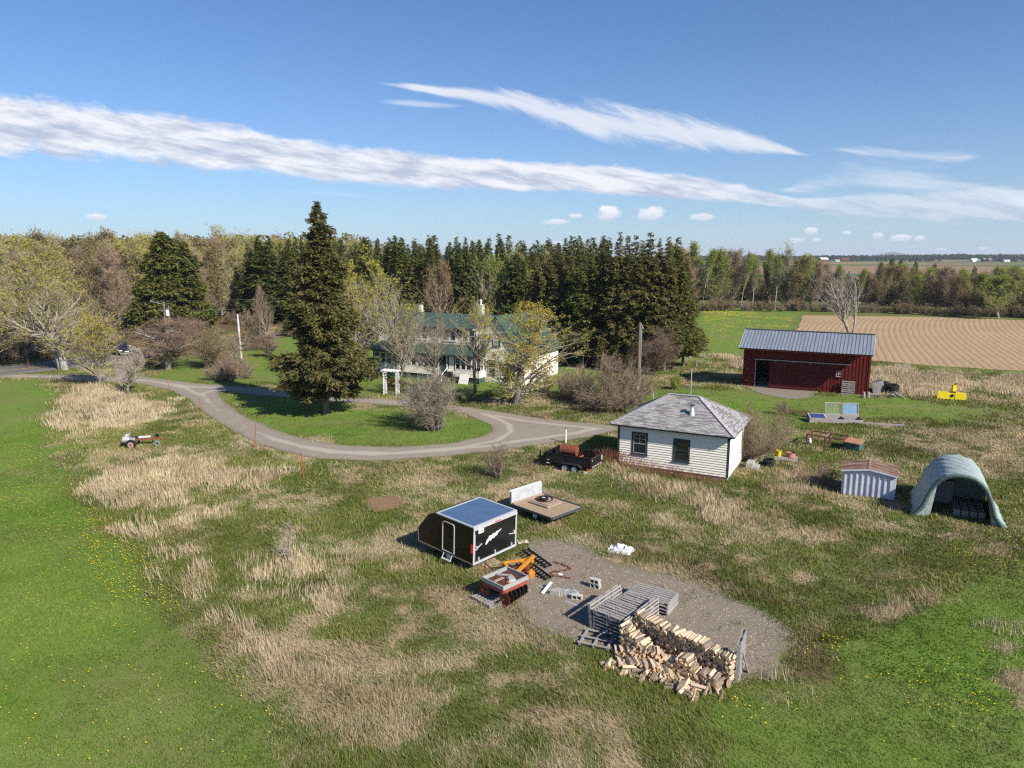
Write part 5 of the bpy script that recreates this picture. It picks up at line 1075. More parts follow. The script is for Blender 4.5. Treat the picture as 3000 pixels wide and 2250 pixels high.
# ================================================================ farmhouse
def farmhouse():
    c = np.array(G(1404, 1126)); z0 = tz(*c); Lp = 13.6; o = c - eX * Lp; t = thing('farmhouse', 'long two storey cream farmhouse with green metal roofs and a glazed porch', 'house', (o[0], o[1], z0 - .1), LX)
    f = .76; pd = 2.3; pw = 2.95; Hm = 5.55; Dm = 6.4; Lm = Lp - 1.85
    s = MB(); s.box(.1, Lp - .1, .1, pd, -.3, f - .02); s.box(-.9, Lm, pd, pd + Dm, -.3, f - .02); s.build('skirting', SKIRT, t)
    # main block
    w = MB(); w.box(-.9, Lm, pd, pd + Dm, f, Hm); rain_wall(w, -.9, Lm, pd, 3.5, Hm, .13, 'front', 0, [(x - .7, x + .7, 4.0, 5.45) for x in (1.2, 4.9, 8.6, 11.0)]); w.build('wall', CREAM, t)
    zr = 6.72; ym = pd + Dm / 2; ov = .45; ze = Hm - .05
    for P in ([(-1.2, pd - ov, ze), (Lm - .3, pd - ov, ze), (Lp + .9, ym, zr), (-1.2, ym, zr)], [(Lp + .2, pd + Dm + ov, ze), (-1.2, pd + Dm + ov, ze), (-1.2, ym, zr), (Lp + .9, ym, zr)]):
        r = roof_face(P, GREENR, 'roof', t, .06)
    g = MB(); g.add([(-.9, pd, Hm), (-.9, pd + Dm, Hm), (-.9, ym, zr), (-.8, pd, Hm), (-.8, pd + Dm, Hm), (-.8, ym, zr)], [(0, 2, 1), (3, 4, 5), (0, 3, 5, 2), (1, 2, 5, 4)]); g.build('gable', CREAM, t)
    fa = MB(); fa.box(-1.4, Lm, pd - ov - .03, pd - ov, ze - .12, ze + .06); fa.build('eave_board', GTRIM, t)
    for x in (1.2, 4.9, 8.6, 11.0):
        for dx in (-.42, .42): window(t, x + dx, 4.12, .68, 1.2, pd - .03, WTRIM, WTRIM, None, .09, dep=.06)
    window(t, 9.9, 4.75, .5, .5, pd - .03, GTRIM, GTRIM, None, .08, dep=.06)
    # glazed porch
    p = MB(); p.box(0, Lp, 0, .12, f, f + .64); rain_wall(p, 0, Lp, 0, f - .05, f + .66, .125, 'front'); p.box(Lp - .12, Lp, .12, pd, f, f + .64); rain_wall(p, 0, pd, Lp, f - .05, f + .66, .125, 'right')
    p.box(0, .12, .12, pd, f, f + 2.1); p.box(9.95, 11.05 - .35, -.005, .12, f + .66, f + 2.15); p.build('porch_wall', CREAM, t)
    b = MB(); b.box(.0, Lp, .0, .12, f + 1.98, f + 2.3); b.box(Lp - .12, Lp, .12, pd, f + 1.98, f + 2.3); b.box(.12, Lp - .12, 1.9, 2.0, f, f + 2.1, 0); b.build('porch_beam', GTRIM, t)
    pst = MB()
    for x in (.0, 3.4, 7.7, 8.4, 9.75, 10.6, Lp - .14): pst.box(x, x + .14, -.03, .0, f + .02, f + 2.2)
    pst.build('porch_post', GTRIM, t)
    xs = [.55 + .82 * k for k in range(9)] + [11.05 + .66 * k for k in range(4)]
    for x in xs: window(t, x, f + .72, .60 if x < 11 else .54, 1.18, -.004, WTRIM, WTRIM, (2, 2) if x > 10 else None, .055, sill=False, dep=.05, half=x > 10)
    for y in (.55, 1.2, 1.85): window(t, y, f + .72, .5, 1.18, -Lp - .004, WTRIM, WTRIM, (2, 2), .055, 'right', False)
    d = MB(); d.box(8.75, 9.65, -.05, .02, f + .02, f + 2.0); dd = d.build('front_door', simple('door_green', (.04, .09, .07), .5, .3), t); q = MB(); q.box(8.85, 9.55, -.06, -.05, f + 1.0, f + 1.85); q.build('door_glass', GLASS, dd)
    q = MB(); 
    for x in (8.6, 9.66): q.box(x, x + .12, -.07, 0, f, f + 2.1)
    q.build('door_frame', WTRIM, dd)
    pr = roof_face([(-.4, -.45, pw + .0), (Lp - .2, -.45, pw + .0), (Lp - .2, pd, pw + .72), (-.4, pd, pw + .72)], GREENR, 'porch_roof', t, .06)
    q = MB(); q.box(-.4, Lp - .2, -.48, -.45, pw - .1, pw + .06); q.build('gutter', GTRIM, pr)
    # gabled wing at the right end: ridge runs back from the camera
    wx0, wx1, wy0, wy1, He = Lp - 1.8, Lp + 4.4, 1.4, 10.0, 3.35; zw = 6.95; xm = (wx0 + wx1) / 2
    w = MB(); w.box(wx0, wx1, wy0, wy1, f - .4, He); w.box(wx0, wx1, wy0 + .0, wy1, -.3, f - .4, 0)
    rain_wall(w, wx0, wx1, wy0, .3, He, .13, 'front', 0, [(Lp + 2.4, Lp + 3.4, .7, 2.6), (Lp + .25, Lp + 1.15, .9, 2.45)])
    z = He
    while z < zw - .15:
        k = (z - He) / (zw - He); a0 = wx0 + (xm - wx0) * k; a1 = wx1 - (wx1 - xm) * k; rain_wall(w, a0, a1, wy0, z, z + .13, .13, 'front'); z += .13
    w.add([(wx0, wy0, He), (wx1, wy0, He), (xm, wy0, zw), (wx0, wy1, He), (wx1, wy1, He), (xm, wy1, zw)], [(0, 1, 2), (3, 5, 4), (0, 2, 5, 3), (1, 4, 5, 2)])
    rain_wall(w, wy0, wy1, wx1, .3, He, .13, 'right'); w.build('wing_wall', CREAM, t)
    sl = (zw - He) / (xm - wx0); e = .4
    for P in ([(wx1 + e, wy0 - e, He - e * sl + .06), (wx1 + e, wy1 + e, He - e * sl + .06), (xm, wy1 + e, zw + .06), (xm, wy0 - e, zw + .06)], [(wx0 - e, wy1 + e, He - e * sl + .06), (wx0 - e, wy0 - e, He - e * sl + .06), (xm, wy0 - e, zw + .06), (xm, wy1 + e, zw + .06)]):
        roof_face(P, GREENR, 'wing_roof', t, .06)
    for x, z, ww, h in ((Lp + .7, 1.0, .7, 1.35), (Lp + 2.9, .8, .8, 1.7), (Lp + 1.3, 4.0, .7, 1.1)): window(t, x, z, ww, h, wy0 - .03, GTRIM, WTRIM, None, .09)
    ch = MB(); ch.box(10.4, 11.0, ym - .3, ym + .3, zr - .6, zr + 1.15); c_ = ch.build('chimney', simple('whitewashed_brick', (.62, .60, .55), .9, .1, 0, .3, 8), t); q = MB(); q.cyl((10.7, ym, zr + 1.15), (10.7, ym, zr + 1.55), .12, .12, 10); q.cyl((10.7, ym, zr + 1.55), (10.7, ym, zr + 1.7), .19, .02, 10); q.build('chimney_pot', WTRIM, c_)
    ch = MB(); ch.box(2.0, 2.4, ym + .6, ym + .95, zr - .6, zr + .8); ch.build('chimney', WTRIM, t)
    # low cellar wing hatch
    st = MB()
    for k in range(4): st.box(8.1, 9.9, -.45 - .32 * k, -.12 - .32 * k if k else 0, 0, f - .02 - .17 * k)
    sp = st.build('porch_steps', weathered('step_boards', (.30, .23, .16), (.18, .14, .10)), t); q = MB()
    for x in (8.12, 9.85): q.beam((x, -.1, f + .85), (x, -1.35, f + .2), .05, .07); q.beam((x, -.1, f), (x, -.1, f + .9), .06, .06); q.beam((x, -1.35, .05), (x, -1.35, f + .25), .06, .06)
    q.build('handrail', WTRIM, sp)
    return t, o
HOUSE, HO = farmhouse()
def HL(x, y): p = HO + eX * x + eY * y; return (p[0], p[1], tz(*p))
def on(x, y, dz=0): return (x, y, tz(x, y) + dz)
def atp(px, py, z=0): x, y = G(px, py, z); return (x, y, tz(x, y))
# yard things by the house
def arbour():
    t = thing('garden_arbour', 'white lattice garden arbour standing at the path in front of the house', 'arbour', atp(1147, 1157), LX + .12); H = 2.25; w = 1.35; d = .55
    for s in (-1, 1):
        b = MB(); x = s * w / 2
        for y in (-d / 2, d / 2): b.box(x - .04, x + .04, y - .04, y + .04, -.05, H)
        b.build('post', WTRIM, t); l = MB()
        for k in range(1, 12): l.box(x - .012, x + .012, -d / 2 + .04, d / 2 - .04, k * H / 12 - .02, k * H / 12 + .02)
        for k in range(1, 3): l.box(x + .013, x + .03, -d / 2 + d * k / 3 - .02, -d / 2 + d * k / 3 + .02, .1, H)
        l.build('lattice', WTRIM, t)
    r = MB()
    for k in range(6): x = -w / 2 - .15 + (w + .3) * k / 5; r.box(x - .03, x + .03, -d / 2 - .2, d / 2 + .2, H + .1, H + .2)
    for y in (-d / 2, d / 2): r.box(-w / 2 - .25, w / 2 + .25, y - .03, y + .03, H, H + .1)
    r.build('slatted_top', WTRIM, t)
arbour()
def picnic():
    t = thing('picnic_table', 'dark red picnic table on the shaded lawn behind the white arbour', 'table', atp(1158, 1136), LX + .2); m = simple('dark_red_stain', (.16, .03, .028), .7, .2); b = MB()
    for k in range(5): b.box(-.9, .9, -.38 + k * .155, -.24 + k * .155, .72, .76)
    b.build('tabletop', m, t)
    for s in (-1, 1): b = MB(); b.box(-.9, .9, s * .72 - .13, s * .72 + .13, .42, .46); b.build('bench', m, t)
    for s in (-.65, .65):
        b = MB(); b.beam((s, -.6, 0), (s, -.2, .72), .08, .04); b.beam((s, .6, 0), (s, .2, .72), .08, .04); b.beam((s, -.75, .38), (s, .75, .38), .04, .09); b.build('leg', m, t)
picnic()
p0 = atp(1170, 1160); p1 = atp(1262, 1128)
def pathway():
    a = np.array(p0[:2]); b = np.array(p1[:2]); n = 24; d = (b - a) / np.linalg.norm(b - a); q = np.array([-d[1], d[0]]); m = MB(); V = []
    for i in range(n + 1):
        c = a + (b - a) * i / n
        for s in (-.5, .5): pt = c + q * s; V.append((pt[0], pt[1], tz(*pt) + .03))
    m.add(V, [(2 * i, 2 * i + 1, 2 * i + 3, 2 * i + 2) for i in range(n)]); o = m.build('garden_path', simple('path_stone', (.24, .22, .20), .9, .1, 0, .4, 3, .4)); tag(o, kind='structure')
pathway()
def grill():
    t = thing('barbecue_grill', 'black covered barbecue grill on legs at the foot of the porch', 'grill', HL(10.3, -.75), LX); b = MB(); b.cyl((-.45, 0, .95), (.45, 0, .95), .26, .26, 14); b.build('hood', BLK, t, sm=True); b = MB(); b.box(-.42, .42, -.22, .22, .62, .95); b.build('firebox', BLK, t); b = MB(); b.box(-.75, -.46, -.2, .2, .86, .9); b.box(.46, .75, -.2, .2, .86, .9); b.build('side_shelf', BLK, t)
    for x in (-.38, .38): b = MB(); b.box(x - .03, x + .03, -.2, .2, 0, .62); b.build('leg', BLK, t)
grill()
def board_():
    t = thing('leaning_board', 'white hatch board with two small red marks leaning below the porch', 'board', HL(12.0, -.62), LX, rx=R(-24)); b = MB(); b.box(-.55, .55, -.03, .03, 0, 1.05); b.build('panel', WTRIM, t)
    b = MB()
    for x in (.05, .28): b.box(x, x + .07, -.036, -.03, .35, .45)
    b.build('mark', REDL, t)
board_()
def hosecart():
    t = thing('garden_chair', 'white metal patio chair standing by the corner of the sunlit gable wall', 'chair', HL(19.4, 2.6), LX + .3); b = MB(); b.box(-.25, .25, -.25, .25, .40, .44); b.build('seat', WTRIM, t); b = MB()
    for k in range(5): b.box(-.24 + k * .11, -.20 + k * .11, .22, .25, .44, .95)
    b.box(-.25, .25, .215, .255, .95, 1.0); b.build('backrest', WTRIM, t)
    for x in (-.22, .22):
        for y in (-.22, .22): b = MB(); b.box(x - .02, x + .02, y - .02, y + .02, 0, .4); b.build('leg', WTRIM, t)
hosecart()
# ================================================================ metal shed
def metal_shed():
    x, y, z = atp(2463, 1446); W_, D_, H_, Hp = 2.62, 1.85, 1.46, .22; t = thing('metal_shed', 'low white ribbed metal garden shed with a rust streaked gable roof', 'shed', (x, y, z - .05), LX)
    b = MB(); b.box(0, W_, .02, D_, .06, H_); b.add([(0, .02, H_), (W_, .02, H_), (W_ / 2, .02, H_ + Hp), (0, D_, H_), (W_, D_, H_), (W_ / 2, D_, H_ + Hp)], [(0, 1, 2), (3, 5, 4), (0, 2, 5, 3), (1, 4, 5, 2)]); w = b.build('wall', WSHEET, t); r = MB(); k = .12
    while k < W_: r.box(k, k + .05, -.03, .02, .08, H_ - .03); k += .28
    k = .15
    while k < D_: r.box(W_, W_ + .03, k, k + .05, .08, H_ - .05); k += .28
    r.build('wall_rib', WSHEET, w)
    ov = .1
    for s in (0, 1):
        P = [(-ov, -ov, H_ - .02), (-ov, D_ + ov, H_ - .02), (W_ / 2, D_ + ov, H_ + Hp), (W_ / 2, -ov, H_ + Hp)] if s == 0 else [(W_ + ov, -ov, H_ - .02), (W_ + ov, D_ + ov, H_ - .02), (W_ / 2, D_ + ov, H_ + Hp), (W_ / 2, -ov, H_ + Hp)]
        ro = roof_face(P, RUSTR, 'roof', t, .03); b = MB(); yy = -.02
        while yy < D_ + ov: b.beam((P[0][0], yy, P[0][2] + .045), (W_ / 2, yy, H_ + Hp + .045), .03, .02); yy += .15
        b.build('roof_rib', RUSTR, ro)
    b = MB(); b.box(W_ / 2 - .06, W_ / 2 + .06, -ov, D_ + ov, H_ + Hp + .03, H_ + Hp + .06); b.build('ridge_cap', RUSTR, t)
    b = MB(); b.beam((-ov, -ov - .01, H_ - .01), (W_ / 2, -ov - .01, H_ + Hp), .03, .08); b.beam((W_ / 2, -ov - .01, H_ + Hp), (W_ + ov, -ov - .01, H_ - .01), .03, .08); b.build('fascia', WSHEET, t)
    b = MB(); b.box(-.08, W_ + .08, -.08, D_, -.35, .06); b.build('base', GWOOD, t)
metal_shed()
KEEPOUT_L = None
# ================================================================ fabric shelter
def shelter():
    x, y, z = atp(2682, 1508); t = thing('fabric_shelter', 'grey green round topped fabric garage shelter open at the near end', 'shelter', (x, y, z), LX); Wd, Ln, Hh = 3.62, 4.0, 2.48
    def arch(u):                       # u 0..1 across: straight-ish legs and round crown
        q = abs(2 * u - 1); k = [0, .12, .25, .38, .5, .62, .72, .82, .91, 1]; return Wd / 2 + np.sign(u - .5) * Wd / 2 * float(np.interp(q, k, [0, .17, .35, .51, .63, .73, .80, .87, .935, 1])), Hh * float(np.interp(q, k, [1, .992, .95, .865, .76, .62, .48, .32, .16, 0]))
    nu, nv = 40, 44; V = []; rng = np.random.default_rng(2)
    for j in range(nv + 1):
        v = j / nv; rib = .03 * abs(sin(v * pi * 4))
        for i in range(nu + 1):
            u = i / nu; px_, pz_ = arch(u); cx = Wd / 2; k = 1 - rib * .5 * (pz_ / Hh) + .012 * sin(i * 1.3 + j * .7); wob = .03 * sin(i * .9 + j * .35)
            fl = .26 * max(0, 1 - pz_ / .6) * (1 + .4 * sin(j * 1.1)) * (1 if px_ > cx else .8); V.append((cx + (px_ - cx) * k + (fl if px_ > cx else -fl) , v * Ln, max(.0, pz_ * k - .0) + wob * .4))
    n = nu + 1; q = np.arange((nv + 1) * n).reshape(nv + 1, n); F = np.stack([q[:-1, :-1].ravel(), q[:-1, 1:].ravel(), q[1:, 1:].ravel(), q[1:, :-1].ravel()], 1)
    o = mesh_np('cover', V, [F], TARP, t); smooth(o); so_ = o.modifiers.new('thick', 'SOLIDIFY'); so_.thickness = .03
    # gathered hem round the mouth
    V = []; F = []; m = 120
    for i in range(m + 1):
        u = i / m; px_, pz_ = arch(u); cx, cz = Wd / 2, .0; fl = .22 * max(0, 1 - pz_ / .6); px2 = px_ + (fl if px_ > cx else -fl); g = .05 * (i % 2)
        for k, (dr, dy) in enumerate(((0, .02), (-.02 + g * .3, -.10 - g * .5), (-.17 - g * .3, -.06 - g), (-.24, .03))):
            rr = np.array([px2 - cx, pz_ - cz]); L_ = np.linalg.norm(rr) + 1e-6; rr = rr * (1 + dr / L_); V.append((cx + rr[0], dy, max(.01, rr[1])))
    F = [(4 * i + k, 4 * i + k + 1, 4 * i + 5 + k, 4 * i + 4 + k) for i in range(m) for k in range(3)]
    mesh_np('hem', V, [np.array(F)], simple('hem_fabric', (.12, .175, .17), .6, .3, 0, .3, 8), t)
    # side flaps that narrow the opening
    for s in (-1, 1):
        b = []; k = 10
        for i in range(k + 1):
            h = i / k * 1.75; u0 = .0; cx = Wd / 2
            us = np.linspace(0, .5, 200); zz = np.array([arch(a)[1] for a in us]); xo = arch(us[np.argmin(abs(zz - h))])[0]; inn = .5 * (1 - h / 1.9) ** .6 + .12; wv = .05 * sin(i * 2.2)
            if s < 0: b += [(xo + .05, .05, h), (xo + inn, .16 + wv, h)]
            else: b += [(Wd - xo - .05, .05, h), (Wd - xo - inn * .55, .16 + wv, h)]
        o = mesh_np('door_flap', b, [np.array([(2 * i, 2 * i + 1, 2 * i + 3, 2 * i + 2) for i in range(k)])], TARP, t)
    b = MB(); us = np.linspace(.08, .92, 24); pts = [(Wd / 2 + (arch(a)[0] - Wd / 2) * .985, Ln - .02, arch(a)[1] * .985) for a in us]; b.add([(pts[0][0], Ln - .02, 0)] + pts + [(pts[-1][0], Ln - .02, 0)], [tuple(range(26))]); b.build('end_panel', TARP, t)
    for v in (.06, 1.0, 2.0, 3.0, 3.92):
        b = MB(); b.path([(Wd / 2 + (arch(a)[0] - Wd / 2) * .965, v, arch(a)[1] * .965) for a in np.linspace(.01, .99, 22)], .022, 6); b.build('hoop', PIPE, t)
    # stored things inside
    s = thing('stored_cabinet', 'white cabinet stored in the dark inside the fabric shelter', 'cabinet', (x + eX[0] * 1.2 + eY[0] * 2.9, y + eX[1] * 1.2 + eY[1] * 2.9, z), LX); b = MB(); b.box(-.55, .55, -.25, .25, .35, 1.3); b.build('body', simple('shade_grey_cabinet', (.25, .26, .30), .6), s); b = MB(); b.box(-.6, .6, -.3, .3, .0, .35); b.build('stand', GWOOD, s)  # white cabinet coloured grey, the shelter's inner shade put into its colour
    s = thing('stored_lumber', 'stack of boards stored inside the fabric shelter', 'lumber', (x + eX[0] * 2.4 + eY[0] * 1.9, y + eX[1] * 2.4 + eY[1] * 1.9, z), LX); b = MB()
    for k in range(3):
        for j in range(4): b.box(-.7 + j * .36, -.4 + j * .36, -1, 1, k * .12, k * .12 + .09)
    b.build('board', GWOOD, s)
shelter()
# ================================================================ pallets
def pallet_parts(t, L=1.2, Wd=1.02, m=GWOOD, slats=7, bottom=5):
    for k, x in enumerate((0, L / 2 - .02, L - .04)):
        b = MB(); b.box(x, x + .04, 0, Wd, .018, .112); b.build('stringer', m, t)
    b = MB()
    for k in range(slats): y = (Wd - .09) * k / (slats - 1); b.box(0, L, y, y + .09, .112, .13)
    b.build('top_deck', m, t); b = MB()
    for k in range(bottom): y = (Wd - .09) * k / (bottom - 1); b.box(0, L, y, y + .09, 0, .018)
    b.build('bottom_deck', m, t)
PAX = R(-40)
def stack_of(px, py, n, ax, label, group, L=1.12, Wd=1.02, z0=0, first=None, slats=7):
    x, y, z = atp(px, py); out = first
    for k in range(n):
        j = random.uniform(-.02, .02); loc = (x + j, y + random.uniform(-.02, .02), z + z0 + k * .131); rz = ax + random.uniform(-.025, .025)
        if out is None: out = thing('pallet', label, 'pallet', loc, rz, group); pallet_parts(out, L, Wd, GWOOD, slats)
        else: dup(out, loc, rz, label if k < n - 1 else label.replace('lower', 'topmost'), group)
    return out
random.seed(9)
P0 = stack_of(1736, 1846, 6, PAX, 'lower grey weathered pallet in the near stack beside the firewood', 'pallets stacked beside the firewood', 1.12, 1.1)
fx, fy, fz = atp(1736, 1846); ux, uy = cos(PAX), sin(PAX); vx, vy = -uy, ux
for a, b_ in ((.05, 1.16),):
    for k in range(5): dup(P0, (fx + ux * a + vx * b_, fy + uy * a + vy * b_, fz + k * .131), PAX + random.uniform(-.03, .03), 'grey pallet in the second stack just behind the near stack', 'pallets in the second stack')
for k in range(4): dup(P0, (fx + ux * .0 + vx * 2.3, fy + uy * .0 + vy * 2.3, fz + k * .131), PAX + .12 + random.uniform(-.03, .03), 'grey pallet in the farthest stack with open slats showing on top', 'pallets in the farthest stack', (1.45, .95, 1))
for lb, a, b_, tilt, rz in (('pallet leaning upright against the left side of the near stack', -.12, .0, R(82), PAX + R(90)), ('second upright pallet leaning farther back on the left side', -.10, .95, R(80), PAX + R(90)),
                          ('pallet standing upright between the near stack and the firewood', 1.36, -.15, R(88), PAX + R(90)), ('second upright pallet behind the one beside the firewood', 1.38, .95, R(86), PAX + R(90))):
    dup(P0, (fx + ux * a + vx * b_, fy + uy * a + vy * b_, fz), 0, lb, 'pallets standing on edge', (1, .82, 1), (tilt, 0, rz))
def broken_pallet():
    x, y, z = atp(1694, 1893); t = thing('broken_pallet', 'broken pallet frame with missing slats lying on the grass by the firewood', 'pallet', (x, y, z + .03), R(-22))
    for k in range(3): b = MB(); b.box(k * .48, k * .48 + .08, 0, 1.0, .02, .1); b.build('stringer', GWOOD, t)
    b = MB()
    for y0 in (.0, .42, .9): b.box(-.05, 1.1, y0, y0 + .09, .1, .12)
    b.build('slat', GWOOD, t)
broken_pallet()
# ================================================================ firewood
WOODF = NT('split_wood', .85, .15); g = WOODF.noise(3, 5, .7, WOODF.vmul(WOODF.obj, (14, 1.2, 14))); cc = WOODF.mix(WOODF.rng(g, .35, .65), (.74, .58, .38), (.52, .37, .22)); cc = WOODF.mix(WOODF.rng(WOODF.orand(), 0, 1, 0, .62), cc, (.40, .33, .27)); WOODF.col(cc); WOODF = WOODF.m
WOODE = NT('cut_wood_end', .85, .15); g = WOODE.noise(9, 4, .7); cc = WOODE.mix(WOODE.rng(g, .35, .65), (.66, .45, .25), (.48, .30, .16)); cc = WOODE.mix(WOODE.rng(WOODE.orand(), .2, .9, 0, .55), cc, (.34, .23, .14)); WOODE.col(cc); WOODE = WOODE.m
BARKF = simple('firewood_bark', (.30, .24, .18), .95, .1, 0, .5, 9, .5)
def log_mesh(seed, L=.45):
    g = np.random.default_rng(seed); k = seed % 3; r = g.uniform(.054, .074)
    if k == 0: pr = [(0, 0)] + [(r * 1.5 * cos(a), r * 1.5 * sin(a)) for a in np.linspace(.2, 1.5, 4)]; bark = [1, 2, 3]
    elif k == 1: pr = [(0, -.02)] + [(r * 1.35 * cos(a), r * 1.35 * sin(a)) for a in np.linspace(.1, 2.2, 5)]; bark = [1, 2, 3, 4]
    else: pr = [(-r, -r * .8), (r * .9, -r * .9), (r * .8, r * .7), (-r * .7, r * .9)]; bark = [2]
    pr = [(a + g.normal(0, .006), b + g.normal(0, .006)) for a, b in pr]; cx = sum(a for a, b in pr) / len(pr); cz = sum(b for a, b in pr) / len(pr); pr = [(a - cx, b - cz) for a, b in pr]; n = len(pr)
    b = MB(); P = [(a, -L / 2, c) for a, c in pr] + [(a * .96, L / 2, c * .96) for a, c in pr]; b.add(P, [tuple(range(n))], 1); b.add([], [], 0); b.f.append(tuple(range(2 * n - 1, n - 1, -1))); b.m.append(1)
    for i in range(n): b.f.append((i, n + i, n + (i + 1) % n, (i + 1) % n)); b.m.append(2 if i in bark else 0)
    return b
LOGS = [log_mesh(k).build('firewood_log', [WOODF, WOODE, BARKF]) for k in range(12)]; LUSED = set(); LBUF = MB(); nlog = 0
def put_log(x, y, z, rot, single, label, group):
    global nlog
    k = random.randrange(12)
    if single and nlog < 300:
        o = LOGS[k] if k not in LUSED else LOGS[k].copy()
        if k in LUSED: COL.objects.link(o)
        LUSED.add(k); o.location = (x, y, z); o.rotation_euler = rot; s = random.uniform(.85, 1.12); o.scale = (s, random.uniform(.88, 1.1), s); tag(o, label, 'firewood log', group); nlog += 1
    else:
        from mathutils import Euler, Vector, Matrix
        M_ = Matrix.Translation((x, y, z)) @ Euler(rot).to_matrix().to_4x4(); me = LOGS[k].data; LBUF.add([M_ @ v.co for v in me.vertices], [tuple(p.vertices) for p in me.polygons]); LBUF.m[-len(me.polygons):] = [p.material_index for p in me.polygons]
def wood_row(a, b_, hfun, lname, top_layers, group, yaw=0, nlay=9, pitch=.108, layer=.088):
    a = np.array(a[:2]); b_ = np.array(b_[:2]); L_ = np.linalg.norm(b_ - a); d = (b_ - a) / L_; ax = math.atan2(d[1], d[0]); n = int(L_ / pitch)
    for i in range(n):
        u = (i + .5) / n; h = hfun(u); nl = max(1, int(h / layer))
        for k in range(nl):
            s = (i + (.5 if k % 2 else 0)) * pitch + random.uniform(-.02, .02); p = a + d * s; top = k >= nl - top_layers
            q = np.array([-d[1], d[0]]) * random.uniform(-.045, .045); p = p + q
            put_log(p[0], p[1], tz(*p) + .07 + k * layer + random.uniform(-.01, .01), (random.uniform(-.06, .06) + (random.uniform(-.08, .08) if top else 0), random.uniform(0, 6.28), ax + yaw + random.gauss(0, .05 if not top else .12)), top, lname, group)
RA, RB = atp(1868, 1876), atp(2150, 2002)
wood_row(RA, RB, lambda u: 1.12 - .12 * abs(sin(u * 5)) - .1 * u, 'split log on the upper courses of the long back row of firewood', 2, 'logs on the back firewood row')
a2 = (RA[0] - .55, RA[1] - .60); b2 = (RB[0] - .50, RB[1] - .42)
wood_row(a2, b2, lambda u: 1.0 - 1.6 * u if u < .33 else (.30 + .45 * math.exp(-((u - .66) / .12) ** 2) + (.18 if u > .85 else 0)), 'split log on the sagging second row of firewood', 2, 'logs on the second firewood row')
def pile():
    random.seed(3); a = np.array(atp(1800, 1912)[:2]); e = np.array(atp(2085, 1995)[:2]); main = (e - a) / np.linalg.norm(e - a); q = np.array([main[1], -main[0]])
    if q[1] > 0: q = -q
    wood_row(a, e, lambda u: .14 + .46 * math.exp(-((u - .38) / .26) ** 2), 'pale split log stacked in the low front row of firewood', 2, 'logs in the low front firewood row', .5)
    wood_row(a + q * .46 + main * .3, e + q * .46 - main * .1, lambda u: .10 + .26 * math.exp(-((u - .42) / .28) ** 2), 'pale split log in the lowest front course of firewood', 1, 'logs in the lowest front course', .6)
    lb = 'loose split log tumbled on the grass in front of the firewood'
    for k in range(78):
        u = random.choice([random.random(), .75 + random.random() * .42]); w = .45 + random.random() * (.55 if u < .8 else .75) - (.5 if u > .95 else 0); p = a + (e - a) * u + q * w + np.array([random.gauss(0, .06), random.gauss(0, .06)])
        put_log(p[0], p[1], tz(*p) + .05 + .09 * random.choice([0, 0, 0, 1]), (random.gauss(0, .12), random.uniform(0, 6.28), random.uniform(0, 3.14) if random.random() < .6 else math.atan2(-q[1], -q[0]) - pi / 2), True, lb, 'loose logs in front of the firewood')
pile()
o = LBUF.build('stacked_firewood', [WOODF, WOODE, BARKF]); tag(o, 'inner courses of the stacked split firewood rows', 'firewood', None, 'stuff')
def end_pallet():
    x, y = G(2140, 2000); x += .12; dup(P0, (x, y, tz(x, y)), 0, 'upright pallet holding the right end of the firewood row', None, (1, 1.15, 1), (R(90), 0, R(63)))
    t = thing('brace_board', 'grey board propped diagonally against the pallet at the firewood end', 'board', (0, 0, 0)); a = atp(2192, 1974); b = MB(); b.beam((a[0], a[1], a[2] + .02), (x + .28, y + .45, tz(x, y) + 1.0), .035, .14); b.build('board', GWOOD, t)
end_pallet()
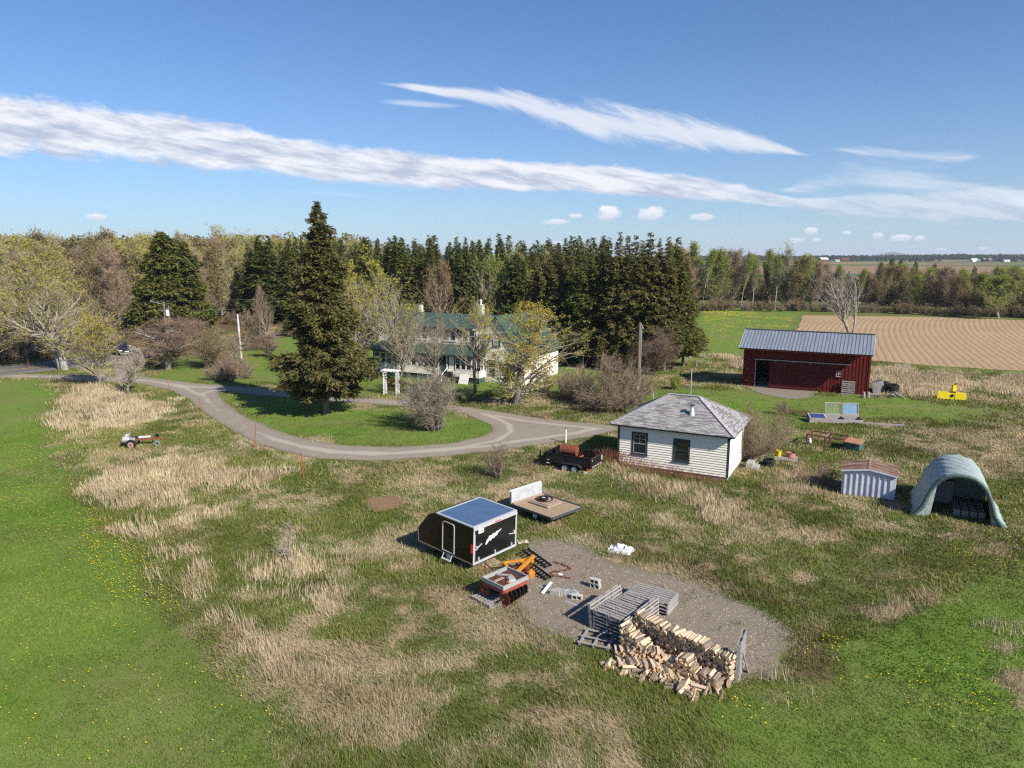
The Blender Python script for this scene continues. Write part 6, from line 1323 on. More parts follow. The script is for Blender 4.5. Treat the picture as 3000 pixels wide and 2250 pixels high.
# ================================================================ enclosed trailer
def enclosed():
    # survey: rear sill corners and nose; body floats .42 m up on its wheels and noses up a little
    zb = .42; A = np.array(G(1385.6, 1653, zb)); Bc = np.array(G(1509.5, 1596, zb)); wid = np.linalg.norm(Bc - A); az = math.atan2(*(Bc - A)[::-1]); t = thing('enclosed_trailer', 'black enclosed snowmobile trailer with wedge nose and blue reflecting roof', 'trailer', (A[0], A[1], tz(*A) + zb - .02), az, rx=R(2.4)); wd = wid; Ln = 3.9; H = 1.62
    # local: x along the rear edge, y forward
    prof = [(0, 0), (0, H), (2.2, H + .02), (2.72, H - .16), (3.42, .62), (3.36, .0)]
    for s, x0, nm in ((0, 0, 'left'), (1, wd - .04, 'right')):
        b = MB(); b.prism([(y, z) for y, z in prof], x0, x0 + .04, ax='x'); b.build('side_panel', BBROWN if s == 0 else BPAINT, t)
    b = MB(); b.box(.04, wd - .04, .0, .04, .05, H - .09); ramp = b.build('rear_ramp_door', BPAINT, t)
    b = MB(); b.box(.04, wd - .04, .04, 3.3, 0, .06); b.build('floor', BLK, t)
    b = MB(); b.add([(0.04, 2.2, H + .01), (wd - .04, 2.2, H + .01), (wd - .04, 2.72, H - .17), (.04, 2.72, H - .17)], [(0, 1, 2, 3)]); b.add([(0.04, 2.72, H - .17), (wd - .04, 2.72, H - .17), (wd - .04, 3.41, .62), (.04, 3.41, .62)], [(0, 1, 2, 3)]); b.add([(0.04, 3.41, .62), (wd - .04, 3.41, .62), (wd - .04, 3.35, 0), (.04, 3.35, 0)], [(0, 1, 2, 3)]); b.build('nose_panel', BPAINT, t)
    b = MB(); b.box(.05, wd - .05, .06, 2.19, H + .0, H + .03); rf = b.build('roof', ROOFB, t)
    b = MB(); b.box(-.025, .055, -.02, 2.23, H - .01, H + .045); b.box(wd - .055, wd + .025, -.02, 2.23, H - .01, H + .045); b.box(.055, wd - .055, 2.17, 2.23, H, H + .045); b.box(.055, wd - .055, -.04, .07, H - .02, H + .045); b.box(-.02, wd + .02, -.045, 0, H - .13, H - .03); b.box(-.02, wd + .02, -.03, 0, -.03, .07)
    b.box(-.02, .05, -.025, -.0, .07, H - .13); b.box(wd - .05, wd + .02, -.025, .0, .07, H - .13); b.build('edge_trim', ALU, t)
    b = MB(); b.beam((-.012, .02, .0), (-.012, 3.36, .0), .03, .05); b.beam((-.012, 3.36, .0), (-.012, 3.42, .62), .02, .03); b.build('lower_rail', simple('dull_rail', (.20, .16, .13), .5, .4), t)
    # side door with rounded aluminium frame and fold-down step
    y0, y1, z0, z1, r = 1.12, 1.82, .10, 1.42, .12; pts = []
    for cy, cz, a0 in ((y1 - r, z1 - r, 0), (y0 + r, z1 - r, 90)): pts += [(cy + r * cos(R(a)), cz + r * sin(R(a))) for a in range(a0, a0 + 91, 30)]
    pts = [(y1, z0)] + pts + [(y0, z0)]; pts.append(pts[0]); b = MB()
    for p, q in zip(pts[:-1], pts[1:]): b.beam((-.012, p[0], p[1]), (-.012, q[0], q[1]), .045, .028)
    d = b.build('side_door_frame', ALU, t); b = MB(); b.box(-.008, 0, y0 + .03, y1 - .03, z0 + .03, z1 - .03); b.build('side_door', BBROWN, d)
    b = MB(); b.beam((-.02, y0 + .1, 0), (-.16, y0 + .08, -.2), .03, .03); b.beam((-.02, y1 - .1, 0), (-.16, y1 - .12, -.2), .03, .03); b.beam((-.16, y0 + .06, -.2), (-.16, y1 - .1, -.2), .10, .03); b.build('step', ALU, t)
    for x in (.28, wd / 2 - .05, wd - .32): b = MB(); b.box(x, x + .055, -.05, -.0, -.03, .24); b.build('hinge', ALU, ramp)
    for x, s in ((.16, 1), (wd - .16, -1)):
        b = MB(); b.beam((x - s * .08, -.03, .62), (x + s * .32, -.03, .80 if s > 0 else .70), .025, .035); b.box(x - .03, x + .03, -.06, -.0, .62, .78); b.build('latch', ALU, ramp)
        b = MB(); b.path([(x - s * .1, -.03, .15), (x - s * .1, -.03, H - .3)], .018, 6); b.build('lock_bar', ALU, ramp)
    for x in (-.03, wd + .03): b = MB(); b.box(x - .03, x + .03, .03, .12, .50, .86); b.build('tail_light', REDL, t)
    b = MB(); b.box(wd * .47, wd * .61, -.052, -.045, H - .10, H - .06); b.build('clearance_light', REDL, t)
    b = MB(); b.box(.28, .60, -.02, -.0, 1.28, 1.47); pl_ = b.build('licence_plate', WPLA, ramp)
    txt = bpy.data.curves.new('plate_text', 'FONT'); txt.body = '1146L'; txt.size = .115; txt.extrude = .002; tmp = bpy.data.objects.new('tmp', txt); COL.objects.link(tmp); bpy.context.view_layer.update(); me = bpy.data.meshes.new_from_object(tmp); bpy.data.objects.remove(tmp); to = bpy.data.objects.new('plate_lettering', me); COL.objects.link(to); to.parent = pl_; to.location = (.295, -.026, 1.335); to.rotation_euler = (R(90), 0, 0); me.materials.clear(); me.materials.append(simple('plate_ink', (.12, .13, .3), .6))
    # jagged pale decal on the ramp
    dx, dz = .72, .68; poly = [(0, .0), (.08, .18), (.22, .30), (.20, .36), (.40, .36), (.52, .42), (.60, .37), (.66, .44), (.88, .46), (1.0, .50), (.94, .42), (.80, .36), (.72, .24), (.62, .22), (.52, .14), (.40, .17), (.34, .06), (.24, .14), (.16, .04), (.06, -.04)]
    b = MB(); b.prism([(dx + a * 1.0, dz + c * .85) for a, c in poly], -.008, -.0); dc = b.build('decal', simple('mint_decal', (.62, .74, .70), .4, .4, 0, .1, 3), ramp)
    b = MB(); b.beam((dx + .24, -.010, dz + .20), (dx + .42, -.010, dz + .235), .003, .05); b.beam((dx + .46, -.010, dz + .25), (dx + .72, -.010, dz + .31), .003, .05); b.build('decal_mark', simple('decal_grey', (.40, .55, .52), .6), dc)
    for x in (.02, wd - .24):
        w = MB(); w.tyre((x + .12, 1.5, -.16), (1, 0, 0), .27, .16, .2, 20); ww = w.build('wheel', RUB, t); q = MB(); q.cyl((x + .04, 1.5, -.16), (x + .2, 1.5, -.16), .16, .16, 16); q.build('rim', RIMW, ww)
    b = MB(); b.beam((wd / 2 - .5, 3.3, .02), (wd / 2, 4.4, .02), .08, .08); b.beam((wd / 2 + .5, 3.3, .02), (wd / 2, 4.4, .02), .08, .08); b.build('tow_tongue', BLK, t)
enclosed()
# ================================================================ flatbed trailer with plywood and wheel
def flatbed():
    zb = .5; A = np.array(G(1498.7, 1474, zb)); Bc = np.array(G(1617, 1516, zb)); Cc = np.array(G(1712, 1485, zb)); Ln = np.linalg.norm(Bc - A) ; az = math.atan2(*(Bc - A)[::-1]); wd = abs(np.dot(Cc - Bc, np.array([-sin(az), cos(az)]))); t = thing('flatbed_trailer', 'wooden decked flatbed trailer with a tall galvanised headboard', 'trailer', (A[0], A[1], tz(*A) + zb), az, ry=R(0)); W_ = wd
    b = MB()
    for k in range(2): b.box(.05, Ln - .03, .04 + k * (W_ / 2 - .03), k * (W_ / 2 - .03) + W_ / 2 - .0, -.02, 0)
    b.build('deck', PLY, t)
    b = MB(); b.box(0, Ln, -.03, .03, -.10, .015); b.box(0, Ln, W_ - .03, W_ + .03, -.10, .045); b.box(Ln - .03, Ln + .03, .03, W_ - .03, -.10, .01); b.build('side_rail', simple('dark_steel_rail', (.07, .075, .085), .5, .4), t)
    b = MB(); b.box(-.04, .0, 0, W_, -.05, .62); b.box(-.12, -.04, 0, .03, -.05, .62); b.box(-.12, -.04, W_ - .03, W_, -.05, .62); b.add([(-.04, 0, .62), (-.04, W_, .62), (-.14, W_, .70), (-.14, 0, .70)], [(0, 1, 2, 3)]); b.add([(0, W_ - .02, 0), (.30, W_ - .02, 0), (0, W_ - .02, .62)], [(0, 1, 2)]); b.build('headboard', simple('galvanised_sheet', (.55, .56, .57), .5, .5, .2, .25, 3), t)
    b = MB(); b.beam((.05, .05, .035), (.1, W_ - .05, .035), .12, .05); b.build('deck_batten', PLYB, t)
    b = MB()
    for y in (.5, W_ - .5): b.beam((-.2, y, -.13), (Ln - .1, y, -.13), .07, .10)
    for x in (.4, 1.4, 2.3): b.beam((x, .05, -.07), (x, W_ - .05, -.07), .06, .05)
    b.build('chassis', BLK, t); b = MB(); b.beam((-.2, W_ / 2 - .4, -.13), (-1.2, W_ / 2, -.2), .07, .08); b.beam((-.2, W_ / 2 + .4, -.13), (-1.2, W_ / 2, -.2), .07, .08); b.build('tow_tongue', BLK, t)
    for y in (.25, W_ - .25): w = MB(); w.tyre((1.5, y, -.28), (0, 1, 0), .25, .15, .18, 18); ww = w.build('wheel', RUB, t); q = MB(); q.cyl((1.5, y - .07, -.28), (1.5, y + .07, -.28), .15, .15, 14); q.build('rim', RIMW, ww)
    ex = np.array([cos(az), sin(az)]); ey = np.array([-sin(az), cos(az)]); zt = tz(*A) + zb
    def P(a, c, z): q = A + ex * a + ey * c; return (q[0], q[1], zt + z)
    s = thing('plywood_sheet', 'lower plywood sheet lying on the flatbed deck', 'board', P(.45, .75, .02), az + .03); b = MB(); b.box(0, 1.35, 0, 1.15, 0, .07); b.build('panel', PLYB, s)
    s = thing('plywood_sheet', 'upper pale plywood square under the tyre ring on the flatbed', 'board', P(.50, .85, .095), az + .05); b = MB(); b.box(0, 1.2, 0, 1.0, 0, .03); b.build('panel', PLYB, s)
    s = thing('steel_ring', 'rusty steel hoop lying flat on the plywood on the flatbed', 'ring', P(.95, 1.45, .14), az); b = MB(); b.ring((0, 0, 0), (0, 0, 1), [(.42, 0), (.46, 0), (.46, .04), (.42, .04)], 36); b.build('hoop', RUSTD, s)
    s = thing('small_tyre', 'small black tyre lying inside the steel hoop on the flatbed', 'tyre', P(1.0, 1.35, .14), az); b = MB(); b.tyre((0, 0, .09), (0, 0, 1), .24, .11, .18, 24); b.build('tread', RUB, s, sm=True); b = MB(); b.cyl((0, 0, .03), (0, 0, .12), .11, .11, 14); b.build('rim', WPLA, s)
flatbed()
# ================================================================ black dump trailer with rusty tank
def dump():
    A = np.array(G(1600, 1372)); Bc = np.array(G(1720, 1400)); az = R(-31); zb = .42; A3 = G(1596, 1352, zb + .0); t = thing('dump_trailer', 'black steel tandem axle dump trailer with white spoked wheels', 'trailer', (A3[0], A3[1], tz(*A3[:2]) + zb), az); Ln, W_, H = 3.1, 1.75, .56
    b = MB(); b.box(0, Ln, 0, .04, 0, H); b.box(0, Ln, W_ - .04, W_, 0, H); b.box(0, .04, .04, W_ - .04, 0, H)
    for x in (0.02, Ln * .5, Ln - .04): b.box(x, x + .06, -.03, 0, 0, H)
    b.beam((0, -.02, H), (Ln, -.02, H), .06, .05); b.beam((0, W_ + .02, H), (Ln, W_ + .02, H), .06, .05); b.build('dump_box', BLK, t); b = MB(); b.box(.04, Ln, .04, W_ - .04, 0, .04); b.build('box_floor', BLK, t)
    b = MB(); b.box(Ln, Ln + .05, .02, W_ - .02, .0, H - .02); g = b.build('tailgate', BLK, t); b = MB(); b.beam((Ln + .06, 0, H), (Ln + .06, W_, H), .04, .04); b.beam((Ln + .06, 0, .02), (Ln + .06, W_, .02), .04, .05); b.build('gate_rail', RUSTD, g)
    b = MB()
    for y in (.15, .5, .85, 1.2): b.box(Ln + .075, Ln + .085, y, y + .18, -.0, .04)
    b.box(Ln + .055, Ln + .065, .12, .22, .38, .42); b.box(Ln + .055, Ln + .065, W_ - .25, W_ - .12, .15, .45); b.build('reflector', WPLA, g)
    b = MB(); b.box(.2, .32, -.036, -.03, .10, .14); b.box(.14, .34, -.036, -.03, -.12, -.06); b.build('decal', WPLA, t)
    b = MB(); b.box(-.0, Ln, .25, .35, -.14, 0); b.box(0, Ln, W_ - .35, W_ - .25, -.14, 0); b.build('chassis', BLK, t)
    for y0, s in ((-.30, -1), (W_ + .06, 1)):
        b = MB(); pr = [(1.05, -.05), (1.22, .10), (2.4, .10), (2.62, -.06)]
        for p, q in zip(pr[:-1], pr[1:]): b.beam((p[0], y0 + .12, p[1]), (q[0], y0 + .12, q[1]), .26, .03)
        b.build('mudguard', simple('satin_black', (.03, .031, .034), .4, .4), t)
        for x in (1.5, 2.15):
            w = MB(); w.tyre((x, y0 + .12, -.18), (0, 1, 0), .27, .16, .18, 22); ww = w.build('wheel', RUB, t, sm=True); q = MB(); yo = y0 + (.04 if s < 0 else .2); q.cyl((x, y0 + .06, -.18), (x, y0 + .18, -.18), .165, .165, 20); 
            q.build('rim', RIMW, ww); q = MB()
            for k in range(8): a = k * pi / 4; q.box(x + .10 * cos(a) - .02, x + .10 * cos(a) + .02, y0 + .055, y0 + .0605, -.18 + .10 * sin(a) - .02, -.18 + .10 * sin(a) + .02)
            q.cyl((x, y0 + .05, -.18), (x, y0 + .06, -.18), .035, .035, 10); q.build('hub', BLK, ww)
    for y in (.0, W_): b = MB(); b.box(Ln - .16, Ln - .06, y - .26 if y == 0 else y + .06, y - .12 if y == 0 else y + .2, -.12, -.03); b.build('tail_light', REDL, t)
    b = MB(); b.box(Ln - .3, Ln - .12, -.30, -.29, -.34, -.16); b.build('mud_flap', WPLA, t)
    b = MB(); b.beam((0, .5, -.07), (-.95, W_ / 2, -.07), .08, .1); b.beam((0, W_ - .5, -.07), (-.95, W_ / 2, -.07), .08, .1); b.beam((-.8, W_ / 2, -.35), (-.8, W_ / 2, .32), .07, .07); b.box(-.5, -.15, W_ / 2 - .15, W_ / 2 + .15, -.02, .25); b.build('tow_tongue', BLK, t)
    ex = np.array([cos(az), sin(az)]); ey = np.array([-sin(az), cos(az)]); z0 = tz(*A3[:2]) + zb
    def P(a, c, z): q = np.array(A3[:2]) + ex * a + ey * c; return (q[0], q[1], z0 + z)
    s = thing('fuel_tank', 'rusty red drum tank lying on its side in the dump trailer', 'tank', P(1.25, .95, .38), az + .08); b = MB(); b.cyl((-.55, 0, .25), (.5, 0, .25), .32, .32, 26); b.ring((0, 0, .25), (1, 0, 0), [(.325, -.56), (.335, -.54), (.325, -.52)], 26); b.ring((0, 0, .25), (1, 0, 0), [(.325, .47), (.335, .49), (.325, .51)], 26); b.build('drum', RUST, s, sm=True)
    for x in (-.4, .35): b = MB(); b.beam((x, -.25, -.34), (x, -.1, .0), .05, .05); b.beam((x, .25, -.34), (x, .1, .0), .05, .05); b.build('leg', RUSTD, s)
    s = thing('orange_block', 'orange painted machine part under the rusty tank in the dump trailer', 'machine part', P(1.9, .75, .06), az + .3); b = MB(); b.box(-.35, .3, -.2, .2, 0, .14); b.cyl((-.1, 0, .14), (-.1, 0, .26), .13, .10, 12); b.beam((-.4, -.15, .1), (.35, .15, .34), .09, .06); b.build('body', ORNG, s, .01)
    s = thing('steel_hoop', 'thin dark hoop standing behind the rusty tank in the dump trailer', 'hoop', P(2.05, .95, .4), az + .4); b = MB(); b.ring((0, 0, 0), (1, .3, 0), [(.30, 0), (.32, 0), (.32, .02), (.30, .02)], 28); b.build('ring', RUSTD, s)
dump()
t = thing('gate_post', 'short pale birch post standing behind the black dump trailer', 'post', atp(1657, 1300), 0); b = MB(); b.cyl((0, 0, -.1), (.0, 0, 1.05), .075, .07, 12); b.build('post', BIRCHW, t); b = MB(); b.cyl((0, 0, 1.05), (0, 0, 1.09), .08, .08, 12); b.build('cap', RUSTD, t)
# ================================================================ disc harrow with crate, yellow frame, ramps, chain, blocks
DISC = simple('dark_worn_disc', (.05, .035, .03), .6, .4, 0, .4, 6)
def harrow():
    x, y, z = atp(1480, 1755); t = thing('disc_harrow', 'rusty red disc harrow with gangs of notched discs parked on a pallet', 'harrow', (x, y, z + .14), R(45)); 
    fr = [(-.62, -.55), (.62, -.55), (.62, .55), (-.62, .55)]; b = MB()
    for p, q in zip(fr, fr[1:] + fr[:1]): b.beam((p[0], p[1], .55), (q[0], q[1], .55), .09, .12)
    b.beam((-.62, 0, .55), (.62, 0, .55), .07, .09); b.build('frame', REDP, t)
    for g_, (yy, tl) in enumerate(((-.48, .10), (.42, -.10))):
        b = MB(); b.beam((-.75, yy - tl, .28), (.75, yy + tl, .28), .04, .04); gg = b.build('gang_shaft', RUSTD, t)
        for k in range(6):
            xx = -.6 + k * .235; c0 = (xx, yy - tl + tl * 2 * (k / 5), .28); b = MB(); n = 24
            rim = [(.27 + (.018 if j % 3 else -.02)) for j in range(n)]; P = [(c0[0] + .035, c0[1], c0[2])] + [(c0[0], c0[1] + rim[j] * cos(2 * pi * j / n), c0[2] + rim[j] * sin(2 * pi * j / n)) for j in range(n)] + [(c0[0] + .047, c0[1], c0[2])] + [(c0[0] + .012, c0[1] + rim[j] * cos(2 * pi * j / n), c0[2] + rim[j] * sin(2 * pi * j / n)) for j in range(n)]
            b.add(P, [(0, 1 + j, 1 + (j + 1) % n) for j in range(n)] + [(n + 1, n + 2 + (j + 1) % n, n + 2 + j) for j in range(n)] + [(1 + j, n + 2 + j, n + 2 + (j + 1) % n, 1 + (j + 1) % n) for j in range(n)]); b.build('disc', RUST if k < 1 else DISC, gg)
    for xx in (-.45, .45):
        for yy in (-.48, .42): b = MB(); b.beam((xx, yy, .30), (xx, yy, .52), .05, .08); b.build('hanger', RUSTD, t)
    b = MB(); b.beam((-.45, .55, .6), (-.2, .95, 1.15), .05, .05); b.beam((.1, .55, .6), (-.2, .95, 1.15), .05, .05); b.build('hitch', RUSTD, t)
    c = thing('wooden_tray', 'shallow grey wooden frame resting on top of the disc harrow', 'tray', (x, y, z + .78), R(45)); b = MB(); b.box(-.68, .68, -.6, -.55, 0, .16); b.box(-.68, .68, .55, .6, 0, .16); b.box(-.68, -.63, -.55, .55, 0, .16); b.box(.63, .68, -.55, .55, 0, .16); b.build('side_board', weathered('pale_grey_board', (.42, .42, .41), (.28, .27, .27), (6, 6, 6)), c); b = MB()
    for k in range(5): b.box(-.63, .63, -.55 + k * .22, -.36 + k * .22, .0, .03)
    b.build('base', RUSTD, c)
    for k, (a, bb, w_, m, nm, lb) in enumerate(((-.25, .1, .5, PLYB, 'offcut_board', 'pale plank offcut lying in the tray on the harrow'), (.1, -.25, .42, CONC, 'feed_sack', 'crumpled light sack lying in the tray on the harrow'), (.2, .25, .6, GWOOD, 'offcut_board', 'grey plank lying across the tray on the harrow'), (-.1, -.3, .22, ORNG, 'red_offcut', 'red painted offcut lying in the tray on the harrow'))):
        s = thing(nm, lb, 'board' if 'board' in nm else ('sack' if 'sack' in nm else 'offcut'), (x + a * .7 - bb * .7, y + a * .7 + bb * .7, z + .83), R(45) + k * 1.1); q = MB()
        if 'sack' in nm: q.add([(-.25, -.18, 0), (.25, -.16, 0), (.27, .18, 0), (-.23, .2, 0), (-.18, -.1, .09), (.16, -.11, .12), (.18, .1, .07), (-.14, .13, .11)], [(0, 3, 2, 1), (4, 5, 6, 7), (0, 1, 5, 4), (1, 2, 6, 5), (2, 3, 7, 6), (3, 0, 4, 7)]); q.build('sack', m, s, .02, sm=True)
        else: q.box(-w_ / 2, w_ / 2, -.06, .06, 0, .035); q.box(-w_ / 2 + .02, -w_ / 2 + .06, -.055, .055, .035, .05); q.build('board', m, s, .004)
    x2, y2, z2 = atp(1478, 1785); p = dup(P0, (x2 - .55, y2 - .0, z2), R(42), 'grey pallet lying flat under the disc harrow', None)
harrow()
def yellow_frame():
    x, y, z = atp(1515, 1682); t = thing('plough_frame', 'orange yellow A shaped plough frame lying beside the black ramps', 'plough', (x, y, z), R(10)); b = MB()
    A, B_, C_, D_ = (-.55, .15, .5), (-.25, -.65, .30), (.75, .25, .65), (.3, .35, .35); b.beam(A, B_, .09, .09); b.beam(B_, C_, .11, .13); b.beam(A, (.45, .25, .52), .08, .08); b.beam(B_, (-.2, -.62, 0), .08, .05); b.beam(A, (-.5, .15, 0), .05, .05); b.beam((.7, .25, .6), (.72, .3, .0), .1, .1); b.build('frame', YELP, t)
    b = MB(); b.prism([(.42, .0), (.62, -.02), (.66, .28), (.50, .46), (.40, .36)], -.52, -.48); b.build('side_plate', YELP, t); b = MB(); b.cyl((.15, .3, .22), (.55, .0, .22), .15, .15, 12); b.beam((-.2, .0, .25), (.6, .3, .3), .07, .07); b.beam((.0, -.2, .12), (.8, -.1, .16), .1, .1); b.build('gearbox', RUST, t)
    for k, (a, c_) in enumerate(((-.1, .1), (.15, -.1), (.42, .2))): b = MB(); b.beam((a, c_, .3), (a - .1, c_ - .15, .0), .04, .03); b.build('tine', RUSTD, t)
yellow_frame()
def ramp(p, q, z1, z2, label):
    a = G(*p); b_ = G(*q); d = np.array(b_) - np.array(a); L_ = np.linalg.norm(d); az = math.atan2(d[1], d[0]); t = thing('loading_ramp', label, 'ramp', (a[0], a[1], tz(*a) + z1), az, ry=math.atan2(z1 - z2, L_)); b = MB(); w = .30
    for y in (0, w): b.box(0, L_, y - .02, y + .02, 0, .09)
    b.build('side_rail', BLK, t); b = MB(); n = 9
    for k in range(n): x = .05 + (L_ - .1) * k / (n - 1); b.box(x - .03, x + .03, .02, w - .02, .03, .06)
    b.build('rung', BLK, t)
ramp((1530, 1632), (1600, 1668), .28, .05, 'black perforated loading ramp lying highest behind the yellow frame'); ramp((1534, 1672), (1600, 1703), .30, .03, 'black perforated loading ramp leaning on the yellow frame nearest the camera')
def chain(pts, label):
    P = [np.array((*G(*p), 0)) for p in pts]; P = [p + (0, 0, tz(p[0], p[1]) + .04) for p in P]; b = MB(); r = random.Random(1)
    for a, c in zip(P[:-1], P[1:]):
        n = max(1, int(np.linalg.norm(c - a) / .11))
        for k in range(n):
            m = a + (c - a) * (k + .5) / n + np.array([r.gauss(0, .02), r.gauss(0, .02), r.random() * .02]); ax = (0, 0, 1) if k % 2 else np.cross(c - a, (0, 0, 1)); b.ring(m, ax, [(.035, -.014), (.062, -.014), (.062, .014), (.035, .014)], 8)
    o = b.build('rusty_chain', RUST); tag(o, label, 'chain')
chain([(1620, 1650), (1642, 1654), (1660, 1662), (1674, 1668), (1668, 1672), (1650, 1674), (1630, 1678), (1610, 1682), (1610, 1687), (1630, 1690), (1650, 1694), (1675, 1698)], 'long rusty chain lying in a zigzag on the gravel')
def cblock(px, py, az, label, group='cinder blocks on the gravel', dz=0, first=[None], stand=False):
    x, y, z = atp(px, py)
    if first[0] is None:
        t = thing('cinder_block', label, 'cinder block', (x, y, z + dz), az, group); b = MB(); L_, W_, H = .40, .20, .20
        # cored block lying with its cells towards the camera
        for a0, a1 in ((0, .035), (.1825, .2175), (.365, .40)): b.box(a0, a1, 0, W_, .035, H - .035)
        b.box(0, L_, 0, W_, 0, .035); b.box(0, L_, 0, W_, H - .035, H); b.build('shell', BLOCK, t); b = MB(); b.box(.035, .1825, W_ * .8, W_ * .98, .035, H - .035); b.box(.2175, .365, W_ * .8, W_ * .98, .035, H - .035); b.build('cell_shade', BLACKV, t); first[0] = t; return t  # hollow cells filled near black, shade put in as colour
    return dup(first[0], (x, y, z + dz), az, label, group, (1, 1, 1))
cblock(1728, 1722, R(-33), 'lower cinder block of the pair standing behind the pallets'); cblock(1726, 1722, R(-33), 'upper cinder block of the pair standing behind the pallets', dz=.205); cblock(1674, 1757, R(-20), 'single cinder block with dark cells left of the pallet stack')
for k, (px, py, lb) in enumerate(((1610, 1742, 'leftmost grey paving slab standing on edge on the gravel'), (1617, 1740, 'middle grey paving slab standing on edge on the gravel'), (1626, 1737, 'rightmost paler paving slab standing on edge on the gravel'))):
    x, y, z = atp(px, py); t = thing('paving_slab', lb, 'slab', (x, y, z), R(-28) , 'paving slabs on edge'); b = MB(); b.box(0, .42, 0, .05, 0, .22); b.box(.01, .41, -.004, 0, .01, .21); b.build('slab', BLOCK, t, .006)
def plank(p, q, label, m=GWOOD, w=.14, h=.04, z=.03, name='loose_plank', cat='plank', z2=None):
    a = G(*p); b_ = G(*q); t = thing(name, label, cat, (a[0], a[1], tz(*a) + z)); b = MB(); d = np.array(b_) - np.array(a); b.beam((0, 0, 0), (d[0], d[1], (z2 if z2 is not None else z) - z), w, h); b.beam((d[0] * .02, d[1] * .02, h * .5), (d[0] * .98, d[1] * .98, h * .5 + (z2 if z2 is not None else z) - z), w * .8, .008); b.build('board', m, t, .004); return t
plank((1578, 1718), (1612, 1732), 'grey plank lying left of the paving slabs on the gravel'); plank((1588, 1742), (1615, 1722), 'pale bent board leaning up beside the paving slabs', WPLA, .12, .04, .05, z2=.25)
plank((1655, 1764), (1695, 1778), 'grey plank lying on the gravel left of the near pallet stack', GWOOD, .16); plank((1636, 1682), (1646, 1686), 'short white board lying inside the bend of the chain', WTRIM, .14); plank((1565, 1665), (1588, 1678), 'pale board lying between the two black ramps', GWOOD, .16)
def sheet(px, py, w, d, label, m, h=.10, name='tarpaulin', cat='tarpaulin', seed=0, az=0):
    x, y, z = atp(px, py); g = np.random.default_rng(seed); n = 14; V = []
    for j in range(n + 1):
        for i in range(n + 1):
            u, v = i / n - .5, j / n - .5; e = 1 - max(abs(u), abs(v)) * 2; a = (u * cos(az) * w - v * sin(az) * d, u * sin(az) * w + v * cos(az) * d); r = 1 + .25 * float(vnoise(u * 5 + seed, v * 5, seed)) - .1; px_, py_ = x + a[0] * r, y + a[1] * r; V.append((px_, py_, tz(px_, py_) + .02 + h * float(vnoise(u * 9 + seed * 3, v * 9, seed + 1)) ** 1.5 * min(1, e * 4 + .15)))
    q = np.arange((n + 1) ** 2).reshape(n + 1, n + 1); F = np.stack([q[:-1, :-1].ravel(), q[:-1, 1:].ravel(), q[1:, 1:].ravel(), q[1:, :-1].ravel()], 1); o = mesh_np(name, V, [F], m); so_ = o.modifiers.new('thick', 'SOLIDIFY'); so_.thickness = .01; tag(o, label, cat)
sheet(1817, 1616, 1.1, .75, 'crumpled white tarpaulin lying at the upper edge of the gravel yard', WPLA, .34, seed=3, az=-.5); sheet(1530, 1587, .55, .35, 'small pale rag lying right of the enclosed trailer', simple('pale_rag', (.62, .55, .46), .9), .1, 'rag', 'rag', 5, .3); sheet(1435, 1650, .9, .6, 'worn pale cardboard lying flat in front of the enclosed trailer', simple('cardboard', (.42, .33, .24), .9), .05, 'cardboard', 'cardboard', 7, .7); sheet(1665, 1735, .8, .45, 'clear plastic sheet lying behind the paving slabs', simple('grey_plastic', (.30, .31, .33), .25, .6), .12, 'plastic_sheet', 'plastic sheet', 9, -.3)
# ================================================================ poles, wires, stakes
def upole(px, py, H, label, r=.15, extra=None, lean=0):
    x, y, z = atp(px, py); t = thing('utility_pole', label, 'utility pole', (x, y, z)); b = MB(); b.cyl((0, 0, -.3), (lean, 0, H), r, r * .72, 12); b.build('pole', POLEW, t)
    if extra == 'xf':
        b = MB(); b.cyl((.42, -.1, H - 1.9), (.42, -.1, H - 1.1), .24, .24, 14); q = b.build('transformer', simple('light_grey_can', (.60, .62, .64), .4, .4), t); b = MB(); b.cyl((.42, -.1, H - 1.1), (.42, -.1, H - .8), .05, .03, 8); b.build('bushing', PIPE, q)
        b = MB(); b.beam((0, 0, H - .35), (-1.7, 0, H + .05), .06, .06); b.cyl((-1.75, 0, H + .02), (-1.75, 0, H + .22), .06, .04, 8); b.build('arm', PIPE, t); b = MB(); b.beam((0, 0, H - 1.3), (-.7, 0, H - 1.15), .04, .04); b.build('bracket', PIPE, t)
    if extra == 'svc': b = MB(); b.cyl((0.08, -.06, H - .1), (.3, -.1, H - .55), .035, .035, 8); b.cyl((.16, -.05, .5), (.16, -.05, H - .4), .03, .03, 6); b.build('conduit', PIPE, t); b = MB(); b.box(-.12, .12, -.2, -.14, 1.2, 1.75); b.build('meter_box', simple('meter_grey', (.35, .40, .38), .5), t)
    return (x, y, z + H)
U1 = upole(1867, 1190, 7.35, 'tall weathered wooden utility pole beside the large brown bush', .14, 'svc'); x, y = G(492, 1030); U2 = upole(492, 1030, 6.9, 'wooden utility pole with transformer and arm behind the apple tree', .16, 'xf'); U3 = upole(503, 1010, 5.9, 'second plainer utility pole just behind the one with the transformer', .13)
x, y, z = atp(708, 1054); t = thing('white_pole', 'bare white birch pole standing on the lawn by the round bushes', 'pole', (x, y, z)); b = MB(); b.cyl((0, 0, -.2), (-.15, 0, 5.75), .13, .10, 12); b.build('pole', simple('white_pole_wood', (.70, .69, .66), .8, .2, 0, .3, 3), t); b = MB(); b.cyl((-.15, 0, 5.75), (-.15, 0, 5.79), .11, .09, 12); b.build('cap', GWOOD, t)
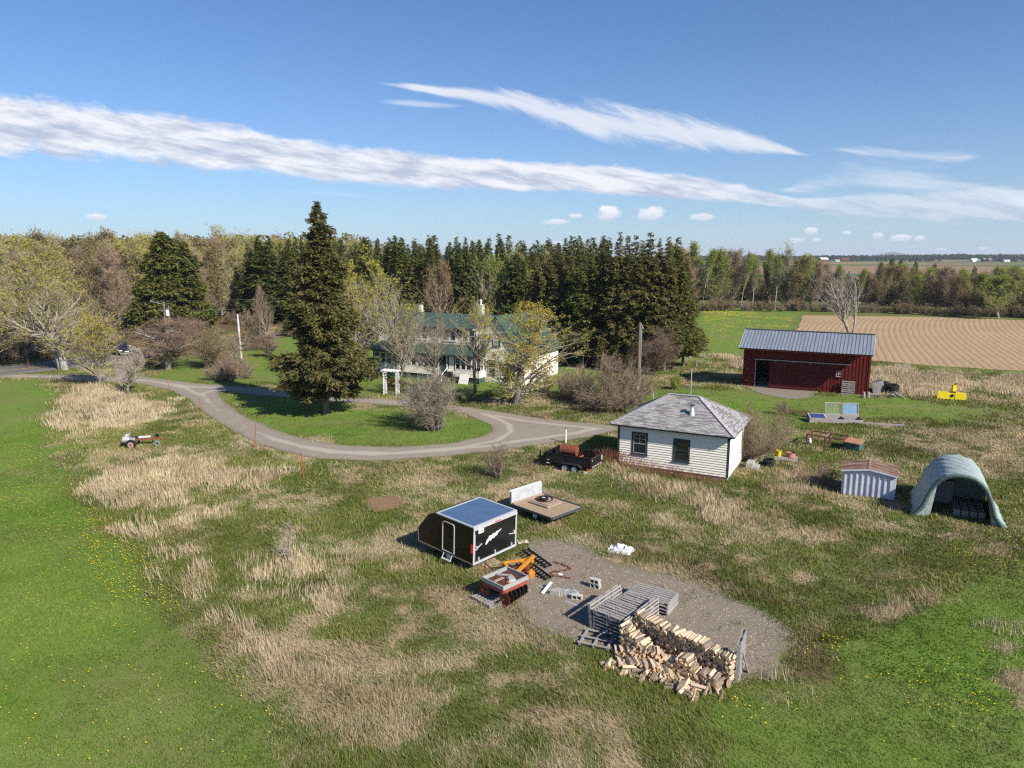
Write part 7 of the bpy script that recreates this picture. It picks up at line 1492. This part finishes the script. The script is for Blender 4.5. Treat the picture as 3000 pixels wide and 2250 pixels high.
def wire(a, b_, sag, label, r=.012, n=18):
    a = np.array(a); b_ = np.array(b_); b = MB(); b.path([a + (b_ - a) * t + np.array([0, 0, -4 * sag * t * (1 - t)]) for t in np.linspace(0, 1, n)], r, 4); o = b.build('overhead_wire', simple('wire_grey', (.16, .16, .16), .6)); tag(o, label, 'wire')
Wt = (x - .15, y, z + 5.7)
wire(U2, (-100, 122, 7.6), .9, 'overhead wire running left from the transformer pole'); wire((U2[0], U2[1], U2[2] - .1), Wt, .25, 'overhead wire from the transformer pole to the white pole', .014)
wire((U2[0], U2[1], U2[2] - 1.2), (-20, 118, 7.0), .7, 'lower overhead wire running right toward the spruce plantation'); wire((U2[0] - 1.7, U2[1], U2[2] + .1), (-6, 128, 8.4), .8, 'upper overhead wire running right toward the spruce plantation')
x, y, z = atp(1916, 1172); o = None
wire(U1, (x, y, z), 0, 'guy wire slanting down right from the wooden utility pole', .012); t = thing('guy_guard', 'white plastic guard sleeve on the lower guy wire', 'guy guard', (x, y, z)); d = (np.array(U1) - np.array((x, y, z))); d = d / np.linalg.norm(d); b = MB(); b.cyl((0, 0, 0), tuple(d * 1.5), .035, .035, 8); b.build('sleeve', WPLA, t); b = MB(); b.cyl(tuple(d * 1.5), tuple(d * 1.54), .045, .045, 8); b.build('collar', PIPE, t)
x, y, z = atp(2023, 1155 + 38); t = thing('steel_pipe_post', 'tall thin grey pipe standing behind the white shed', 'pipe', atp(2023, 1160)); b = MB(); b.cyl((0, 0, -.1), (0, 0, 2.45), .05, .05, 10); b.build('pipe', PIPE, t); b = MB(); b.cyl((0, 0, 2.45), (0.0, 0, 2.53), .07, .07, 10); b.build('cap', PIPE, t)
ST = None
for i, (px, py, h, ln, lb) in enumerate(((588, 1204, 1.05, -.05, 'orange snow stake at the outer bend of the drive below the small bare tree'), (745, 1308, 1.6, .12, 'tallest orange snow stake where the drive curves by the grass island'), (890, 1392, 1.5, -.08, 'orange snow stake in the meadow below the bottom of the loop'), (499, 1143, 1.3, -.22, 'leaning orange snow stake on the bank at the upper drive bend'), (392, 1104, 1.0, 0, 'orange snow stake in the fork of the drive'), (410, 1037, 1.5, 0, 'orange snow stake on the far verge of the road by the car'), (84, 1080, 1.2, 0, 'orange snow stake at the road edge far left'))):
    x, y, z = atp(px, py)
    if ST is None: ST = thing('snow_stake', lb, 'stake', (x, y, z), 0, 'orange snow stakes along the drive'); b = MB(); b.box(-.022, .022, -.022, .022, -.05, .94); b.build('shaft', STAKE, ST); b = MB(); b.box(-.026, .026, -.026, .026, .94, 1.0); b.build('tip', REDP, ST); ST.rotation_euler = (0, ln, 0); ST.scale = (1, 1, h)
    else: dup(ST, (x, y, z), 0, lb, 'orange snow stakes along the drive', (1, 1, h), (0, ln, 0))
# clothes line / goal frame and fence posts by the coop
t = thing('clothesline', 'white pipe clothesline frame on the lawn right of the yellow maple', 'clothesline', atp(1708, 1080)); b = MB(); b.cyl((0, 0, 0), (0, 0, 1.75), .035, .035, 8); b.cyl((2.5, .3, 0), (2.5, .3, 1.7), .035, .035, 8); b.build('post', WTRIM, t); b = MB(); b.cyl((0, 0, 1.75), (2.5, .3, 1.7), .03, .03, 8); b.build('crossbar', WTRIM, t)
t = thing('clothesline_post', 'single white pipe post beside the small yellow bush', 'post', atp(1690, 1132)); b = MB(); b.cyl((0, 0, 0), (0, 0, 1.9), .04, .04, 8); b.build('post', WTRIM, t); b = MB(); b.beam((-1.1, 0, 1.88), (0, 0, 1.88), .03, .03); b.build('arm', WTRIM, t)
FP = None
for i, (px, py, h) in enumerate(((1988, 1045, 1.4), (2062, 1048, 1.7), (2058, 1044, 1.5), (1963, 1078, 1.1), (2040, 1075, 1.0), (1695, 1062, 1.3), (2012, 1062, 1.1), (1938, 1072, 1.2))):
    lb = 'grey garden fence post among the straw right of the chicken coop'
    if FP is None: FP = thing('fence_post', lb, 'post', atp(px, py), 0, 'garden fence posts near the coop'); b = MB(); b.cyl((0, 0, -.1), (0, 0, .96), .055, .05, 8); b.build('post', GWOOD, FP); b = MB(); b.cyl((0, 0, .96), (0, 0, 1), .05, .03, 8); b.build('top', GWOOD, FP); FP.scale = (1, 1, h)
    else: dup(FP, atp(px, py), random.random(), lb, 'garden fence posts near the coop', (1, 1, h))
def coop():
    t = thing('chicken_coop', 'small dark red chicken coop with a pale flat roof below the spruces', 'coop', atp(1835, 1062), LX + .1); b = MB(); b.box(0, 3.8, 0, 2.2, 0, 1.5); b.build('wall', weathered('coop_red', (.20, .035, .03), (.13, .025, .022)), t); b = MB(); b.box(-.15, 3.95, -.2, 2.4, 1.5, 1.57); b.build('roof', simple('pale_tin', (.45, .46, .46), .5), t); window(t, 1.5, .75, .7, .4, -.005, WTRIM, WTRIM, None, .05); b = MB(); b.box(.25, .85, -.03, 0, .05, 1.3); b.build('door', REDD, t)
coop()
# ================================================================ right-hand garden: cold frames, chicken run, planter bench, tyres
def coldframes():
    a = R(-8); x, y, z = atp(2372, 1238); t = thing('cold_frame', 'wooden cold frame row with two propped open glazed lids and one closed lid', 'cold frame', (x, y, z), a); b = MB(); b.box(0, 4.0, 0, .04, 0, .34); b.box(0, 4.0, .95, .99, 0, .5)
    for k in (0, 1.3, 2.63, 3.96): b.box(k, k + .04, .04, .95, 0, .42)
    b.build('box', GWOOD, t)
    for k, (m, nm) in enumerate(((BLUED, 'closed_lid'), (GREENC, 'open_lid'), (BLUEC, 'open_lid'))):
        x0 = .02 + 1.33 * k; w = 1.28; h = 1.0; ang = R(14) if k == 0 else R(78); yb = 0.02 if k == 0 else .97; zb = .36 if k == 0 else .5
        def T(u, v, n_=0): return (x0 + u, yb + v * cos(ang) - n_ * sin(ang), zb + v * sin(ang) + n_ * cos(ang))
        b = MB(); f_ = .09
        for p, q in (((0, f_ / 2), (w, f_ / 2)), ((0, h - f_ / 2), (w, h - f_ / 2)), ((f_ / 2, f_), (f_ / 2, h - f_)), ((w - f_ / 2, f_), (w - f_ / 2, h - f_))):
            p0_, q0_ = T(*p), T(*q); b.beam(p0_, q0_, f_ if p[1] == q[1] else f_, .035 if k else .035, roll=0 if k == 0 else pi / 2)
        if k:
            for cu, cv in ((f_, f_), (w - f_, f_), (f_, h - f_), (w - f_, h - f_)): su = 1 if cu < w / 2 else -1; sv = 1 if cv < h / 2 else -1; b.beam(T(cu + su * .12, cv), T(cu, cv + sv * .12), .04, .035, roll=pi / 2)
        l = b.build(nm, weathered('lid_wood', (.44, .41, .37), (.30, .27, .24)), t); b = MB(); n = 18
        V = [T(.08 + (w - .16) * i / n, v, .012 * (i % 2) - .02) for v in (.08, h - .08) for i in range(n + 1)]; b.add(V, [(i, i + 1, n + 2 + i, n + 1 + i) for i in range(n)]); b.build('glazing', m, l)
coldframes()
plank((2500, 1242), (2650, 1250), 'long grey edging timber lying right of the cold frames', GWOOD, .16, .16, .08)
def run():
    x, y, z = atp(2362, 1300); ang = R(-38); t = thing('chicken_run', 'low rusty red framed chicken run standing open on the grass', 'chicken run', (x, y, z), ang); L_, W_, H = 2.45, 1.3, .74
    m = simple('run_red', (.22, .06, .045), .8, .2, 0, .4, 4)
    for z_, nm in ((.03, 'bottom_rail'), (H, 'top_rail')):
        b = MB()
        for p, q in (((0, 0), (L_, 0)), ((L_, 0), (L_, W_)), ((L_, W_), (0, W_)), ((0, W_), (0, 0))): b.beam((*p, z_), (*q, z_), .075, .075)
        b.build(nm, m, t)
    for xx in (0, 1.2, L_):
        for yy in (0, W_): b = MB(); b.beam((xx, yy, 0), (xx, yy, H), .07, .07); b.build('post', m, t)
    b = MB(); b.beam((1.2, 0, H + .0), (1.2, W_, H), .04, .03); b.build('brace', PLYB, t); n = thing('nest_box', 'teal painted nest box with rusty lid at the end of the chicken run', 'nest box', (x + cos(ang) * 2.5, y + sin(ang) * 2.5, z), ang); b = MB(); b.box(0, .95, -.1, 1.25, .08, .62); b.build('body', TEAL, n); b = MB(); b.prism([(-.06, .62), (1.0, .56), (1.0, .62), (-.06, .69)], -.18, 1.32); b.build('lid', simple('rusty_lid', (.42, .22, .12), .8, .2, 0, .4, 6), n)
    s = thing('water_jug', 'white and mint green plastic waterer inside the chicken run', 'waterer', (x + .3, y + .15, z), 0); b = MB(); b.cyl((0, 0, 0), (0, 0, .2), .15, .13, 14); b.build('base', MINT, s); b = MB(); b.cyl((0, 0, .2), (0, 0, .42), .12, .08, 14); b.build('bottle', WPLA, s)
    plank((2325, 1298), (2357, 1284), 'dark board lying on the grass left of the chicken run', simple('dark_board', (.06, .05, .045), .9), .12)
run()
def bench():
    x, y, z = atp(2268, 1348); a = R(-14); t = thing('timber_bench', 'grey old timber beam laid as a bench with pots on it beside the shed', 'bench', (x, y, z), a); b = MB(); b.box(0, 1.45, 0, .42, .22, .30); b.box(0, 1.45, -.03, .02, .10, .29); b.build('top_plank', GWOOD, t)
    for xx in (.15, 1.15): b = MB(); b.box(xx, xx + .18, .05, .38, -.05, .22); b.build('leg', CONC, t)
    c, s_ = cos(a), sin(a); s = thing('yellow_bucket', 'bright yellow bucket standing on the left end of the timber bench', 'bucket', (x + .32 * c, y + .32 * s_ + .2, z + .3)); b = MB(); b.cyl((0, 0, 0), (0, 0, .38), .13, .17, 18, caps=False); b.cyl((0, 0, 0), (0, 0, .02), .13, .13, 18); b.build('pail', YELB, s); b = MB(); b.ring((0, 0, .36), (0, 0, 1), [(.165, 0), (.185, 0), (.185, .03), (.165, .03)], 18); b.build('rim', YELB, s)
    s = thing('round_tub', 'wide faded pink tub standing on the right end of the timber bench', 'tub', (x + 1.05 * c, y + 1.05 * s_ + .2, z + .3)); b = MB(); b.cyl((0, 0, 0), (0, 0, .30), .27, .29, 22, caps=False); b.cyl((0, 0, .0), (0, 0, .22), .26, .26, 22); b.build('tub', PINKP, s); b = MB(); b.ring((0, 0, .28), (0, 0, 1), [(.28, 0), (.30, 0), (.30, .03), (.28, .03)], 22); b.build('rim', RUSTD, s)
bench()
TY = None
def tyre_at(px, py, label, group, dz=0, r=.34, rot=(0, 0, 0)):
    global TY
    x, y, z = atp(px, py)
    if TY is None:
        TY = thing('old_tyre', label, 'tyre', (x, y, z + dz), 0, group); b = MB(); b.tyre((0, 0, .11), (0, 0, 1), .34, .19, .22, 26); b.build('tread', RUB, TY, sm=True); b = MB(); b.ring((0, 0, .11), (0, 0, 1), [(.185, -.08), (.20, -.08), (.20, .08), (.185, .08)], 24); b.build('bead', BLK, TY); TY.scale = (r / .34,) * 3; TY.rotation_euler = rot
    else: dup(TY, (x, y, z + dz), 0, label, group, (r / .34,) * 3, rot)
for k in range(2): tyre_at(2250, 1362, ['lower', 'upper'][k] + ' black tyre of the pair stacked beside the white shed', 'tyres beside the white shed', k * .21)
for k in range(3): tyre_at(2588, 1145, ['bottom', 'middle', 'top'][k] + ' tyre of the stack right of the red barn', 'tyres beside the barn', k * .30, .46)
for k in range(3): tyre_at(2612, 1153, ['bottom', 'middle', 'top'][k] + ' wide tractor tyre of the low stack right of the red barn', 'tractor tyres beside the barn', k * .22, .62, (.08, 0, 0))
plank((2206, 1356), (2240, 1340), 'weathered plank lying on the scrap heap at the shed corner', GWOOD, .12, .05, .2); plank((2212, 1362), (2246, 1350), 'second weathered plank on the scrap heap at the shed corner', GWOOD, .1, .05, .12); plank((2210, 1346), (2236, 1352), 'pale splintered plank on the scrap heap at the shed corner', BIRCHW, .1, .05, .3)
x, y, z = atp(2184, 1372); t = thing('concrete_step', 'small stone step against the right wall of the white shed', 'step', (x, y, z), LX + R(90)); b = MB(); b.box(-.1, .75, -.45, -.02, 0, .42); b.box(-.1, .75, -.75, -.45, 0, .2); b.build('step', CONC, t, .02)
# barn side clutter
bx, by = BARN_C
def BL(x, y): p = BARN_O + eX * x + eY * y; return (p[0], p[1], tz(*p))
dup(P0, BL(8.3 + .9, -.35), 0, 'pale pallet leaning upright against the lit red barn wall', None, (1, 1.15, 1), (R(82), 0, LX))
for k in range(9): 
    p = BL(11.9 + .02 * k, .6 + .42 * k * .5); dup(P0, (p[0] + .1 * k, p[1], p[2]), 0, 'grey pallet standing on edge in the row along the right end of the barn', 'pallets on edge beside the barn', None, (R(80), 0, LX + R(90 + 2 * k)))
dup(P0, atp(2543, 1163), LX + .2, 'pale slatted pallet lying flat at the right corner of the barn', None)
for i, (px, lb) in enumerate(((2530, 'short left grey post stub at the barn corner'), (2543, 'short right grey post stub at the barn corner'))):
    t = thing('post_stub', lb, 'post', atp(px, 1168)); b = MB(); b.cyl((0, 0, 0), (0, 0, .55), .12, .11, 10); b.build('post', GWOOD, t); b = MB(); b.cyl((0, 0, .55), (0, 0, .57), .10, .09, 10); b.build('cut_top', BLOCK, t)
for i, (p, q, a, b_) in enumerate((((2608, 1168), (2634, 1160), .3, .05), ((2612, 1160), (2636, 1170), .05, .45), ((2622, 1170), (2640, 1166), .5, .0), ((2600, 1166), (2622, 1172), .1, .3), ((2618, 1160), (2652, 1172), .35, .02))): plank(p, q, ['top grey board', 'crossing grey board', 'steep grey board', 'short grey board', 'longest grey board'][i] + ' in the loose heap right of the barn tyres', GWOOD, .12, .06, a, z2=b_)
def snowblower():
    x, y, z = atp(2745, 1172); t = thing('snow_blower_attachment', 'bright yellow tractor snow blower attachment lying on the grass', 'snow blower', (x, y, z), R(-10)); b = MB()
    b.add([(0, 0, .05), (.95, -.1, .05), (.95, -.1, .72), (0, 0, .78), (0, .10, .05), (.95, .0, .05), (.95, 0, .72), (0, .10, .78)], [(0, 1, 2, 3), (7, 6, 5, 4), (0, 4, 5, 1), (1, 5, 6, 2), (2, 6, 7, 3), (3, 7, 4, 0)]); b.add([(1.45, -.1, .05), (2.35, -.2, .05), (2.35, -.2, .68), (1.45, -.1, .75), (1.45, 0, .05), (2.35, -.1, .05), (2.35, -.1, .68), (1.45, 0, .75)], [(0, 1, 2, 3), (7, 6, 5, 4), (0, 4, 5, 1), (1, 5, 6, 2), (2, 6, 7, 3), (3, 7, 4, 0)]); b.box(0, 2.35, .1, .6, .0, .08); b.build('housing', YELB, t)
    b = MB(); b.cyl((1.2, -.06, .4), (1.2, .3, .4), .36, .36, 18); b.build('fan_drum', YELB, t); b = MB(); b.cyl((1.2, -.12, .4), (1.2, -.06, .4), .15, .15, 14); b.box(.93, 1.47, -.11, -.08, .7, .8); b.build('gearbox', BLK, t); b = MB(); b.box(1.33, 1.62, .2, .5, .6, 1.35); b.add([(1.33, .2, 1.35), (1.62, .2, 1.35), (1.58, -.05, 1.6), (1.36, -.05, 1.6)], [(0, 1, 2, 3)]); b.build('chute', YELB, t)
snowblower()
t = thing('white_branch', 'long white dead branch lying in the straw behind the barn', 'branch', atp(2630, 1085)); b = MB(); P = [(-1.6, 0, .1), (-.3, .2, .25), (1.1, .6, .35), (2.2, 1.6, .9)]; b.path(P, .045, 6); b.build('limb', TWP, t); b = MB(); b.path([(1.1, .6, .35), (1.8, .5, .6)], .03, 5); b.build('side_twig', TWP, t)
# ================================================================ old machine in the left meadow
def machine():
    x, y, z = atp(393, 1312); t = thing('engine_cart', 'small rusty red engine cart with one big tyre in the left meadow', 'farm machine', (x, y, z), R(14)); t.scale = (.84, .84, .84); b = MB(); b.beam((-.7, .1, .62), (2.0, .35, .62), .14, .14); b.beam((-.5, .5, .6), (2.0, .5, .6), .10, .12); b.beam((-.6, -.2, .55), (-.6, .7, .55), .12, .14); b.build('frame', RUST, t)
    b = MB(); b.tyre((-.12, -.38, .36), (0, 1, 0), .40, .22, .24, 26); w = b.build('wheel', RUB, t, sm=True); b = MB(); b.cyl((-.12, -.48, .36), (-.12, -.30, .36), .22, .20, 18); b.build('rim', simple('rusty_cream_rim', (.40, .27, .19), .8, .2, 0, .4, 8), w); b = MB(); b.cyl((-.12, -.52, .36), (-.12, -.46, .36), .08, .08, 10); b.build('hub', RUST, w)
    b = MB(); b.tyre((-.12, .95, .36), (0, 1, 0), .38, .22, .2, 22); b.build('wheel', RUB, t, sm=True); b = MB(); b.tyre((1.75, .0, .24), (0, 1, 0), .25, .12, .2, 18); b.build('wheel', simple('grey_tyre', (.22, .22, .23), .8), t)
    b = MB(); b.cyl((-.75, -.1, .75), (-.25, -.05, .75), .26, .22, 14); b.cyl((-.6, .2, .95), (-.3, .2, 1.1), .16, .14, 12); b.box(-.35, .1, -.05, .25, .62, .8); e = b.build('engine', simple('dirty_white', (.45, .45, .46), .6, .3, 0, .5, 6), t); b = MB(); b.cyl((.35, .25, .78), (1.25, .32, .78), .10, .10, 14); b.build('cylinder', ALU, t)
    b = MB(); b.ring((-.75, .3, .85), (1, .3, 0), [(.26, 0), (.29, 0), (.29, .03), (.26, .03)], 20); b.beam((-.2, .3, .8), (-.1, .35, 1.15), .06, .06); b.build('flywheel_guard', RUSTD, t); b = MB(); b.box(1.6, 1.85, .3, .42, .6, .98); b.build('seat_post', BLK, t); b = MB(); b.path([(2.0, .35, .55), (2.6, .45, .35)], .03, 6); b.build('drawbar', RUST, t)
machine()
# ================================================================ car on the road
def car():
    x, y, z = atp(352, 1038); t = thing('parked_car', 'dark blue estate car stopped on the far verge of the road', 'car', (x, y, z + .02), R(-42)); m = simple('dark_blue_paint', (.010, .016, .034), .18, .6, 0, .1, 2); Ln, Wd = 4.8, 1.9
    # x forward along the car, nose at +x
    body = [(-2.4, .35), (-2.42, .95), (-2.2, 1.05), (.75, 1.08), (2.0, .92), (2.35, .72), (2.4, .35)]; cab = [(-2.3, 1.04), (-1.95, 1.55), (-1.6, 1.64), (-.1, 1.66), (.35, 1.55), (1.05, 1.06)]
    b = MB(); b.prism(body, -Wd / 2, Wd / 2); b.build('body', m, t, .06); b = MB(); V = []
    for s, k in ((-1, 0), (1, 1)): V += [(px_, s * (Wd / 2 - .06 - .16 * (pz_ - 1.04) / .6), pz_) for px_, pz_ in cab]
    n = 6; b.add(V, [tuple(range(n)), tuple(range(2 * n - 1, n - 1, -1))] + [(i, n + i, n + (i + 1) % n, (i + 1) % n) for i in range(n)]); b.build('cabin_glass', GLASS, t, .03)
    b = MB(); b.box(-1.75, .05, -.70, .70, 1.645, 1.69); 
    for s in (-1, 1):
        for a, c in (((.95, 1.08), (.2, 1.62)), ((-.35, 1.06), (-.4, 1.66)), ((-1.45, 1.06), (-1.5, 1.66)), ((-2.25, 1.06), (-1.8, 1.6))): b.beam((a[0], s * (Wd / 2 - .05), a[1]), (c[0], s * (Wd / 2 - .2), c[1]), .07, .05)
    b.build('roof', m, t, .02); b = MB(); b.box(-1.7, .0, -.62, -.58, 1.69, 1.75); b.box(-1.7, .0, .58, .62, 1.69, 1.75); b.build('roof_rack', PIPE, t)
    for xx in (-1.45, 1.45):
        for s in (-1, 1): b = MB(); b.tyre((xx, s * (Wd / 2 - .08), .34), (0, 1, 0), .34, .22, .22, 24); w = b.build('wheel', RUB, t); b = MB(); b.cyl((xx, s * (Wd / 2 - .18), .34), (xx, s * (Wd / 2 + .01), .34), .225, .2, 16); b.build('rim', ALU, w)
    for s in (-1, 1): b = MB(); b.box(2.2, 2.40, s * .72 - .18, s * .72 + .18, .68, .80); b.build('headlight', simple('lamp_glass', (.8, .82, .85), .1, .8), t); b = MB(); b.box(.75, .95, s * 1.0 - .1, s * 1.0 + .1, 1.05, 1.2); b.build('mirror', ALU, t)
    b = MB(); b.box(2.38, 2.43, -.45, .45, .48, .66); b.build('grille', BLK, t); b = MB(); b.box(2.37, 2.44, -.8, .8, .30, .37); b.build('bumper', ALU, t); b = MB(); b.box(2.43, 2.445, -.26, .26, .50, .62); b.build('licence_plate', WPLA, t)
car()
# ================================================================ far farms, tree bands and the mountain
def far_pt(px, d): return ((px - 1500) / FPX * d / 1.0 * (cos(PITCH) ** 0) * .985, d)
def farm(px, d, L_, D_, H, wallm, roofm, label, rz=.0, name='farm_barn'):
    x, y = far_pt(px, d); t = thing(name, label, 'barn', (x, y, tz(x, y) - .5), rz); b = MB(); b.box(-L_ / 2, L_ / 2, 0, D_, 0, H); b.add([(-L_ / 2, 0, H), (-L_ / 2, D_, H), (-L_ / 2, D_ / 2, H + D_ * .3), (L_ / 2, 0, H), (L_ / 2, D_, H), (L_ / 2, D_ / 2, H + D_ * .3)], [(0, 2, 1), (3, 4, 5)]); b.build('wall', wallm, t); b = MB()
    for s in (0, 1): y0 = -.6 if s == 0 else D_ + .6; b.add([(-L_ / 2 - .5, y0, H - .2), (L_ / 2 + .5, y0, H - .2), (L_ / 2 + .5, D_ / 2, H + D_ * .3 + .1), (-L_ / 2 - .5, D_ / 2, H + D_ * .3 + .1)], [(0, 1, 2, 3)])
    b.build('roof', roofm, t)
WR = simple('distant_white', (.75, .75, .75), .6); DR = simple('distant_red', (.20, .03, .03), .8)
farm(2417, 1350, 15, 11, 4.5, DR, WR, 'far white roofed barn left of the far green field', .2); farm(2478, 1380, 13, 9, 4, DR, simple('far_red_roof', (.22, .06, .05), .8), 'far red roofed barn beside the far green field', -.2); farm(2455, 1420, 9, 7, 2.5, WR, simple('far_grey_roof', (.3, .3, .32), .8), 'far small pale farm building between the two far barns', .1)
farm(2860, 1500, 16, 9, 4.5, WR, WR, 'far white farmhouse near the right end of the horizon', .1); farm(2895, 1520, 16, 10, 5, DR, simple('far_grey_roof2', (.25, .25, .27), .8), 'far dark barn beside the far white farmhouse', 0); farm(2952, 1500, 13, 7, 3, WR, WR, 'far low white building at the right end of the horizon', .2)
def band(name, label, d, x0, x1, h, mat, n, seed, depth=60, w=9, sz=1.0, nc=26):
    g = np.random.default_rng(seed); x = g.uniform(x0, x1, n); y = d + g.uniform(0, depth, n); z = terr(x, y); gap = fbm(x, y, 160, seed, 3) ; k = gap > .34; x, y, z = x[k], y[k], z[k]; n = len(x); V = []; F = []
    hh = h * (.6 + .55 * g.random(n)) * (.7 + .6 * fbm(x, y, 90, seed + 3, 2)); m = 9; ph = g.random((n, m * 3)) 
    P = []
    for j in range(nc):                          # leaf clumps: small tilted quads filling each crown
        a = g.uniform(0, 6.28, n); r = w * .42 * g.random(n) ** .5; zz = hh * g.uniform(.08, 1, n); r = r * (1.15 - zz / hh) ** .5; cx, cy, cz = x + np.cos(a) * r, y + np.sin(a) * r, z + zz; s = g.uniform(1.0, 2.3, n) * sz; d1 = g.normal(0, 1, (n, 3)); d1 /= np.linalg.norm(d1, axis=1)[:, None]; d2 = np.cross(d1, g.normal(0, 1, (n, 3))); d2 /= np.linalg.norm(d2, axis=1)[:, None]; C = np.stack([cx, cy, cz], 1)
        P.append(np.stack([C - d1 * s[:, None], C - d2 * s[:, None], C + d1 * s[:, None], C + d2 * s[:, None]], 1))
    V = np.concatenate(P).reshape(-1, 3); o = mesh_np(name, V, [np.arange(len(V)).reshape(-1, 4)], mat); tag(o, label, 'woodland', None, 'stuff')
FARL = leaf_mat('far_foliage', (.075, .085, .045), (.13, .12, .06), .2, (.05, .06, .035)); FARD = leaf_mat('far_dark_foliage', (.04, .055, .04), (.07, .08, .05), .15)
band('distant_wood', 'dark distant woodland on the horizon behind the far farms', 1900, -1700, 2100, 12, FARD, 9000, 5, 260, 14); band('distant_wood', 'scattered distant hedgerow trees before the right end of the horizon', 1500, 700, 1500, 9, FARD, 260, 7, 60)
band('distant_wood', 'darker treetops behind the wood beyond the field', 240, 60, 330, 6, FARL, 1600, 8, 120, 8, .3, 150); band('distant_wood', 'budding treetops far behind the left wood', 215, -300, -50, 19, leaf_mat('mid_far_foliage', (.20, .16, .07), (.24, .21, .07), .3, (.14, .10, .06)), 1500, 9, 90, 9, .22, 260)
def mountain():
    d = 9000.0; xs = np.linspace(0, 1, 60); prof = [(0, 0), (.12, .12), (.28, .55), (.40, .82), (.5, 1.0), (.58, .80), (.70, .62), (.84, .35), (1, 0)]; h = np.interp(xs, [p[0] for p in prof], [p[1] for p in prof]) * 62 + 8; x0, _ = far_pt(2560, d); x1, _ = far_pt(2665, d); V = []
    for j, (dy, k) in enumerate(((-700, 0), (-350, .55), (0, 1), (400, .5), (800, 0))):
        for i, u in enumerate(xs): V.append((x0 + (x1 - x0) * u, d + dy, -5 + (h[i] + 6 * float(vnoise(u * 14, j * 2, 3))) * k))
    n = 60; q = np.arange(5 * n).reshape(5, n); F = np.stack([q[:-1, :-1].ravel(), q[:-1, 1:].ravel(), q[1:, 1:].ravel(), q[1:, :-1].ravel()], 1); o = mesh_np('distant_mountain', V, [F], simple('wooded_mountain', (.05, .075, .06), .9, .1, 0, .3, .004)); smooth(o); tag(o, kind='structure')
mountain()
# ---------------------------------------------------------------- haze: one closed box of thin air round everything
b = MB(); b.box(-9500, 9500, -420, 16500, -20, 95); hz = b.build('haze', BLK); tag(hz, kind='stuff'); hz['label'] = 'thin blue haze in the air over the distant fields'; hz['category'] = 'haze'
hm = bpy.data.materials.new('haze_air'); hm.use_nodes = True; hm.node_tree.nodes.remove(hm.node_tree.nodes['Principled BSDF']); pv = hm.node_tree.nodes.new('ShaderNodeVolumePrincipled'); pv.inputs['Color'].default_value = (.80, .88, 1, 1); pv.inputs['Density'].default_value = .00009; pv.inputs['Anisotropy'].default_value = .0
hm.node_tree.links.new(pv.outputs[0], hm.node_tree.nodes['Material Output'].inputs['Volume']); hz.data.materials.clear(); hz.data.materials.append(hm)
